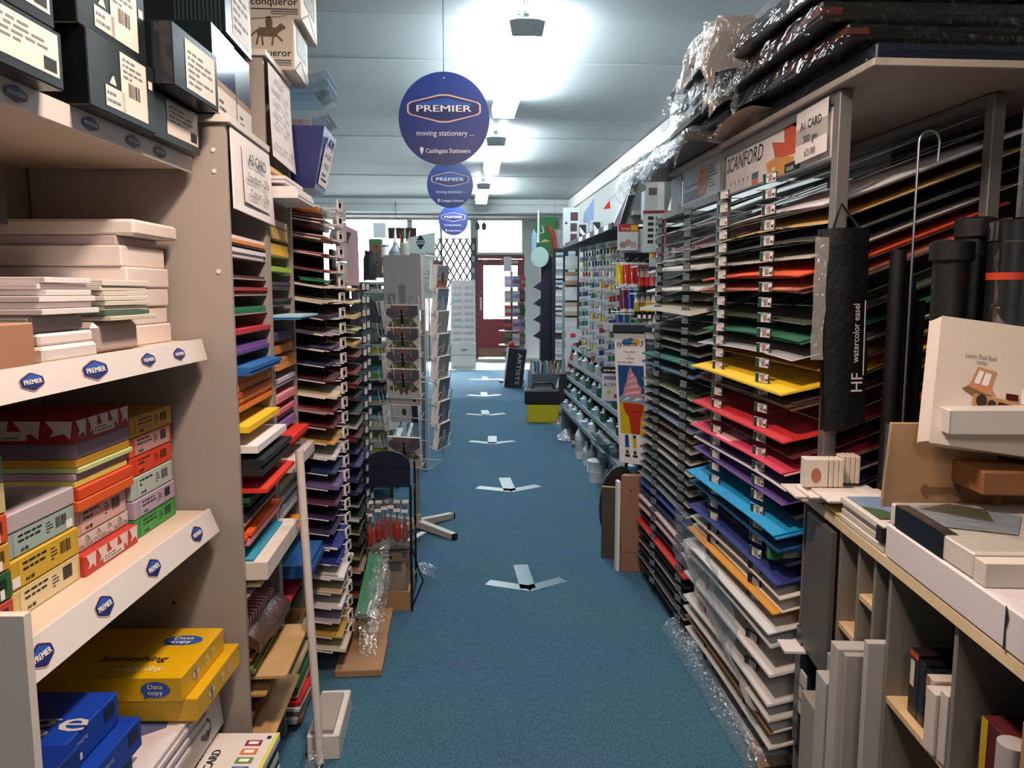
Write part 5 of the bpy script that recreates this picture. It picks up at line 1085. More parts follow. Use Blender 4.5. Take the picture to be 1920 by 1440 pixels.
o = bpy.data.objects['grey_sheet']; tag(o, 'grey translucent sheet standing at the right picture edge beside the white carton', 'sheet')
zc = zt + .067
t = cthing('sketch_block', 'large shrink wrapped watercolour block with black spine band on the white carton', 'pad', .405, .70, -.008, .42, zc, zc + .042, '#d2c8bc', GPD, bevel=.003, rough=.35)
cbox(.43, .61, -.010, .015, zc + .002, zc + .0432, mat('#121214', .25)).build('spine_band', t)
mb = MB(); o = cab(.70, -.008, zc + .0435); u, v = CV, -CU
mb.shape([(.02, .13), (.12, .09), (.19, .20), (.10, .28), (.02, .26)], o, u, v, mat('#8a949c', .35, var=.2), .001); mb.shape([(.03, .24), (.12, .16), (.15, .24), (.10, .28)], o, u, v, mat('#4a4632', .4, var=.3), .0014)
mb.disc(o + u * .30 + v * .13, u, v, .050, .046, mat('#a8302c', .4), 24, .0014); mb.text('ART', o + u * .295 + v * .10, u, v, .04, PAPER, bold=.03, lift=.002); mb.rect(o, u, v, .285, .145, .315, .155, PAPER, .002)
mb.build('cover_print', t)
drape(0, 0, 0, 0, 0, 0, 0, 0, FILM, nu=1, nv=1)
mb = MB(); mb.grid(lambda p, q: crumple(cab(.402 + .30 * p, -.012 + .43 * q, zc + .0455), .0022, 14, 31), 16, 14, FILM_TIGHT); mb.build('shrink_wrap', t)
t = cthing('paint_pad', 'white thick pad end showing under the shrink wrapped block', 'pad', .703, .735, -.008, .40, zc, zc + .038, '#cfc6ba', GPD)
# cardboard and easel box behind
KB = cthing('cardboard_folder', 'upright tan cardboard wallet with a slot behind the painting pads', 'cardboard', .36, .372, -.01, .20, zt + .09, 1.145, '#a88460', lean=.01)
KB.location = KB.location
mb = MB(); mb.rect(cab(.3725, .07, zt + .12), CV, Z_, 0, 0, .06, .012, KRAFT_D, .001); mb.disc(cab(.3725, .07, zt + .126), CV, Z_, .008, .012, KRAFT_D, 10, .0012); mb.disc(cab(.3725, .13, zt + .126), CV, Z_, .008, .012, KRAFT_D, 10, .0012); mb.build('hand_slot', KB)
mb = MB(); mb.tube([cab(.376, -.012, zt + .09), cab(.376, -.01, 1.145)], .003, FILM_TIGHT, 6); mb.build('wrap_edge', KB)
cthing('cardboard_box', 'darker tan cardboard box beside the upright wallet', 'box', .34, .40, .20, .34, zt + .09, 1.03, '#9a744e', bevel=.003)
cthing('cardboard_box', 'brown long cardboard box with dark slot under the tilted white easel box', 'box', .36, .48, .12, .45, 1.03, 1.075, '#8a5a34', bevel=.003)
# tilted white easel carton
t = thing('easel_box', 'white tilted carton printed with a wooden desk easel picture', 'box', (1.0, 1.33, 1.1))
u = (V(1.045, 1.33, 1.340) - V(.931, 1.35, 1.356)).normalized(); vv = (V(.935, 1.40, 1.365) - V(.877, 1.35, 1.122)); vv = (vv - u * vv.dot(u)).normalized(); n = u.cross(vv)
o = V(.877, 1.35, 1.122); W, Hh = .36, .243
MB().prism([(0, 0), (W, 0), (W, Hh), (0, Hh)], o, u, vv, .05, mat('#d8cbbd', .5, var=.03)).build('carton', t, bevel=.003)
mb = MB(); WD, WD2, MAR = mat('#b88a58', .4, var=.15), mat('#c88a64', .4, var=.1), mat('#4a1614', .3)
mb.text('Luxury Desk Easel', o + u * .078 + vv * .170, u, vv, .013, GREYINK, width=.055); mb.text('"OXFORD"', o + u * .080 + vv * .159, u, vv, .010, GREYINK, width=.022)
mb.shape([(.062, .120), (.100, .112), (.108, .150), (.074, .155)], o, u, vv, WD2, .001); mb.shape([(.069, .124), (.079, .122), (.086, .147), (.077, .149)], o, u, vv, PAPER, .0014); mb.shape([(.082, .121), (.094, .118), (.100, .144), (.089, .146)], o, u, vv, PAPER, .0014)
mb.shape([(.050, .110), (.068, .104), (.110, .106), (.100, .120), (.065, .124)], o, u, vv, WD2, .0016); mb.shape([(.048, .110), (.080, .094), (.108, .100), (.060, .116)], o, u, vv, KRAFT_D, .0018)
mb.shape([(.068, .062), (.30, .045), (.30, .085), (.070, .104)], o, u, vv, WD, .0020); mb.disc(o + u * .085 + vv * .092, u, vv, .010, .012, mat('#3a302a', .3), 14, .0024); mb.disc(o + u * .104 + vv * .087, u, vv, .008, .009, mat('#3a302a', .3), 14, .0024)
mb.shape([(.112, .074), (.30, .052), (.30, .072), (.116, .094)], o, u, vv, MAR, .0026); mb.rect(o, u, vv, .068, .054, .082, .062, MAR, .0024)
mb.rect(o, u, vv, .128, .100, .150, .112, MAR, .0024); mb.rect(o, u, vv, .155, .096, .20, .125, PAPER, .0024); mb.disc(o + u * .17 + vv * .112, u, vv, .006, .007, mat('#c8a83a', .5), 10, .003)
mb.build('printed_picture', t)
t = thing('long_carton', 'long narrow white carton poking towards the camera before the easel box', 'box', (1.0, 1.28, 1.15))
MB().obox((.893, 1.318, 1.142), (.42, -.10, .012), (.018, .085, 0), (0, 0, .046), mat('#c9c4c0', .5, var=.03)).build('body', t, bevel=.002)
mb = MB(); mb.rect((.893, 1.318, 1.142), (.42, -.10, .012), Z_, .0, .001, .0012, .045, GREYINK, .0006); mb.build('end_flap_line', t)

# hanging bag, hook, tubes beside the near rack post
t = thing('easel_bag', 'black hanging watercolour easel bag with white lettering on the rack post', 'bag', (.97, 1.865, 1.05))
o = V(.905, 1.868, 1.552)
def bagf(p, q): return crumple(V(.903 + .030 * q + (.125 - .012 * q) * p, 1.868 - .022 * math.sin(math.pi * p) * (1 - .6 * q) + .01 * p, 1.556 - .51 * q + .022 * p * q), .004, 14, 41)
mb = MB(); mb.grid(bagf, 10, 20, mat('#060607', .6, bump=.25, bscale=60)); mb.f = [f[::-1] for f in mb.f]; mb.build('bag_front', t)
mb = MB(); mb.grid(lambda p, q: bagf(p, q) + V(0, .022, 0), 6, 8, mat('#0c0c0e', .55)); mb.build('bag_back', t)
ub = V(.012, 0, -1).normalized() * -1; vb = V(-1, 0, -.03).normalized()
ub = V(-.022, 0, 1).normalized(); vb = V(-1, 0, -.022).normalized(); LT = mat('#c8c4be', .5)
mb = MB(); o = V(1.006, 1.836, 1.155)
mb.text('HF', o, ub, vb, .042, LT, 'L', bold=.008, lift=.006); mb.text('watercolor easel', o + ub * .072 + vb * .012, ub, vb, .024, LT, 'L', bold=.01, width=.145, lift=.006); mb.rect(o, ub, vb, .040, -.003, .225, .0, LT, .006); mb.build('lettering', t)
mb = MB(); mb.grid(lambda p, q: crumple(V(.885 + .03 * p, 1.862 - .004 * p, 1.535 - .30 * q), .005, 12, 43), 3, 12, FILM_MILKY); mb.f = [f[::-1] for f in mb.f]; mb.build('clear_pocket', t)
mb = MB(); mb.tube([V(.93, 1.87, 1.555), V(.965, 1.90, 1.62), V(1.0, 1.87, 1.555)], .004, BLACK, 5); mb.build('strap', t)
pts = [V(1.068, 1.75, .90), V(1.066, 1.75, 1.742)] + [V(1.091 - .025 * math.cos(a), 1.75, 1.742 + .027 * math.sin(a)) for a in [math.pi * k / 8 for k in range(1, 8)]] + [V(1.116, 1.75, 1.742), V(1.114, 1.75, 1.70)]
t = MB().tube(pts, .0030, CHROME, 8).build('wire_hook'); tag(t, 'tall thin chrome wire hook standing beside the hanging black bag', 'hook')
t = thing('poster_tube', 'matt black poster tube standing behind the tan cardboard', 'tube', (1.0, 1.5, .9)); MB().lathe((1.01, 1.52, .89), [(.034, 0), (.034, .57), (.042, .575), (.042, .61), (.03, .615)], mat('#060607', .5), 18).build('body', t)
t = thing('poster_tube', 'second matt black poster tube with a red and grey band lower down', 'tube', (1.09, 1.56, .9)); MB().lathe((1.085, 1.56, .89), [(.034, 0), (.034, .62), (.04, .625), (.04, .66), (.03, .665)], mat('#060607', .5), 18).build('body', t); MB().lathe((1.085, 1.56, 1.13), [(.0348, 0), (.0348, .06), (.0348, .10)], RED, 18, mats=[RED, mat('#a8a4a0', .5)]).build('printed_band', t)
def clear_tube(x, y, z0, z1, r, lab):
    t = thing('clear_lid_tube', lab, 'tube', (x, y, z0), 'clear lidded drawing tubes at the right edge')
    MB().lathe((x, y, z0), [(r * .93, 0), (r * .93, (z1 - z0) * .82)], mat('#17161a', .3), 18).build('inner_tube', t)
    ac = film('tube_plastic', '#7c8086', clear=.72, rough=.06, bump=.02, bscale=3)
    MB().lathe((x, y, z0), [(r, 0), (r, (z1 - z0) * .93), (r * 1.06, (z1 - z0) * .935), (r * 1.06, z1 - z0), (r * .9, z1 - z0 + .004)], ac, 20).build('clear_body', t)
    MB().lathe((x, y, z0 + (z1 - z0) * .80), [(r * 1.01, 0), (r * 1.01, .014)], mat('#b8381c', .4), 20).build('orange_band', t)
    MB().lathe((x, y, z0 + (z1 - z0) * .70), [(r * 1.02, 0), (r * 1.03, .004), (r * 1.02, .008)], ac, 20).build('ridge', t)
clear_tube(1.085, 1.45, .98, 1.535, .040, 'left clear lidded drawing tube with an orange band at the right edge')
clear_tube(1.165, 1.43, .98, 1.535, .040, 'right clear lidded drawing tube with an orange band, cut by the picture edge')
t = thing('blister_pack', 'clear hanging pack with a red disc at the right picture edge', 'pack', (1.17, 1.52, 1.58)); MB().cbox((1.165, 1.50, 1.66), (.07, .012, .22), FILM).build('blister', t); MB().lathe((1.150, 1.498, 1.665), [(.016, 0), (.016, .006)], RED, 16, (0, -1, 0)).build('red_disc', t); MB().cbox((1.162, 1.505, 1.66), (.012, .006, .18), BLACK).build('tool', t)
for k in range(3):
    t = MB().tube([V(1.05 + .04 * k, 1.78 + .02 * k, .60), V(1.05 + .04 * k, 1.78 + .02 * k, 1.50 - .06 * k)], .018, mat('#060607', .5), 12).build('black_roll'); tag(t, f'{["left", "middle", "right"][k]} thin black roll in the shadow between the hook and the poster tubes', 'roll', 'thin black rolls')
# wrapped pack on the floor along the A1 rack, bag on the trays, green label box, leaning boards
t = thing('wrapped_board_pack', 'long white wrapped board pack lying on the carpet along the tall A1 rack', 'board pack', (1.0, 2.5, 0))
MB().hexa([(.88, 2.06, .012), (1.32, 2.02, .012), (1.36, 2.96, .012), (.925, 2.985, .012), (.872, 2.06, .062), (1.32, 2.02, .062), (1.36, 2.96, .062), (.918, 2.985, .062)], mat('#c8c6c4', .35, var=.06)).build('wrapped_boards', t, bevel=.006)
drape(.868, 1.3, 2.06, 2.98, .070, .055, .05, 51, FILM, .009, 26, 10, 10).build('plastic_wrap', t)
MB().grid(lambda p, q: crumple(V(.86 + .20 * p, 2.03 + .06 * q, .03 + .04 * q), .012, 16, 53), 8, 4, mat('#8a6e58', .5, var=.3)).build('brown_tape', t)
t = MB().grid(lambda p, q: crumple(V(.845 + .02 * math.sin(5 * p) - .02 * q, 2.83 - .72 * p, .60 - .18 * p - .20 * q * (1 - .35 * p)), .016, 8, 55), 30, 12, FILM).build('hanging_bag'); tag(t, 'crumpled clear plastic bag hanging over the lower white trays of the A1 rack', 'bag')
t = MB().grid(lambda p, q: crumple(V(.85 + .15 * q, 2.80 - .75 * p, .40 - .02 * q - .20 * p), .018, 8, 57), 26, 8, FILM_MILKY).build('loose_bag'); tag(t, 'milky crumpled bag lying across the lowest sheets of the A1 rack', 'bag')
t = thing('green_label_box', 'green ended grey label holder poking out of the lower A1 rack', 'holder', (.92, 2.0, .64)); u = V(.115, -.06, .006)
MB().obox((.872, 2.035, .655), u, (.02, .06, 0), (0, 0, .040), mat('#8d9298', .4)).build('grey_label', t); MB().obox((.868, 2.037, .648), u * .38, (.02, .055, 0), (0, 0, .052), mat('#1a6a2a', .4), ).build('green_cap', t, bevel=.006); MB().obox(V(.868, 2.037, .65) + u * .82, u * .3, (.02, .055, 0), (0, 0, .045), mat('#1a6a2a', .4)).build('green_cap', t, bevel=.006)
t = MB().cbox((1.03, 2.45, .555), (.1, .35, .03), mat('#b8b04a', .5)).build('yellow_pack'); tag(t, 'yellowish pack lying on a lower tray of the A1 rack', 'pack')
# brown boards standing at the end of the mountboard rack
t = thing('plywood_board', 'pinkish brown plywood sheet standing at the end of the mountboard rack', 'board', (.94, 3.72, 0))
MB().obox((.815, 3.69, 0), (.122, -.012, 0), (.02, .04, 0), (-.004, 0, .495), mat('#9a7258', .6, var=.1, scale=6)).build('panel', t, bevel=.002); mb = MB(); mb.rect((.815, 3.6895, 0), (.122, -.012, 0), Z_, 0, .10, .12, .103, KRAFT_D, .001); mb.disc((.86, 3.683, .42), X_, Z_, .004, .004, INK, 8, .002); mb.build('surface_marks', t)
t = thing('white_strip_board', 'thin white edged strip standing before the plywood sheet', 'board', (.87, 3.72, 0)); MB().obox((.796, 3.70, 0), (.016, 0, 0), (0, .05, 0), (0, 0, .46), PAPER).build('strip', t)
t = thing('brown_folder_board', 'dark brown folded card with an open flap beside the plywood sheet', 'board', (.82, 3.82, 0)); MB().obox((.755, 3.90, 0), (.07, -.03, 0), (.01, .02, 0), (0, 0, .385), mat('#4e4238', .6)).build('panel', t, bevel=.002); MB().obox((.755, 3.90, .375), (.07, -.03, 0), (.01, .02, 0), (0, 0, .012), mat('#a88048', .6)).build('flap', t)
t = thing('oval_frame', 'dark oval board standing behind the folded brown card', 'board', (.85, 3.95, 0)); MB().prism([(.11 * math.cos(a), .235 + .235 * math.sin(a)) for a in [2 * math.pi * k / 28 for k in range(28)]], (.875, 4.0, 0), V(1, -.2, 0), Z_, .02, mat('#2a2420', .4)).build('panel', t)
# ------------------------------------------------------------------ left middle: tool stand, wrapped packs, card spinner
NAVY = mat('#10142c', .4, var=.1); WIREW = mat('#d2d6d6', .35, metal=.3)
t = thing('tool_stand', 'black wire display stand with a dark navy arched header beside the black paper rack', 'display stand', (-.30, 3.42, 0))
xl, xr, yf, yb_ = -.405, -.205, 3.28, 3.62
ar = [(0, 0), (.2, 0), (.2, .095)] + [(.1 + .1 * math.cos(a), .095 + .062 * math.sin(a)) for a in [math.pi * k / 10 for k in range(1, 10)]] + [(0, .095)]
MB().prism(ar, (xl, yf, .565), X_, Z_, .012, NAVY).build('header', t, bevel=.003); MB().box((xl, yf - .008, .563), (xr, yf + .02, .572), NAVY).box((xl, yf - .006, .655), (xr, yf, .660), NAVY).build('header_lip', t)
for x in (xl, xr):
    MB().tube([(x, yf, .0), (x, yf, .57)], .006, BLACK, 6).build('post', t)
    MB().tube([(x, yb_, .0), (x, yb_, .60)], .006, BLACK, 6).build('post', t)
    for z in (.02, .285, .49): MB().tube([(x, yf, z), (x, yb_, z)], .004, BLACK, 5).build('side_bar', t)
for z in (.285, .49): MB().tube([(xl, yf, z), (xr, yf, z)], .005, BLACK, 6).build('front_bar', t)
MB().tube([(xr, yf + .02, .29), (xr + .03, yf + .06, .16), (xr + .045, yf + .1, .1), (xr, yf + .06, .0)], .004, BLACK, 5).build('side_brace', t)
for k in range(5): MB().box((xl + .012 + .038 * k, yf - .006, .49), (xl + .040 + .038 * k, yf - .002, .505), PAPER).build('price_ticket', t)
ORT = mat('#a8301c', .35, var=.1)
for k, (x, h, r) in enumerate([(.025, .0, .017), (.062, .02, .017), (.090, .03, .012), (.115, .035, .012), (.142, .02, .017), (.175, .015, .012)]):
    q = thing('palette_tool', f'red handled tool hanging in clear plastic, {NTH[k]} from the left on the tool stand', 'tool', (xl + x, yf - .02, .30), 'red handled tools on the black stand')
    b = V(xl + x, yf - .016, .305 + h)
    MB().lathe(b, [(r * .5, 0), (r, .012), (r, .06), (r * .6, .085), (.004, .10)], ORT, 10).build('handle', q)
    MB().lathe(b + Z_ * .1, [(.004, 0), (.004, .03), (.010, .05), (.008, .065), (0, .075)], STEEL, 8, sy=.3).build('blade', q)
    MB().box(b + V(-.018, -.012, -.012), b + V(.018, .012, .175), FILM_TIGHT).build('bag', q)
    MB().box(b + V(-.014, -.0125, .135), b + V(.014, -.0122, .15), PAPER).build('ticket', q)
t = thing('card_carton', 'tan open carton holding grey boards on the carpet under the tool stand', 'box', (-.31, 3.36, 0))
MB().box((-.40, 3.29, 0), (-.215, 3.30, .085), KRAFT).build('front_wall', t); MB().box((-.40, 3.30, 0), (-.215, 3.58, .008), KRAFT).build('bottom', t); MB().box((-.225, 3.30, .008), (-.215, 3.58, .085), KRAFT).build('side_wall', t); MB().box((-.40, 3.30, .008), (-.39, 3.58, .085), KRAFT).build('side_wall', t)
for k in range(3): MB().obox((-.39 + .01 * k, 3.31 + .03 * k, .01), (.155, 0, 0), (0, .004, 0), (0, .06, .20 + .03 * k), mat(['#7c7068', '#6c625c', '#85786e'][k], .7)).build('board', t)
t = thing('hole_pack', 'grey brown pack with hanging slot on the lower bar of the tool stand', 'pack', (-.30, 3.30, .2)); MB().box((-.375, 3.292, .225), (-.245, 3.298, .28), mat('#75695f', .6)).build('card', t); MB().box((-.325, 3.290, .262), (-.30, 3.2915, .266), INK).build('slot', t); MB().box((-.335, 3.290, .24), (-.29, 3.2915, .249), INK).build('print', t)
t = thing('green_wrapped_pack', 'green board in a crinkled clear bag leaning at the foot of the black rack', 'pack', (-.37, 2.98, 0))
MB().hexa([(-.395, 2.86, .17), (-.345, 2.86, .165), (-.315, 3.16, .29), (-.375, 3.17, .30), (-.395, 2.86, .178), (-.345, 2.86, .172), (-.315, 3.16, .297), (-.375, 3.17, .308)], mat('#1c7a52', .5)).build('board', t)
MB().grid(lambda p, q: crumple(V(-.40 + .085 * p + .03 * q, 2.83 + .40 * q, .165 + .155 * q + .012 * math.sin(3.1 * p)), .012, 14, 61), 10, 16, FILM).build('wrap', t)
t = MB().grid(lambda p, q: crumple(V(-.385 + .07 * p, 2.80 + .13 * q, .03 + .14 * q), .018, 14, 63), 8, 8, FILM).build('loose_bag'); tag(t, 'crumpled clear bag end hanging above the flat carton', 'bag')
t = MB().grid(lambda p, q: crumple(V(-.345 + .05 * p, 2.85 + .4 * q, .10 + .13 * q), .014, 14, 64), 8, 14, FILM).build('clear_sleeve'); tag(t, 'long clear sleeve lying beside the green pack', 'sleeve')
t = thing('flat_carton', 'flattened tan cardboard carton lying on the carpet by the paper racks', 'cardboard', (-.36, 2.98, 0))
MB().box((-.455, 2.70, 0), (-.283, 2.955, .028), KRAFT).build('near_flap', t, bevel=.003); MB().box((-.455, 2.959, 0), (-.287, 3.265, .026), KRAFT).build('far_flap', t, bevel=.003)
t = MB().grid(lambda p, q: crumple(V(-0.176, 3.644, 0.000) + V(.14 * (p - .5), .16 * (q - .5), .02 + .05 * math.sin(3.1 * p)), .022, 16, 66), 10, 10, FILM).build('crumpled_bag'); tag(t, 'crumpled clear bag on the blue carpet right of the tool stand', 'bag')

# greeting card spinner
SC = V(-.24, 4.46, 0); SR = .349
D1 = V(math.cos(SR), -math.sin(SR), 0); N1 = V(-math.sin(SR), -math.cos(SR), 0)
t = thing('card_spinner', 'white wire greeting card spinner standing on a cross shaped foot in the aisle', 'display stand', SC)
MB().tube([SC + Z_ * .04, SC + Z_ * 1.62], .016, mat('#9a958e', .4, metal=.3), 10).build('pole', t)
MB().lathe(SC + Z_ * .045, [(.024, 0), (.024, .05), (.018, .055)], mat('#a8a098', .4), 12).build('hub', t)
for k in range(4):
    a = -.87 + k * math.pi / 2 + .12; d = V(math.cos(a), math.sin(a), 0); s_ = V(-d.y, d.x, 0)
    MB().hexa([SC + d * .02 - s_ * .022 + Z_ * .02, SC + d * .30 - s_ * .018 + Z_ * .002, SC + d * .30 + s_ * .018 + Z_ * .002, SC + d * .02 + s_ * .022 + Z_ * .02,
               SC + d * .02 - s_ * .022 + Z_ * .06, SC + d * .30 - s_ * .018 + Z_ * .035, SC + d * .30 + s_ * .018 + Z_ * .035, SC + d * .02 + s_ * .022 + Z_ * .06], mat('#b5aca2', .45)).build('foot', t)
    MB().obox(SC + d * .295 - s_ * .019 + Z_ * .001, d * .012, s_ * .038, Z_ * .036, BLACK).build('foot_cap', t)
faces = [(N1, D1), (-V(N1.y, -N1.x, 0), -V(D1.y, -D1.x, 0)), (-N1, -D1), (V(N1.y, -N1.x, 0), V(D1.y, -D1.x, 0))]
N2 = D1; 
faces = [(N1, D1), (D1, -N1), (-N1, -D1), (-D1, N1)]
zs1 = [1.30, 1.165, 1.04, .925, .81, .70, .42]
for fi, (n, d) in enumerate(faces):
    for e in (-.115, .115): MB().tube([SC + n * .125 + d * e + Z_ * .40, SC + n * .125 + d * e + Z_ * 1.60], .0028, WIREW, 5).build('upright_wire', t)
    for z in (zs1 if fi == 0 else [1.40 - .128 * k for k in range(8)]):
        b = SC + n * .125
        MB().tube([b - d * .105 + Z_ * (z + .03), b - d * .105 + n * .045 + Z_ * z, b + d * .105 + n * .045 + Z_ * z, b + d * .105 + Z_ * (z + .03)], .0024, WIREW, 5).build('pocket_wire', t)
        for sg in (-1, 1):
            MB().tube([b + d * sg * .105 + n * .045 + Z_ * z, b + d * sg * .105 + n * .062 + Z_ * (z + .075), b + d * sg * .055 + n * .062 + Z_ * (z + .078), b + d * sg * .050 + n * .050 + Z_ * z], .0022, WIREW, 5).build('pocket_hoop', t)
for z in (.40, .9, 1.6):
    P = [SC + faces[k][0] * .125 + faces[k][1] * s_ * .115 + Z_ * z for k in range(4) for s_ in (-1, 1)]
    MB().tube(P + [P[0]], .0026, WIREW, 5).build('ring_wire', t)
GCd = 'greeting cards on the wire spinner'
def gcard(label, n, d, z, w, h, th, col, draw=None, lean=.10, out=.012):
    b = SC + n * (.125 + out) + Z_ * (z + .004); up = (Z_ - n * (-lean)).normalized() if False else (Z_ + n * lean * .6).normalized(); nn = d.cross(up)
    q = thing('greeting_card', label, 'card', b, GCd)
    MB().prism([(-w / 2, 0), (w / 2, 0), (w / 2, h), (-w / 2, h)], b + nn * .02, d, up, th, mat(col, .4, var=.06), PAPER).build('card_bundle', q)
    if draw: mb = MB(); draw(mb, b + nn * .02, d, up, w, h); mb.build('picture', q)
    return q
def butterfly(mb, o, u, v, w, h):
    G, P, Y, O, K = mat('#565840', .4, var=.25), mat('#5c5668', .4, var=.2), mat('#8a8550', .4), mat('#7e6660', .4, var=.2), mat('#1c1a1e', .4)
    c = o + u * w * .5 * 0 + v * h * .60
    mb.rect(o, u, v, -w * .34, h * .72, w * .36, h * .985, O, .0006)
    mb.rect(o, u, v, w * .22, h * .72, w * .48, h * .985, P, .0008)
    for sx in (-1, 1):
        mb.shape([(sx * x, y) for x, y in [(.0, .0), (.03, .035), (.085, .05), (.098, .015), (.06, -.01)]][::sx], c, u, v, P, .001); mb.shape([(sx * x, y) for x, y in [(.0, -.005), (.06, -.012), (.09, -.05), (.05, -.065), (.012, -.03)]][::sx], c, u, v, G, .0012)
        mb.shape([(sx * x, y) for x, y in [(.01, -.02), (.03, -.05), (.02, -.085), (.0, -.06)]][::sx], c, u, v, G, .0013); mb.disc(c + u * sx * .05 - v * .035, u, v, .012, .012, Y, 8, .0016); mb.disc(c + u * sx * .055 + v * .02, u, v, .014, .010, G, 8, .0016)
    mb.shape([(-.006, .04), (.006, .04), (.009, -.04), (-.009, -.04)], c, u, v, K, .002)
def tower(mb, o, u, v, w, h):
    g = mat('#7d7f86', .5); 
    mb.rect(o, u, v, -w * .1, h * .12, w * .08, h * .40, g, .0008); mb.shape([(-w * .12, h * .40), (w * .10, h * .40), (w * .05, h * .47), (w * .03, h * .44), (-w * .01, h * .50), (-w * .05, h * .44), (-w * .08, h * .47)], o, u, v, g, .0008)
    for k in range(5): mb.shape([(w * (.14 + .06 * k), h * .06), (w * (.15 + .06 * k), h * .06), (w * (.19 + .06 * k), h * .28), (w * (.18 + .06 * k), h * .28)], o, u, v, g, .0008)
    mb.rect(o, u, v, -w * .4, h * .1, -w * .2, h * .3, g, .0008); mb.print_lines(o - u * w * .45 + v * h * .02, u, v, w * .3, h * .04, 1, g, lift=.001)
def scene_(c1, c2, c3):
    def f(mb, o, u, v, w, h):
        mb.rect(o, u, v, -w * .46, h * .45, w * .46, h * .97, mat(c1, .4, var=.15), .0006); mb.rect(o, u, v, -w * .46, h * .03, w * .46, h * .45, mat(c2, .4, var=.2), .0006)
        mb.shape([(-w * .2, h * .3), (w * .15, h * .3), (w * .1, h * .7), (-w * .1, h * .75)], o, u, v, mat(c3, .4, var=.2), .0010)
    return f
gcard('large pale grey bundle with line drawn tower in the top pocket of the spinner', N1, D1, 1.30, .225, .30, .03, '#a4a6aa', tower, .06)
for k in range(4): gcard(f'butterfly and flower card bundle, {NTH[k]} from the top below the grey tower bundle', N1, D1, zs1[1 + k] - .035 * 0, .20, .165, .018, '#c8c4c0', butterfly, .25)
gcard('pale card bottom with tiny black emblem below the upper butterfly cards', N1, D1, .765, .19, .10, .012, '#a8a4a2', lambda mb, o, u, v, w, h: mb.disc(o + u * w * .3 + v * h * .3, u, v, .01, .008, INK, 10, .001), .2, .0)
gcard('card with a small robin like bird picture beside a blue strip', N1, D1, .67, .17, .10, .012, '#b0b4b8', lambda mb, o, u, v, w, h: (mb.disc(o + v * h * .6, u, v, .014, .02, mat('#3a3436', .5), 12, .001), mb.rect(o, u, v, w * .25, 0, w * .48, h, mat('#1c2444', .5), .001)), .2)
gcard('lowest butterfly card bundle near the navy arched header', N1, D1, .42, .20, .17, .016, '#b8b2ae', butterfly, .25)
cols = [('#a4acb8', '#b06a48', '#6a4a40', 'grey and rust'), ('#7894ac', '#8ca4b0', '#b4bcc0', 'misty blue lighthouse'), ('#a8b0ac', '#9ca4a0', '#b8a494', 'grey beach'), ('#84868c', '#74747a', '#b0b0b2', 'dark slate'), ('#9a9898', '#a89c8c', '#c8c4bc', 'brown grey'), ('#64748c', '#80685c', '#a8b0b8', 'navy harbour'), ('#747884', '#64666c', '#989ca4', 'deep grey'), ('#667080', '#8a9098', '#b4bcc4', 'pale lake')]
for k, (a, b, c, nm) in enumerate(cols):
    z = 1.40 - .128 * k
    gcard(f'{nm} card bundle, {NTH[k]} from the top on the right spinner side', D1, -N1, z, .175, .15, .03, '#a4a4a8', scene_(a, b, c), .22, .02)
    if k % 2 == 0: gcard(f'second bundle tucked behind the {nm} card on the spinner side', D1, -N1, z + .02, .16, .155, .015, '#8a8c90', scene_(c, b, a), .12, -.005)
for k in range(3): gcard(f'white backed card bundle, {NTH[k]} from the top on the left hidden side of the spinner', -D1, N1, 1.2 - .3 * k, .17, .15, .02, '#b8bab8', None, .2)
t = thing('paper_tag', 'white and blue paper lying across the spinner foot', 'paper', V(-0.250, 4.197, -0.000)); c = V(-0.250, 4.197, -0.000); MB().obox(c + V(-.05, -.08, .02), (.12, .16, .02), (-.03, .02, 0), (0, 0, .001), PAPER).build('paper', t); MB().obox(c + V(.03, .035, .034), (.03, .04, .005), (-.03, .02, 0), (0, 0, .001), mat('#2c7ac8', .5)).build('blue_print', t)

# ------------------------------------------------------------------ left back: pad stand and display gondola
t = thing('pad_stand', 'grey shelf stand of painting pads behind the spinner on the left', 'display stand', (-.60, 5.2, 0))
for x, y in ((-.80, 4.95), (-.43, 4.95), (-.80, 5.45), (-.43, 5.45)): MB().box((x - .01, y - .01, 0), (x + .01, y + .01, 1.18), mat('#3a3c40', .5)).build('post', t)
PZ = [.18, .36, .52, .68, .84, 1.0]
for z in PZ: MB().box((-.82, 4.93, z), (-.41, 5.47, z + .012), mat('#b8bcbc', .5)).build('shelf', t)
PC = [('spring green', '#4a9a3c'), ('white', '#d8dcdc'), ('blue and white', '#3c7ca8'), ('yellow', '#c8c040'), ('pale aqua', '#a8c8cc'), ('sky', '#7cb0d0'), ('cream', '#d4d0b8'), ('navy', '#1c3058'), ('light grey', '#b4b8ba'), ('lemon edged', '#d8d478'), ('teal', '#2c7c80'), ('pearl', '#cfd8dc')]
for i, z in enumerate(PZ):
    zz = z + .013
    for k in range(3):
        nm, c = PC[(i * 3 + k * 5) % 12]; h = .018 + .006 * ((i + k) % 3)
        q = thing('painting_pad', f'{nm} painting pad, {["bottom", "middle", "top"][k]} one on the {ORD[5 - i]} shelf of the grey pad stand', 'pad', (-.6, 5.2, zz), 'painting pads on the grey stand')
        MB().cbox((-.60 + .02 * k, 5.17 + .02 * ((i + k) % 2), zz + h / 2), (.36, .44, h), mat(c, .4, var=.15, scale=6), rz=.05 * ((i * 2 + k) % 3 - 1)).build('pages', q)
        MB().cbox((-.57 + .02 * k, 5.12, zz + h + .0006), (.22, .22, .001), mat(PC[(i + k * 3 + 2) % 12][1], .3, var=.3, scale=20), rz=.05).build('cover_picture', q)
        zz += h + .002
GBK = mat('#26282c', .6)
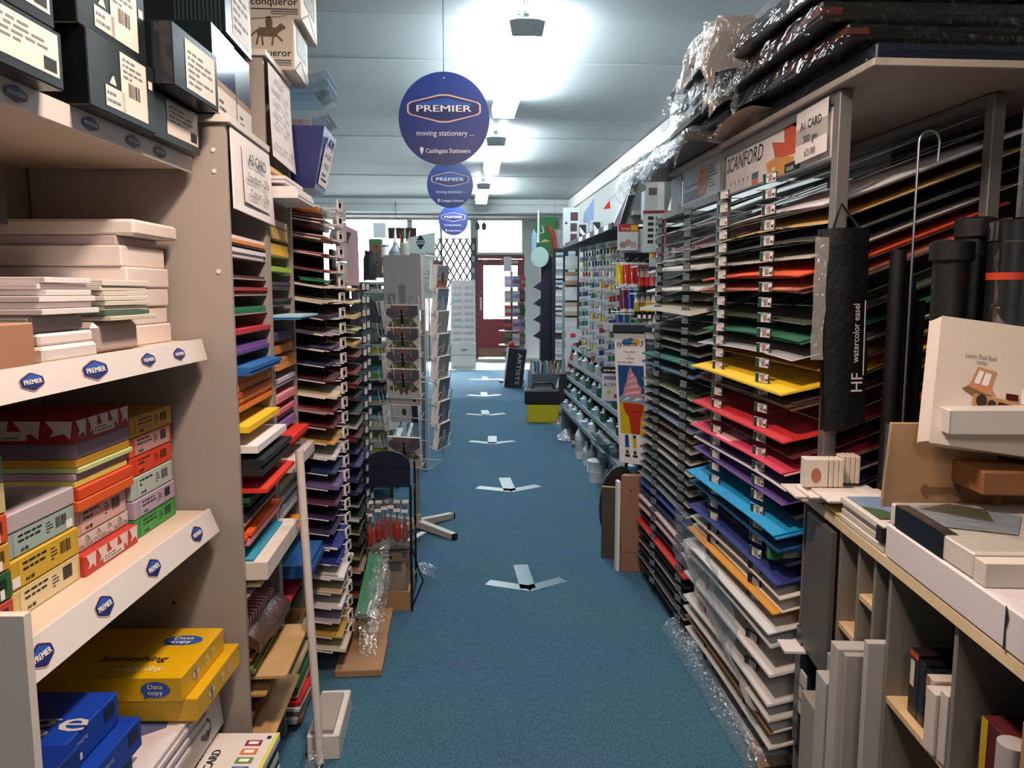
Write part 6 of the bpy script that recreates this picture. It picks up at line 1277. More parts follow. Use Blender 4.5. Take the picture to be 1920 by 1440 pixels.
g2 = thing('display_gondola', 'dark display gondola on the left behind the pad stand, loaded with tall goods', 'display stand', (-.75, 6.6, 0))
MB().box((-.76, 5.7, 0), (-.74, 7.8, 1.46), GBK).build('back_panel', g2); MB().box((-1.05, 5.68, 0), (-.42, 5.70, 1.30), GBK).build('end_panel', g2); MB().box((-1.05, 5.7, 1.46), (-.40, 7.8, 1.475), mat('#a8acae', .5)).build('top_shelf', g2)
for z in (.12, .45, .78, 1.1): MB().box((-1.05, 5.7, z), (-.42, 7.8, z + .015), mat('#a8acae', .5)).build('shelf', g2)
rnd = random.Random(11)
for i, z in enumerate((.135, .465, .795, 1.115)):
    for k in range(7):
        c = ['#b8c4c8', '#3c6a8a', '#c8c8c0', '#6a7a80', '#94343c', '#2c3a50', '#d8d8d4'][(k * 3 + i * 2) % 7]; h = .12 + .12 * rnd.random()
        q = thing('craft_box', f'{["pale", "blue", "cream", "grey", "red", "navy", "white"][(k * 3 + i * 2) % 7]} craft box, {NTH[k]} from the near end, {ORD[3 - i]} shelf of the left gondola', 'box', (-.5, 5.85 + .28 * k, z), 'craft boxes on the left gondola')
        MB().cbox((-.55, 5.85 + .28 * k, z + h / 2), (.2, .2, h), mat(c, .5, var=.2, scale=15)).build('body', q); MB().cbox((-.449, 5.85 + .28 * k, z + h * .6), (.002, .14, h * .3), PAPER).build('label', q)
def stand_box(name, label, cat, c, size, hexc, rz=0., deco=None, group=None, rough=.5, bevel=.002):
    """upright box at c (bottom centre); the printed face looks along -y before turning"""
    t = thing(name, label, cat, c, group, rz); sx, sy, sz = size
    MB().box((-sx / 2, -sy / 2, 0), (sx / 2, sy / 2, sz), mat(hexc, rough, var=.08, scale=10)).build('body', t, bevel=bevel, local=True)
    if deco: mb = MB(); deco(mb, V(-sx / 2, -sy / 2, 0), X_, Z_, sx, sz); mb.build('print', t, local=True)
    return t
def bands(*cs):
    def f(mb, o, u, v, w, h):
        n = len(cs)
        for k, c in enumerate(cs):
            if c: mb.rect(o, u, v, 0, h * k / n, w, h * (k + 1) / n, mat(c, .45, var=.1), .0008)
    return f
stand_box('tall_box', 'tall brown box with a green lid on top of the left gondola', 'box', V(-0.646, 6.400, 1.517), (.10, .12, .31), '#5c4632', 0, lambda mb, o, u, v, w, h: [mb.disc(o + u * w * .6 + v * h * q, u, v, .008, .012, INK, 8, .001) for q in (.4, .6, .8)] and mb.rect(o, u, v, 0, h * .90, w, h, mat('#1f6a48', .5), .001))
stand_box('white_card', 'white folded card standing on the green lidded brown box', 'card', V(-0.614, 6.400, 1.839), (.10, .02, .12), '#c0ccd0')
t = MB().lathe(V(-0.551, 6.200, 1.513), [(.03, 0), (.034, .04), (.030, .10), (.035, .16), (.03, .24), (.02, .26)], None, 14, mats=[LOGO_BLUE2, PAPER, LOGO_BLUE2, PAPER, LOGO_BLUE2]).build('striped_roll'); tag(t, 'blue and white striped roll beside the tall brown box', 'roll')
t = thing('spray_bottle', 'pale spray bottle with pointed nozzle on the left gondola', 'bottle', V(-0.473, 6.200, 1.635)); c = V(-0.474, 6.200, 1.580)
MB().lathe(c, [(.05, 0), (.055, .06), (.05, .14), (.02, .19), (.015, .21)], mat('#7c868e', .4), 14).build('body', t); MB().lathe(c + Z_ * .21, [(.014, 0), (.012, .03), (.004, .12)], PAPER, 10).build('nozzle', t); MB().cbox(c + V(.02, -.04, .05), (.06, .03, .06), mat('#5a3a38', .4)).build('label', t)
t = thing('brush_jar', 'jar with upright brushes beside the spray bottle', 'jar', V(-0.399, 6.200, 1.601)); c = V(-0.399, 6.200, 1.580); MB().lathe(c, [(.035, 0), (.04, .1), (.042, .20), (.04, .205)], mat('#a8a49a', .4), 14).build('jar', t)
for k in range(5): MB().tube([c + V(.01 * (k - 2), 0, .18), c + V(.02 * (k - 2), 0, .28 + .02 * (k % 3))], .005, mat(['#b0282c', '#3a5a2c', '#d8c8a0', '#2c3a6a', '#c8a040'][k], .5), 6).build('brush', t)
t = thing('display_board', 'pale green white sign board with black diamond emblem and green script', 'sign', V(-0.255, 5.900, 1.352)); u = V(1, -.12, 0).normalized(); o = V(-0.354, 5.950, 1.351)
GS = mat('#2c5c4c', .5)
MB().prism([(0, 0), (.20, 0), (.20, .50), (0, .46)], o, u, Z_, .012, mat('#b4c4c0', .5, var=.03)).build('board', t)
mb = MB(); mb.shape([(.09, .485), (.06, .44), (.12, .44)], o, u, Z_, INK, .001); mb.shape([(.06, .41), (.12, .41), (.09, .37)], o, u, Z_, INK, .001); mb.shape([(.055, .42), (.06, .435), (.125, .435), (.125, .42), (.12, .415), (.055, .415)], o, u, Z_, GREYINK, .0006)
mb.text('Learn to Paint', o + u * .10 + Z_ * .325, u, Z_, .038, GS, width=.18, shear=.2, lift=.001); mb.print_lines(o + u * .02 + Z_ * .03, u, Z_, .16, .2, 12, GREYINK, lift=.001); mb.build('lettering', t)
MB().box(o + V(.08, .01, -1.35), o + V(.12, .03, 0), STEEL).build('leg', t)
t = thing('dark_screen', 'dark flat panel on a post seen above the jars near the window', 'panel', V(-0.617, 8.600, 1.330))
MB().box(V(-0.733, 8.600, 1.984), V(-0.430, 8.600, 2.101) + V(0, .05, 0), mat('#25212a', .4)).build('screen', t)
c = V(-0.607, 8.620, 1.986); MB().box(V(c.x, c.y, 0), c + V(.04, .04, 0), GBK).build('post', t)
t = thing('card_fan', 'dark red card propped on the top of the white paper rack', 'card', V(-0.469, 3.050, 1.560)); MB().prism([(0, .07), (.052, .0), (.085, .085), (.01, .10)], V(-0.486, 3.050, 1.543), X_, Z_, .002, mat('#4a1c22', .6)).build('sheet', t)
t = MB().prism([(0, -.13), (.052, -.13), (.050, .10), (0, .125)], V(-0.469, 3.400, 1.560), X_, Z_, .002, mat('#b4a4b8', .5)).build('lilac_sheet'); tag(t, 'lilac translucent sheet standing above the black paper rack', 'sheet')
t = thing('swatch_strip', 'grey strip of clear ticket pockets at the upper end of the white rack', 'ticket', (-.44, 2.99, 1.4)); 
for k in range(4): MB().box((-.452, 2.992, 1.44 + .075 * k), (-.412, 2.996, 1.512 + .075 * k), mat('#a8b4b8', .3)).build('pocket', t)
t = stand_box('kraft_pack', 'kraft brown pack standing on the black paper rack', 'pack', V(-0.488, 3.350, 1.407), (.035, .10, .10), '#a8845f')
t = stand_box('black_pack', 'narrow black pack standing next to the kraft pack', 'pack', V(-0.514, 3.300, 1.407), (.016, .1, .17), '#0e0e10')
t = thing('black_bag', 'limp black bag hanging on the left gondola beside the tall box', 'bag', V(-.64, 5.85, 1.477)); MB().grid(lambda p, q: crumple(V(-.64, 5.85, 1.485) + V(.10 * (p - .5) * (1 - .3 * q), -.02 * math.sin(3.1 * p), .22 * q), .012, 14, 71), 8, 8, mat('#141418', .5)).build('bag', t)
t = thing('fan_pack', 'clear carrier pack with a purple fan shaped print behind the racks', 'pack', V(-0.499, 4.700, 1.218)); o = V(-0.570, 4.700, 1.195)
MB().prism([(0, 0), (.14, -.02), (.16, .22), (.02, .24)], o, X_, Z_, .01, mat('#8fa49a', .3, var=.1)).build('pack_card', t); mb = MB(); mb.shape([(.03, .03), (.11, .02), (.115, .08), (.09, .14), (.05, .17), (.035, .12)], o, X_, Z_, mat('#4a4258', .4, var=.2), .002); mb.rect(o, X_, Z_, .02, .20, .13, .225, PAPER, .002); mb.build('fan_print', t)
MB().obox(o + V(-.01, -.02, -.01), (.17, 0, 0), (0, .01, 0), (0, 0, .26), FILM_TIGHT).build('wrap', t)
t = thing('blister_pack', 'clear blister pack with a red mark hanging by the pad stand', 'pack', V(-0.545, 4.800, 1.099)); o = V(-0.584, 4.800, 1.099); MB().tube([o + V(.05, .01, .14), o + V(.05, .16, .16), V(o.x + .03, 4.95, 1.15)], .003, STEEL, 4).build('hook', t); MB().obox(o, (.10, 0, 0), (0, .02, 0), (0, 0, .14), FILM).build('blister', t); MB().obox(o + V(.03, .005, .08), (.025, 0, 0), (0, .01, 0), (0, 0, .03), RED).build('red_mark', t); MB().obox(o + V(.05, .022, -.02), (.07, 0, 0), (0, .004, 0), (0, 0, .07), mat('#1f5a40', .5)).build('green_card', t)
for k, (px_, nm) in enumerate(((0, 'left'), (1, 'right'))): 
    c = V(.40 + .12 * k, 14.3, 2.66); q = thing('spot_lamp', f'{nm} small dark spot lamp under the far beam', 'lamp', c, 'small spot lamps'); MB().tube([c + Z_ * .07, c], .01, BLACK, 6).build('stem', q); MB().lathe(c - Z_ * .13, [(.02, 0), (.045, .03), (.04, .1), (.02, .13)], mat('#3a3c40', .4), 12).build('lamp_head', q)

# glasses display and drawer unit by the door
t = thing('drawer_cabinet', 'white low drawer cabinet with glasses cards above, left of the red door', 'cabinet', V(.13, 14.45, 0))
MB().box((-.10, 14.25, 0), (.36, 14.65, .46), FRAME).build('carcass', t); MB().box((-.08, 14.235, .25), (.34, 14.25, .44), WHITE).build('drawer', t); MB().box((-.08, 14.235, .04), (.34, 14.25, .23), WHITE).build('drawer', t); MB().box((.08, 14.22, .34), (.2, 14.235, .355), STEEL).build('handle', t)
t2 = thing('glasses_display', 'tall white card display of reading glasses above the drawer cabinet', 'display stand', V(.13, 14.5, .46)); MB().box((-.10, 14.5, .46), (.36, 14.53, 1.62), WHITE).build('back_board', t2)
for i in range(9):
    for j in range(2):
        mb = MB(); o = V(-.06 + .22 * j, 14.495, .52 + .12 * i); c = mat(['#4a4a50', '#8a6a5a', '#6a7a84', '#3c3c44', '#a87a7a', '#5a6a6a'][(i * 2 + j) % 6], .4)
        for q in (.0, .085): mb.disc(o + X_ * (q + .04), X_, Z_, .036, .022, c, 10, .001); mb.disc(o + X_ * (q + .04), X_, Z_, .026, .014, PAPER, 10, .002)
        mb.build('glasses_card', t2)

# ------------------------------------------------------------------ right middle: banner, paint tubes, paint gondola
t = thing('paint_banner', 'tall white hanging banner with a pink ice cream cone painting', 'banner', V(0.899, 3.800, 0.528)); o = V(0.840, 3.860, 0.526); u = (V(0.975, 3.740, 0.529) - o).normalized(); W = .172
tl = V(0.798, 3.860, 1.201); vv = (tl - o).normalized(); H_ = (tl - o).length
MB().prism([(0, 0), (W, 0), (W, H_), (0, H_)], o, u, vv, .006, PAPER).build('board', t)
mb = MB(); CB, CY, CR, CP, CP2, CLB = mat('#1c4a80', .5, var=.25, scale=60), mat('#d0b010', .5), mat('#b83018', .5, var=.1), mat('#c8848c', .5, var=.15, scale=50), mat('#e0b8b8', .5), mat('#7c9cc0', .5)
mb.rect(o, u, vv, .014, H_ * .49, W - .012, H_ * .75, CB); mb.rect(o, u, vv, .014, H_ * .23, W - .012, H_ * .49, CY)
mb.shape([(.020, H_ * .505), (W - .014, H_ * .505), (W * .82, H_ * .545), (W * .84, H_ * .58), (W * .72, H_ * .62), (W * .70, H_ * .66), (W * .58, H_ * .69), (W * .50, H_ * .745), (W * .40, H_ * .68), (W * .36, H_ * .63), (W * .26, H_ * .58), (W * .24, H_ * .54)], o, u, vv, CP, .001)
for k in range(4):
    y0_ = H_ * (.525 + .045 * k); x0_, x1_ = W * (.26 + .06 * k), W * (.80 - .06 * k)
    mb.shape([(x0_, y0_), (x1_, y0_ + .015), (x1_ - .01, y0_ + .026), (x0_ + .01, y0_ + .010)], o, u, vv, CP2, .0014)
mb.shape([(.016, H_ * .47), (W - .013, H_ * .475), (W - .013, H_ * .515), (.016, H_ * .51)], o, u, vv, CLB, .0018); mb.shape([(.03, H_ * .475), (.08, H_ * .505), (.06, H_ * .508)], o, u, vv, PAPER, .0022); mb.shape([(.09, H_ * .48), (.15, H_ * .50), (.12, H_ * .51)], o, u, vv, PAPER, .0022)
mb.shape([(W * .20, H_ * .465), (W * .88, H_ * .465), (W * .86, H_ * .40), (W * .78, H_ * .36), (W * .72, H_ * .232), (W * .44, H_ * .232), (W * .38, H_ * .36), (W * .24, H_ * .41)][::-1], o, u, vv, CR, .002); mb.rect(o, u, vv, W * .30, H_ * .40, W * .82, H_ * .405, mat('#8a2010', .5), .0024)
for k in range(3): mb.disc(o + u * W * (.40 + .16 * k) + vv * H_ * (.925 + .008 * (k % 2)), u, vv, .024, .016, mat(['#2c78c0', '#2c78c0', '#d8a84a'][k], .5), 16, .0008 + .0002 * k)
mb.text('system 3', o + u * W * .5 + vv * H_ * .895, u, vv, .040, INK, width=W * .86, shear=.25, lift=.002)
mb.text('Heavy Body', o + u * W * .5 + vv * H_ * .845, u, vv, .014, INK, width=W * .36); mb.text('&', o + u * W * .5 + vv * H_ * .82, u, vv, .012, INK); mb.text('Original', o + u * W * .5 + vv * H_ * .797, u, vv, .014, INK, width=W * .28); mb.print_lines(o + u * W * .08 + vv * H_ * .765, u, vv, W * .84, H_ * .015, 1, GREYINK, lift=.001)
for k, c in ((0, '#1c4a90'), (1, '#c8b020')):
    q = o + u * W * (.28 + .26 * k) + vv * H_ * .05; mb.shape([(-.014, 0), (.014, 0), (.010, .05), (-.010, .05)], q, u, vv, mat('#c8ccd0', .4), .001); mb.rect(q, u, vv, -.011, .05, .011, .10, mat(c, .4), .001); mb.rect(q, u, vv, -.009, .10, .009, .115, INK, .001); mb.disc(q + vv * .025, u, vv, .008, .010, INK, 10, .0014); mb.rect(q, u, vv, -.014, 0, .014, .012, INK, .0012)
mb.rect(o, u, vv, 0, H_ - .006, W, H_, INK, .001)
mb.build('printed_artwork', t)
MB().obox(tl + V(-.01, -.02, .0), u * .22, (0, .25, 0), V(0, 0, .038), mat('#2c3238', .4)).build('top_bar', t, bevel=.002); MB().tube([V(.91, 4.02, 1.17), V(.91, 4.02, 0)], .008, BLACK, 6).build('stand_post', t)
mb = MB()
for k in range(3): mb.disc(tl + V(.02 + .07 * k, -.021, .02), u, Z_, .003, .003, CHROME, 8, .001)
mb.build('screw_heads', t)

PG = thing('paint_gondola', 'long paint gondola on the right with ticket rails, hooks and low shelves', 'display stand', (1.4, 5.6, 0))
MB().box((1.52, 4.0, 0), (1.55, 7.6, 1.85), mat('#2e3236', .6)).build('back_panel', PG); MB().box((1.0, 4.9, 1.80), (1.6, 7.2, 1.815), mat('#2a2e30', .6)).build('canopy', PG); MB().box((.99, 4.9, 1.80), (1.0, 7.2, 1.84), mat('#34383a', .6)).build('canopy_lip', PG)
MB().box((1.05, 7.6, 0), (1.55, 7.62, 1.5), mat('#8a9092', .6)).build('end_panel', PG)
LZ = [.30, .44, .58, .72, .86]
for i, z in enumerate(LZ):
    MB().box((1.02 + .03 * i, 4.0, z), (1.52, 7.5, z + .012), mat('#6a7074', .5)).build('shelf', PG); MB().box((1.008 + .03 * i, 4.0, z - .012), (1.02 + .03 * i, 7.5, z + .022), mat('#8a9498', .4)).build('ticket_rail', PG)
for i, z in enumerate((1.815,)):
    for k in range(4): MB().box((.986, 5.0 + .35 * k, 1.803), (.989, 5.16 + .35 * k, 1.836), PAPER).build('price_ticket', PG)
# hook columns: a ticket and hanging packs each
def bottle_mesh(hc, cap, r=.018, h=.085):
    mb = MB(); mb.lathe((0, 0, 0), [(r, 0), (r, h * .7), (r * .5, h * .82), (r * .5, h), (0, h)], None, 10, mats=[mat(hc, .35, var=.1), mat(hc, .35, var=.1), mat(cap, .4), mat(cap, .4)]); return mb.mesh('bottle')
def tubepack_mesh(cs, w=.075, h=.055):
    mb = MB(); n = len(cs)
    for k, c in enumerate(cs):
        x = -w / 2 + w * (k + .5) / n; mb.lathe((x, 0, -h), [(w / n * .30, 0), (w / n * .30, h * .16), (w / n * .42, h * .2), (w / n * .42, h * .7), (w / n * .30, h)], None, 6, mats=[PAPER, PAPER, mat(c, .35), mat(c, .35)])
    return mb.mesh('tubes')
packs = [tubepack_mesh(c) for c in (['#c8ccc8', '#a0a8a8', '#b8c0c0'], ['#b8b040', '#c8c060', '#a8a8a0'], ['#a83830', '#8a2c30', '#b85048'], ['#4a3434', '#8a8a8c', '#5a4040', '#7c7478'], ['#2c3c8a', '#24306a', '#5a6a9a'], ['#c0a830', '#2c4a9a', '#3a6ab0', '#b0b4b8'], ['#2a4a6a', '#4a7a9a', '#345a80'], ['#1c5c44', '#2a7c5a', '#a4aaa8'], ['#9a8a80', '#b8aca4', '#8a7a70'], ['#d0b038', '#c87838', '#b83c30'], ['#8a9094', '#c4c8c8', '#9aa0a4'])]
pn = ['silvery', 'yellowish', 'red', 'brown grey', 'dark blue', 'yellow and blue', 'sea blue', 'green', 'buff', 'yellow and red', 'pale grey']
tkm = MB().obox((-.05, 0, 0), (.10, 0, .014), (0, .002, 0), (0, -.014, .042), mat('#e6ecee', .4)).print_lines((-.04, -.0065, .006), (.10, 0, .014), (0, -.014, .042), .07, .026, 2, GREYINK).mesh('price_ticket')
hkm = MB().tube([(0, .36, .0), (0, 0, .0)], .003, STEEL, 4).mesh('hook')
for ci, (x, y) in enumerate(((1.10, 6.52), (1.10, 6.08), (1.09, 5.68), (1.085, 5.30))):
    for r in range(11):
        z = 1.745 - .083 * r - (.012 if ci % 2 else 0) - .02 * (ci > 1)
        q = thing('hook_pack', f'{pn[(ci * 3 + r) % 11]} paint tube pack, hook {ORD[r]} down the {["far left", "second", "third", "nearest"][ci]} hook column', 'pack', (x, y, z), 'paint tube packs on the gondola hooks', -.45)
        link('tubes', packs[(ci * 3 + r) % 11], q, (0, .02, -.005)); link('price_ticket', tkm, q, (0, -.012, -.012)); link('hook', hkm, q, (0, -.0, .012))
# rows of pots, bottles and boxes on the low shelves
rnd = random.Random(5)
bm_ = [('white', bottle_mesh('#d0d6d8', '#b8c0c4', .022, .09)), ('dark', bottle_mesh('#24282c', '#101214', .02, .085)), ('grey', bottle_mesh('#7c868a', '#d0d4d4', .02, .08)), ('pale blue', bottle_mesh('#8cacb8', '#e0e4e4', .024, .075)), ('amber', bottle_mesh('#7a6a4a', '#1a1a1c', .022, .09)), ('clear white topped', bottle_mesh('#a4b2b6', '#e8ecec', .024, .095)), ('green', bottle_mesh('#2a5a48', '#c4c8c8', .02, .085))]
for i, z in enumerate(LZ):
    for k in range(24):
        nm, me = bm_[(k * 5 + i * 3 + (k // 4)) % 7]
        q = link('paint_bottle', me, None, (1.045 + .03 * i + .04 * (k % 2) + .015 * rnd.random(), 4.12 + .14 * k + .02 * rnd.random(), z + .0125)); q.scale = (1.7, 1.7, .9 + .4 * rnd.random()); tag(q, f'small {nm} bottle on the {ORD[4 - i]} low gondola shelf, {NTH[k]} from the near end', 'bottle', 'small bottles on the low gondola shelves')
for i, z in enumerate(LZ):
    for k in range(11):
        c_ = ['#2a2e32', '#b4bcc0', '#5a6468', '#c8ccc8', '#8a6a5a', '#3a4a54', '#a8b4b8'][(k * 4 + i) % 7]; h = .05 + .05 * rnd.random()
        q = stand_box('paint_carton', f'{["black", "silver", "slate", "white", "brown", "blue grey", "pale"][(k * 4 + i) % 7]} small carton behind the bottles, {ORD[4 - i]} low gondola shelf, {NTH[k]} from the near end', 'box', V(1.22 + .03 * i, 4.2 + .31 * k, z + .0125), (.14, .24, h), c_, .1 * (k % 3 - 1), None, 'small cartons on the low gondola shelves')
# big tubes hanging in three rows
def big_tube(c, name_, lab, x, y, z, h=.135, r=.024, capc=None, inv=False):
    q = thing('paint_tube', lab, 'paint tube', (x, y, z - h), 'large paint tubes on the wire hooks'); m_ = mat(c, .25, var=.06, coat=.3)
    mb = MB(); pts = []
    for j, (rx, ry, hh) in enumerate([(r * 1.0, r * .95, .018), (r * 1.0, r * .85, h * .3), (r * .95, r * .55, h * .65), (r * .88, r * .12, h), (r * .88, r * .10, h + .008)]):
        pts.append([V(x + rx * math.cos(2 * math.pi * a / 12), y + ry * math.sin(2 * math.pi * a / 12), z - h + hh) for a in range(12)])
    for j in range(4): mb.faces(pts[j] + pts[j + 1], [(a, (a + 1) % 12, 12 + (a + 1) % 12, 12 + a) for a in range(12)], m_ if j < 3 else PAPER, True)
    mb.build('tube_body', q)
    MB().lathe((x, y, z - h), [(r * .96, 0), (r * .96, .022)], mat('#dfe4e6', .4), 12).build('cap', q)
    MB().tube([(x, y + .25, z + .014), (x, y - .01, z + .014), (x, y - .015, z + .022)], .0025, CHROME, 4).build('hook', q)
TR = [(1.565, 4.62, .985, [('#d8c818', 'yellow'), ('#c83a18', 'orange red'), ('#b02424', 'bright red'), ('#9c1c20', 'crimson'), ('#7c1a1c', 'dark red')]),
      (1.415, 4.60, 1.01, [('#6a1c38', 'maroon'), ('#1c3494', 'ultramarine'), ('#0f6a68', 'teal'), ('#123c5c', 'prussian blue'), ('#0f5a64', 'deep turquoise')]),
      (1.268, 4.55, .97, [('#1c3ca0', 'cobalt blue'), ('#0e5c68', 'viridian blue'), ('#0e5a3c', 'dark green'), ('#1c8a40', 'bright green'), ('#1c5a2c', 'sap green')])]
for ri, (z, y, x0, L) in enumerate(TR):
    for k, (c, nm) in enumerate(L): big_tube(c, nm, f'{nm} big paint tube, {["upper", "middle", "lower"][ri]} row above the white banner', x0 + .036 * k, y - .012 * k, z)
HB = thing('tube_hook_rack', 'black slatted wire rack carrying the big paint tubes', 'display stand', (1.1, 4.9, 1.2))
for z in (1.60, 1.45, 1.30):
    for q in range(5): MB().tube([(.95 + .06 * q, 4.5, z), (1.02 + .06 * q, 4.92, z)], .003, GREYMET, 4).build('slat_wire', HB)
MB().box((1.08, 4.93, 1.1), (1.30, 4.95, 1.75), mat('#202226', .6)).build('back_panel', HB); MB().box((1.28, 4.93, 0), (1.30, 4.95, 1.1), BLACK).build('post', HB); MB().box((1.10, 4.93, 0), (1.12, 4.95, 1.1), BLACK).build('post', HB)
def squeeze(c, x, y, z, lab, capc='#141416'):
    q = thing('squeeze_bottle', lab, 'bottle', (x, y, z), 'upside down squeeze bottles'); MB().lathe((x, y, z), [(.017, 0), (.017, .035)], mat(capc, .4), 10).build('cap', q); MB().lathe((x, y, z + .035), [(.019, 0), (.019, .05)], mat(c, .3), 10).build('body', q); MB().lathe((x, y, z + .085), [(.016, 0), (.010, .05)], PAPER, 10).build('crimp', q)
for k, c in enumerate((('#d82c24', 'red'), ('#c83238', 'crimson'), ('#e07878', 'coral pink'))): squeeze(c[0], 1.045 + .026 * k, 4.30 - .02 * k, 1.40, f'{c[1]} squeeze bottle with black cap in the short upper row beside the rack')
for k, c in enumerate((('#b89a50', 'gold'), ('#a8823a', 'dark ochre'), ('#d8c414', 'lemon'), ('#e0a81c', 'amber'), ('#d86c20', 'tangerine'))): squeeze(c[0], 1.02 + .026 * k, 4.30 - .02 * k, 1.258, f'{c[1]} squeeze bottle with black cap in the short lower row beside the rack')
for k in range(5): squeeze('#c8d4d4', 1.03 + .025 * k, 4.28 - .02 * k, 1.14, f'pale squeeze bottle half hidden above the grey banner bar, {NTH[k]} from the left', '#d8dcdc')
for z in (1.55, 1.40, 1.258, 1.14): MB().box((1.0, 4.22, z - .012), (1.22, 4.40, z - .003), mat('#5a5e62', .4, metal=.4)).build('bottle_rail', HB)
# boxed sets and packs above
def art_set(mb, o, u, v, w, h):
    for i in range(5):
        for j in range(2): mb.rect(o, u, v, w * (.22 + .34 * j), h * (.22 + .14 * i), w * (.46 + .34 * j), h * (.30 + .14 * i), INK, .001)
    mb.rect(o, u, v, 0, h * .93, w, h, mat('#8a3038', .4), .001); mb.rect(o, u, v, w * .05, h * .03, w * .95, h * .16, mat('#a8c4cc', .4), .001); mb.rect(o, u, v, w * .9, 0, w, h, mat('#c87068', .4), .0012)
stand_box('art_set', 'boxed art set with two columns of black tools above the tube racks', 'box', V(1.083, 4.200, 1.615), (.125, .05, .225), '#bcccce', -.25, art_set)
stand_box('tube_set', 'pack of small capped colour tubes under the boxed art set', 'pack', V(1.097, 4.200, 1.528), (.075, .04, .095), '#a8bcc0', -.2, lambda mb, o, u, v, w, h: [mb.rect(o, u, v, w * k / 5, h * .6, w * (k + .85) / 5, h, mat(['#d0b820', '#c86830', '#b02c28', '#8a2020', '#3a3a40'][k], .4), .001) for k in range(5)] and mb.rect(o, u, v, 0, 0, w, h * .12, INK, .001))
stand_box('tube_set', 'second pack of small tubes right beside the first, partly hidden by the rack', 'pack', V(1.135, 4.100, 1.536), (.075, .04, .10), '#b4c4c8', -.2, lambda mb, o, u, v, w, h: [mb.rect(o, u, v, w * k / 4, h * .6, w * (k + .8) / 4, h, mat(['#8a3030', '#b8b8b8', '#5a5a60', '#c8c8c8'][k], .4), .001) for k in range(4)])
def sponge(mb, o, u, v, w, h):
    mb.rect(o, u, v, 0, h * .72, w, h, mat('#a81c1c', .4), .001); mb.rect(o, u, v, w * .62, h * .76, w * .96, h * .96, mat('#d8b41c', .4), .0014); mb.text('Sponges', o + u * w * .36 + v * h * .80, u, v, h * .12, PAPER, width=w * .42, lift=.002)
    for k in range(3): mb.disc(o + u * w * (.25 + .25 * k) + v * h * (.22 + .08 * (k % 2)), u, v, w * .17, h * .12, mat(['#8a7c78', '#a08c88', '#b49c98'][k], .6), 14, .001 + .0004 * k)
stand_box('sponge_pack', 'white sponge pack with a red and yellow header above the yellow tube', 'pack', V(1.027, 4.600, 1.647), (.12, .03, .155), '#c4d0d2', -.1, sponge)
stand_box('sponge_pack', 'white edge of a second sponge pack behind the red headed one', 'pack', V(1.070, 4.660, 1.638), (.13, .05, .14), '#b4c0c4', -.2)
ts = MB().box((1.06, 4.6, 1.86), (1.6, 5.15, 1.885), mat('#97a0a2', .5)).build('wall_shelf'); tag(ts, 'grey wall shelf above the sponge packs with boxes leaning on it', 'shelf')
t = MB().obox(V(1.030, 4.700, 1.813), (.24, 0, .0), (0, .02, 0), (.07, 0, .27), mat('#7f8884', .35, var=.1)).build('grey_panel_box'); tag(t, 'tilted grey boxed panel standing on the wall shelf', 'box')
t = MB().obox(V(0.993, 4.680, 1.811), (.035, 0, .0), (0, .02, 0), (.08, 0, .27), mat('#16181c', .35)).build('black_book'); tag(t, 'tilted black boxed spine beside the grey panel on the wall shelf', 'box')
t = MB().obox(V(0.992, 4.900, 1.813), (.04, 0, 0), (0, .02, 0), (.10, 0, .22), mat('#b0a4bc', .4)).build('lilac_box'); tag(t, 'tilted lilac white box left of the black spine on the wall shelf', 'box')
stand_box('paint_box', 'grey and white box with a maroon base standing above the boxed art set', 'box', V(1.124, 4.350, 1.807), (.10, .10, .20), '#a9b4b6', -.3, lambda mb, o, u, v, w, h: (mb.rect(o, u, v, 0, 0, w, h * .15, mat('#5a2028', .4), .001), mb.rect(o, u, v, w * .15, h * .65, w * .6, h * .85, mat('#3a3444', .4), .001), mb.rect(o, u, v, w * .65, h * .15, w, h, mat('#c4cccc', .4), .001)))
stand_box('paint_box', 'narrow pale box beside the grey and white paint box', 'box', V(1.109, 4.500, 1.820), (.04, .08, .16), '#b8c4c8')
for k in range(7):
    c_ = ['#c8ccc8', '#a88a68', '#d0d4d4', '#b4a48c', '#c4ccd0', '#a87850', '#bcc4c8'][k]
    q = stand_box('sponge_packet', f'{["white", "tan", "pale", "buff", "silvery", "brown", "clear"][k]} sponge packet hanging at the far end of the paint gondola, {ORD[k]} down', 'pack', V(1.13, 7.56, 1.62 - .15 * k), (.12, .05, .13), c_, -.1, bands(None, '#d4d8d8', None), 'sponge packets hanging at the gondola end')
t = thing('sky_picture', 'blue sky picture sheet standing by the cornice above the gondola', 'picture', V(1.256, 7.200, 2.103)); o = V(1.156, 7.200, 2.069); MB().prism([(0.03, -.27), (.12, -.27), (.13, .20), (0.03, .06)], o, X_, Z_, .01, mat('#8ea4c8', .5)).build('sheet', t); mb = MB(); mb.shape([(0.03, -.12), (.06, -.03), (.08, -.06), (.12, .0), (.12, -.2)], o, X_, Z_, mat('#c4d4dc', .5), .001); mb.build('white_shape', t)
t = thing('red_pennant', 'small red pennant hanging on a string by the right wall', 'pennant', V(1.249, 6.400, 2.091)); o = V(1.218, 6.400, 2.082); MB().prism([(0, 0), (.06, .005), (.055, .07), (.035, .05)], o, X_, Z_, .006, mat('#c03028', .5)).build('flag', t); MB().tube([o + V(.05, 0, .07), V(2.02, 6.5, 2.9)], .002, GREYINK, 4).build('string', t)
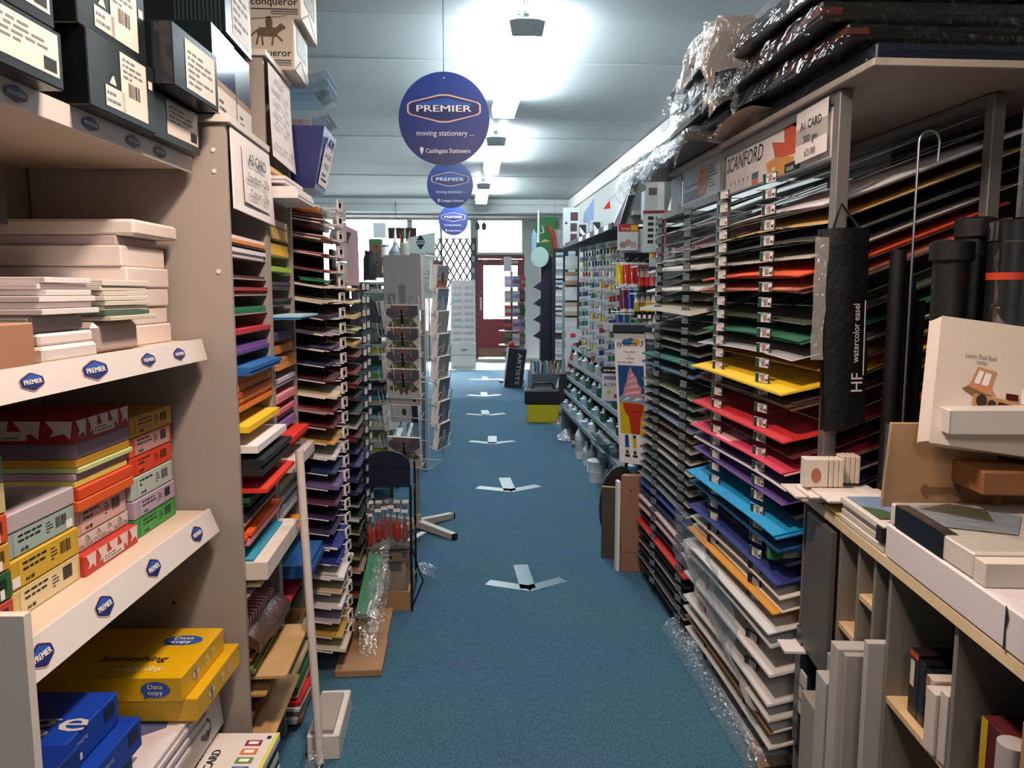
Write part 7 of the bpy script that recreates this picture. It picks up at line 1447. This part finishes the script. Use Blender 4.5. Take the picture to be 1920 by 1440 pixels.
for k, (px_, lab) in enumerate(((1078, 'left'), (1098, 'right'))):
    t = stand_box('framed_pack', f'{lab} one of two silver and black striped packs on the canopy corner', 'pack', V(1.05 + .07 * k, 6.4 - .25 * k, 1.816), (.095, .05, .15), '#b8bfc2', -.2, lambda mb, o, u, v, w, h: (mb.shape([(w * .2, h * .1), (w * .8, h * .1), (w * .8, h * .9), (w * .2, h * .9)], o, u, v, INK, .001), mb.shape([(w * .25, h * .5), (w * .75, h * .15), (w * .75, h * .4), (w * .25, h * .8)], o, u, v, PAPER, .002)))
def dark_pics(mb, o, u, v, w, h):
    for i in range(3): mb.rect(o, u, v, w * .45, h * (.1 + .28 * i), w * .9, h * (.32 + .28 * i), mat('#4a2830', .4), .001)
    mb.disc(o + u * w * .2 + v * h * .6, u, v, w * .08, w * .08, mat('#2c3a44', .4), 10, .001)
stand_box('white_set_box', 'tall white box with dark square pictures near the far end of the gondola', 'box', V(1.05, 7.05, 1.816), (.15, .1, .34), '#c4d0d4', -.15, dark_pics)
t = MB().lathe(V(1.642, 11.600, 1.933), [(.105, 0), (.105, .30), (.10, .305)], mat('#c84428', .5, var=.05), 20).build('red_drum'); tag(t, 'orange red drum shade on the dark stand near the entrance', 'shade')
t = MB().box(V(1.36, 11.3, 0), V(1.80, 11.8, 1.92), mat('#24282c', .6)).build('dark_stand'); tag(t, 'dark display block under the orange red drum', 'display stand')
stand_box('acrylic_sign', 'angled white sign card with black banner and big grey letters', 'sign', V(0.986, 4.750, 0.717), (.15, .008, .22), '#d0d6d8', -.35, lambda mb, o, u, v, w, h: (mb.rect(o, u, v, 0, h * .80, w, h, INK, .001), mb.print_lines(o + u * w * .08 + v * h * .84, u, v, w * .8, h * .1, 1, PAPER, lift=.0016), mb.rect(o, u, v, w * .1, h * .62, w * .9, h * .72, mat('#7a6aa0', .5), .001), mb.text('ACRYLIC', o + u * w * .5 + v * h * .42, u, v, h * .14, INK, width=w * .84, lift=.001), mb.disc(o + u * w * .3 + v * h * .25, u, v, .014, .014, mat('#c8b82c', .5), 12, .001), mb.disc(o + u * w * .6 + v * h * .15, u, v, .014, .014, mat('#a83030', .5), 12, .001)))
stand_box('promo_card', 'white show card with a red square at the end of the low shelves', 'sign', V(1.17, 7.5, .62), (.20, .02, .42), '#c8d0d4', -.2, lambda mb, o, u, v, w, h: (mb.rect(o, u, v, w * .25, h * .80, w * .5, h * .9, RED, .001), mb.shape([(w * .1, h * .1), (w * .3, h * .1), (w * .55, h * .6), (w * .8, h * .7), (w * .4, h * .68)], o, u, v, mat('#b04a38', .5), .001), mb.rect(o, u, v, w * .55, h * .3, w * .95, h * .42, mat('#2c2a4a', .4), .0014), mb.rect(o, u, v, w * .55, h * .2, w * .95, h * .28, PAPER, .0014)))
stand_box('leaflet_box', 'black leaflet box with a photo print at the foot of the show card', 'box', V(1.13, 7.42, .31), (.26, .10, .30), '#1e1c20', -.2, lambda mb, o, u, v, w, h: (mb.shape([(w * .2, h * .2), (w * .6, h * .5), (w * .9, h * .9), (w * .5, h * .7)], o, u, v, mat('#8a5a4a', .5), .001), mb.rect(o, u, v, w * .45, h * .45, w * .95, h * .6, PAPER, .0014)))
# floor goods on the right
def jug(c, r, h, hexc, lab, cap='#e0e6e8', nm='paint_bottle'):
    q = thing(nm, lab, 'bottle', c); MB().lathe(c, [(r * .95, 0), (r, .02), (r, h * .62), (r * .45, h * .82), (r * .4, h * .86)], mat(hexc, .35, var=.06), 16).build('body', q); MB().lathe(c + Z_ * h * .86, [(r * .45, 0), (r * .45, h * .12), (r * .2, h * .14)], mat(cap, .4), 12).build('cap', q); MB().lathe(c + Z_ * h * .22, [(r * 1.01, 0), (r * 1.01, h * .28)], mat('#aab6bc', .5, var=.2, scale=40), 16).build('label', q)
jug(V(1.047, 6.332, 0.000), .055, .33, '#d4dce0', 'large white plastic bottle on the carpet before the paint gondola'); jug(V(1.047, 6.088, 0.000), .03, .2, '#c8d4d8', 'slim white bottle right in front of the large white bottle'); jug(V(1.105, 5.238, 0.000), .033, .19, '#8a7434', 'gold bottle with white cap on the floor by the white banner'); jug(V(1.081, 5.390, 0.000), .022, .13, '#c8d0d4', 'small white bottle lying between tub and gold bottle'); jug(V(1.081, 6.009, 0.000), .035, .19, '#d0d8dc', 'white bottle with dark label behind the slim one'); jug(V(0.854, 8.427, 0.000), .05, .26, '#c4ccc0', 'pale bottle standing left of the yellow toolbox')
c = V(1.042, 5.536, 0.000); t = thing('white_tub', 'white lidded plastic tub with handle on the carpet by the paint gondola', 'tub', c); MB().lathe(c, [(.068, 0), (.076, .14), (.078, .145)], mat('#d8dee0', .35, var=.03), 20).build('tub', t); MB().lathe(c + Z_ * .145, [(.083, 0), (.083, .018), (.06, .024)], mat('#c4ccd0', .35), 20).build('lid', t); MB().tube([c + V(-.08, 0, .13), c + V(-.085, -.05, .09), c + V(0, -.09, .08), c + V(.085, -.05, .09), c + V(.08, 0, .13)], .003, WHITE, 5).build('handle', t)
c = V(1.174, 5.927, 0.000); t = thing('white_tub', 'second white tub standing behind the handled tub', 'tub', c); MB().lathe(c, [(.06, 0), (.066, .13), (.07, .135), (.07, .15), (.05, .155)], mat('#c8d0d4', .35), 18).build('tub', t)
t = thing('white_tub', 'white tub with a dark label beside the second tub', 'tub', V(1.201, 5.744, 0.000)); MB().lathe(V(1.201, 5.744, 0.000), [(.05, 0), (.055, .11), (.058, .115), (.058, .13)], mat('#d0d8da', .35), 16).build('tub', t)
for k, (p, col, lab) in enumerate([(V(1.197, 6.279, 0.000), '#8a6a52', 'small brown carton between the white bottles'), (V(1.089, 6.828, 0.000), '#7a5c44', 'low brown carton under white bags on the carpet'), (V(1.254, 5.256, 0.000), '#a8b4b8', 'grey box behind the gold bottle')]): stand_box('carton', lab, 'box', p, (.09, .09, .10), col, -.3, bands(None, '#c8c8c4', None))
for k, (p, s_, lab) in enumerate([(V(1.237, 5.922, 0.000), .14, 'clear bulging bag above the white tubs'), (V(1.163, 5.190, 0.000), .13, 'crumpled white bag beside the gold bottle'), (V(1.121, 7.892, 0.000), .17, 'clear bag of fabric next to the toolbox'), (V(1.044, 7.163, 0.000), .12, 'white and blue soft pack on the carpet edge'), (V(1.327, 5.483, 0.000), .16, 'grey clear bag at the foot of the banner')]):
    z0_ = .16 if k == 0 else .02
    t = MB().grid(lambda a, b: crumple(p + V(s_ * (a - .5) * 1.6, s_ * (b - .5) * 1.6, z0_ + .09 * math.sin(3.14 * a) * math.sin(3.14 * b)), .03, 11, 81 + k), 12, 12, FILM_MILKY if k in (1, 3) else FILM).build('plastic_bag'); tag(t, lab, 'bag')
t = thing('green_pack', 'green leafy craft pack on the carpet right of the toolbox', 'pack', V(1.121, 8.229, 0.000)); MB().cbox(V(1.157, 8.405, 0.000) + Z_ * .10, (.22, .2, .03), mat('#4a8a3a', .5, var=.3, scale=30), rx=.35, rz=.3).build('pack', t); MB().cbox(V(1.157, 8.405, 0.000) + Z_ * .12, (.24, .22, .012), FILM, rx=.35, rz=.3).build('wrap', t)
t = thing('clear_tray', 'two stacked clear plastic trays poking out of the lowest gondola shelf', 'tray', V(1.026, 5.100, 0.351))
for k in range(2): MB().hexa([(.98, 4.95, .30 + .06 * k), (1.2, 4.95, .30 + .06 * k), (1.2, 5.3, .30 + .06 * k), (.98, 5.3, .30 + .06 * k), (.94, 4.9, .35 + .06 * k), (1.22, 4.9, .35 + .06 * k), (1.22, 5.34, .35 + .06 * k), (.94, 5.34, .35 + .06 * k)], film('tray_plastic', '#c4d4d8', clear=.55, rough=.08, bump=.02)).build('tray', t)
c = V(0.935, 8.242, 0.000); t = thing('toolbox', 'yellow and black plastic toolbox on the carpet by the far gondola', 'toolbox', c, None, -.1)
MB().box((-.17, -.12, 0), (.17, .12, .20), mat('#c8b414', .4)).build('base', t, bevel=.01, local=True); MB().box((-.20, -.13, .20), (.20, .13, .36), mat('#15161a', .4)).build('lid', t, bevel=.015, local=True); MB().tube([(-.12, 0, .36), (-.1, 0, .42), (.1, 0, .42), (.12, 0, .36)], .015, BLACK, 6).build('handle', t, local=True)
t = thing('blue_white_board', 'white and blue slanted show board behind the toolbox', 'board', V(1.252, 9.200, -0.001)); o = V(1.148, 9.200, -0.006); MB().prism([(0, 0), (.20, 0), (.22, .62), (.16, .62), (.04, .22)], o, X_, Z_, .02, mat('#b8ccdc', .5)).build('board', t); mb = MB(); mb.rect(o, X_, Z_, 0, 0, .20, .2, mat('#1c3c98', .5), .001); mb.build('blue_foot', t)
# far right: navy spinner, pack board, card spinner, easel case, pens
c = V(1.25, 11.0, 0); t = thing('navy_stand', 'tall dark navy display column with hanging packs near the entrance', 'display stand', c)
MB().box(c + V(-.05, -.08, 0), c + V(.10, .08, 1.92), mat('#10142a', .5)).build('column', t); MB().box(c + V(-.2, -.2, 0), c + V(.25, .25, .05), BLACK).build('base', t)
for k in range(4): MB().prism([(0, 0), (-.11, -.08), (0, -.13)][::-1], c + V(-.05, -.081, 1.55 - .23 * k), X_, Z_, .01, mat('#16203c', .5)).build('bracket', t)
MB().box((1.33, 10.63, 0), (1.70, 10.65, 2.0), mat('#15181e', .5)).build('display_panel', t)
for k in range(24):
    i, j = k // 2, k % 2; nm = ['silver', 'white', 'grey', 'pale blue', 'charcoal'][(k * 3) % 5]
    q = stand_box('hanging_pack', f'{nm} hanging pack on the navy column, row {ORD[i]} from the top, {["left", "right"][j]} hook', 'pack', V(1.42 + .17 * j, 10.6, 1.84 - .125 * i), (.10, .02, .10 + .02 * (k % 3)), ['#a8b0b8', '#d4dadc', '#6c747c', '#9cb4c8', '#2c3038'][(k * 3) % 5], -.3 + .1 * (k % 3), bands('#d0d4d8', ['#3a4250', '#8a949c', '#b4bcc4'][k % 3], None), 'packs hanging on the navy column')
t = MB().prism([(.125 * math.cos(a), .14 * math.sin(a)) for a in [2 * math.pi * k / 28 for k in range(28)]], V(1.169, 10.800, 1.888), V(1, -.2, 0).normalized(), Z_, .02, mat('#b4d0cc', .5)).build('round_sign'); tag(t, 'pale mint round sign on top of the navy column', 'sign')
c = V(.86, 12.0, 0); t = thing('card_spinner', 'small far card spinner standing before the red door', 'display stand', c)
MB().tube([c, c + Z_ * 1.72], .02, mat('#8a8a88', .4), 8).build('pole', t); MB().lathe(c, [(.2, 0), (.2, .03), (.05, .05)], BLACK, 14).build('base', t)
for k in range(6): MB().lathe(c + Z_ * (.36 + .22 * k), [(.20, 0), (.20, .01)], WIREW, 14).build('ring_shelf', t)
fc = ['#a894b8', '#c8b4c8', '#8a9cc0', '#c04830', '#7c6c9c', '#3c6c3c', '#d8d4dc', '#8c5c6c', '#b4a4a4', '#d0c8d0', '#5a3a44', '#c8a4b8']
for i in range(6):
    for j in range(5):
        a = -1.9 + .62 * j; k = i * 5 + j; d = V(math.cos(a), math.sin(a), 0)
        q = stand_box('gift_card', f'{["lilac", "pale pink", "blue", "red", "violet", "green", "white", "plum", "beige", "pearl", "brown", "rose"][k % 12]} gift card on the far spinner, {ORD[5 - i]} tier, {NTH[j]} round from the left', 'card', c + d * .20 + Z_ * (.375 + .22 * i), (.11, .03, .17), fc[k % 12], a + math.pi / 2, bands(None, fc[(k + 5) % 12], None), 'gift cards on the far spinner')
        if i == 3 and j == 1: mb = MB(); mb.text('FLIP', (0, -.016, .06), X_, Z_, .035, mat('#e8a040', .5), bold=.02, lift=.002); mb.build('lettering', q, local=True)
stand_box('spinner_topper', 'pale lilac topper card on the far spinner', 'sign', c + V(-.06, -.02, 1.72), (.12, .02, .22), '#b8b0bc')
t = stand_box('easel_case', 'black case with white lettering leaning on the far right display', 'case', V(.83, 11.25, 0), (.26, .10, .58), '#121316', -.2, lambda mb, o, u, v, w, h: mb.text('WINDSOR' if 0 else 'ARTISTS', o + u * w * .58 + v * h * .5, -v, u, .085, mat('#b8bcc0', .5), width=h * .8, lift=.002)); t.rotation_euler = (.0, .12, -.2)
MB().box((-.15, -.05, .0), (-.128, .05, .58), PAPER).build('white_edge', t, local=True)
t = MB().lathe(V(.80, 11.2, .64), [(.0, -.05), (.035, -.035), (.05, 0), (.035, .035), (0, .05)], RED, 12).build('red_ball'); tag(t, 'small red ball on top of the black leaning case', 'ball')
t = thing('pen_display', 'low grey counter display crowded with pens near the entrance', 'display stand', V(1.2, 10.2, 0)); MB().box((.98, 9.9, 0), (1.5, 10.5, .34), mat('#4a4c52', .5)).build('base', t)
rnd = random.Random(9)
pm = [(n_, MB().tube([(0, 0, 0), (.01, .0, .14)], .011, mat(c_, .35), 5).mesh('pen')) for n_, c_ in (('white', '#d0d4d8'), ('blue', '#2c4a9c'), ('black', '#1a1a1e'), ('green', '#2c7a4c'), ('grey', '#84888c'), ('orange', '#c87838'))]
for k in range(60):
    n_, me = pm[k % 6]; q = link('pen', me, None, (1.0 + .05 * (k % 10) + .01 * rnd.random(), 9.95 + .09 * (k // 10), .34)); q.rotation_euler = (rnd.uniform(-.2, .2), rnd.uniform(-.2, .2), 0); tag(q, f'{n_} pen in the low counter display, {NTH[k // 10]} row, {NTH[k % 10]} from the aisle', 'pen', 'pens in the counter display')
t = thing('green_poster', 'green hanging fabric poster near the entrance on the right', 'poster', V(1.422, 12.500, 2.024)); o = V(1.224, 12.500, 1.998); MB().prism([(0, 0), (.40, 0), (.40, .60), (.12, .60), (.02, .45)], o, X_, Z_, .01, mat('#1c5a30', .6, var=.15)).build('poster', t); MB().tube([o + V(.15, 0, .6), V(o.x + .15, o.y, 3.04)], .002, GREYINK, 4).build('hanging_string', t); MB().tube([o + V(.37, 0, .6), V(o.x + .37, o.y, 3.04)], .002, GREYINK, 4).build('hanging_string', t); mb = MB(); mb.shape([(0, .02), (.06, .05), (.09, .3), (.03, .42), (0, .3)], o, X_, Z_, mat('#8ab0c4', .6), .001); mb.shape([(.14, .2), (.3, .22), (.2, .25)], o, X_, Z_, mat('#b89a5a', .6), .001); mb.build('painted_shapes', t)
t = thing('hanging_figure', 'slim pale jointed wooden figure hanging before the green poster', 'ornament', V(1.303, 12.200, 2.174)); o = V(1.303, 12.200, 2.174); MB().tube([o, o + Z_ * .5], .022, mat('#c8cccc', .5), 8, r2=.012).build('body', t); MB().tube([o + Z_ * .5, V(o.x, o.y, 3.04)], .002, GREYINK, 4).build('hanging_string', t); MB().tube([o + Z_ * .12 + X_ * -.06, o + Z_ * .16 + X_ * .08, o + Z_ * .26 + X_ * .06], .012, mat('#b8bcbc', .5), 6).build('arm', t)
t = MB().grid(lambda p, q: V(1.416, 11.600, 1.987) + V(.10 * p + .03 * math.sin(3 * q) - .10 * q * q, .05 * math.sin(3 * p), .40 * q), 4, 8, mat('#a8583c', .5, var=.2)).build('curled_poster'); tag(t, 'curled orange brown poster sheet beside the green poster', 'poster')
t = MB().grid(lambda p, q: V(1.503, 11.400, 1.900) + V(.10 * p - .06 * q * q, .05 * math.sin(3 * p), .42 * q), 4, 8, mat('#b8b0b4', .5, var=.1)).build('curled_poster'); tag(t, 'curled pale poster sheet right of the orange brown one', 'poster')
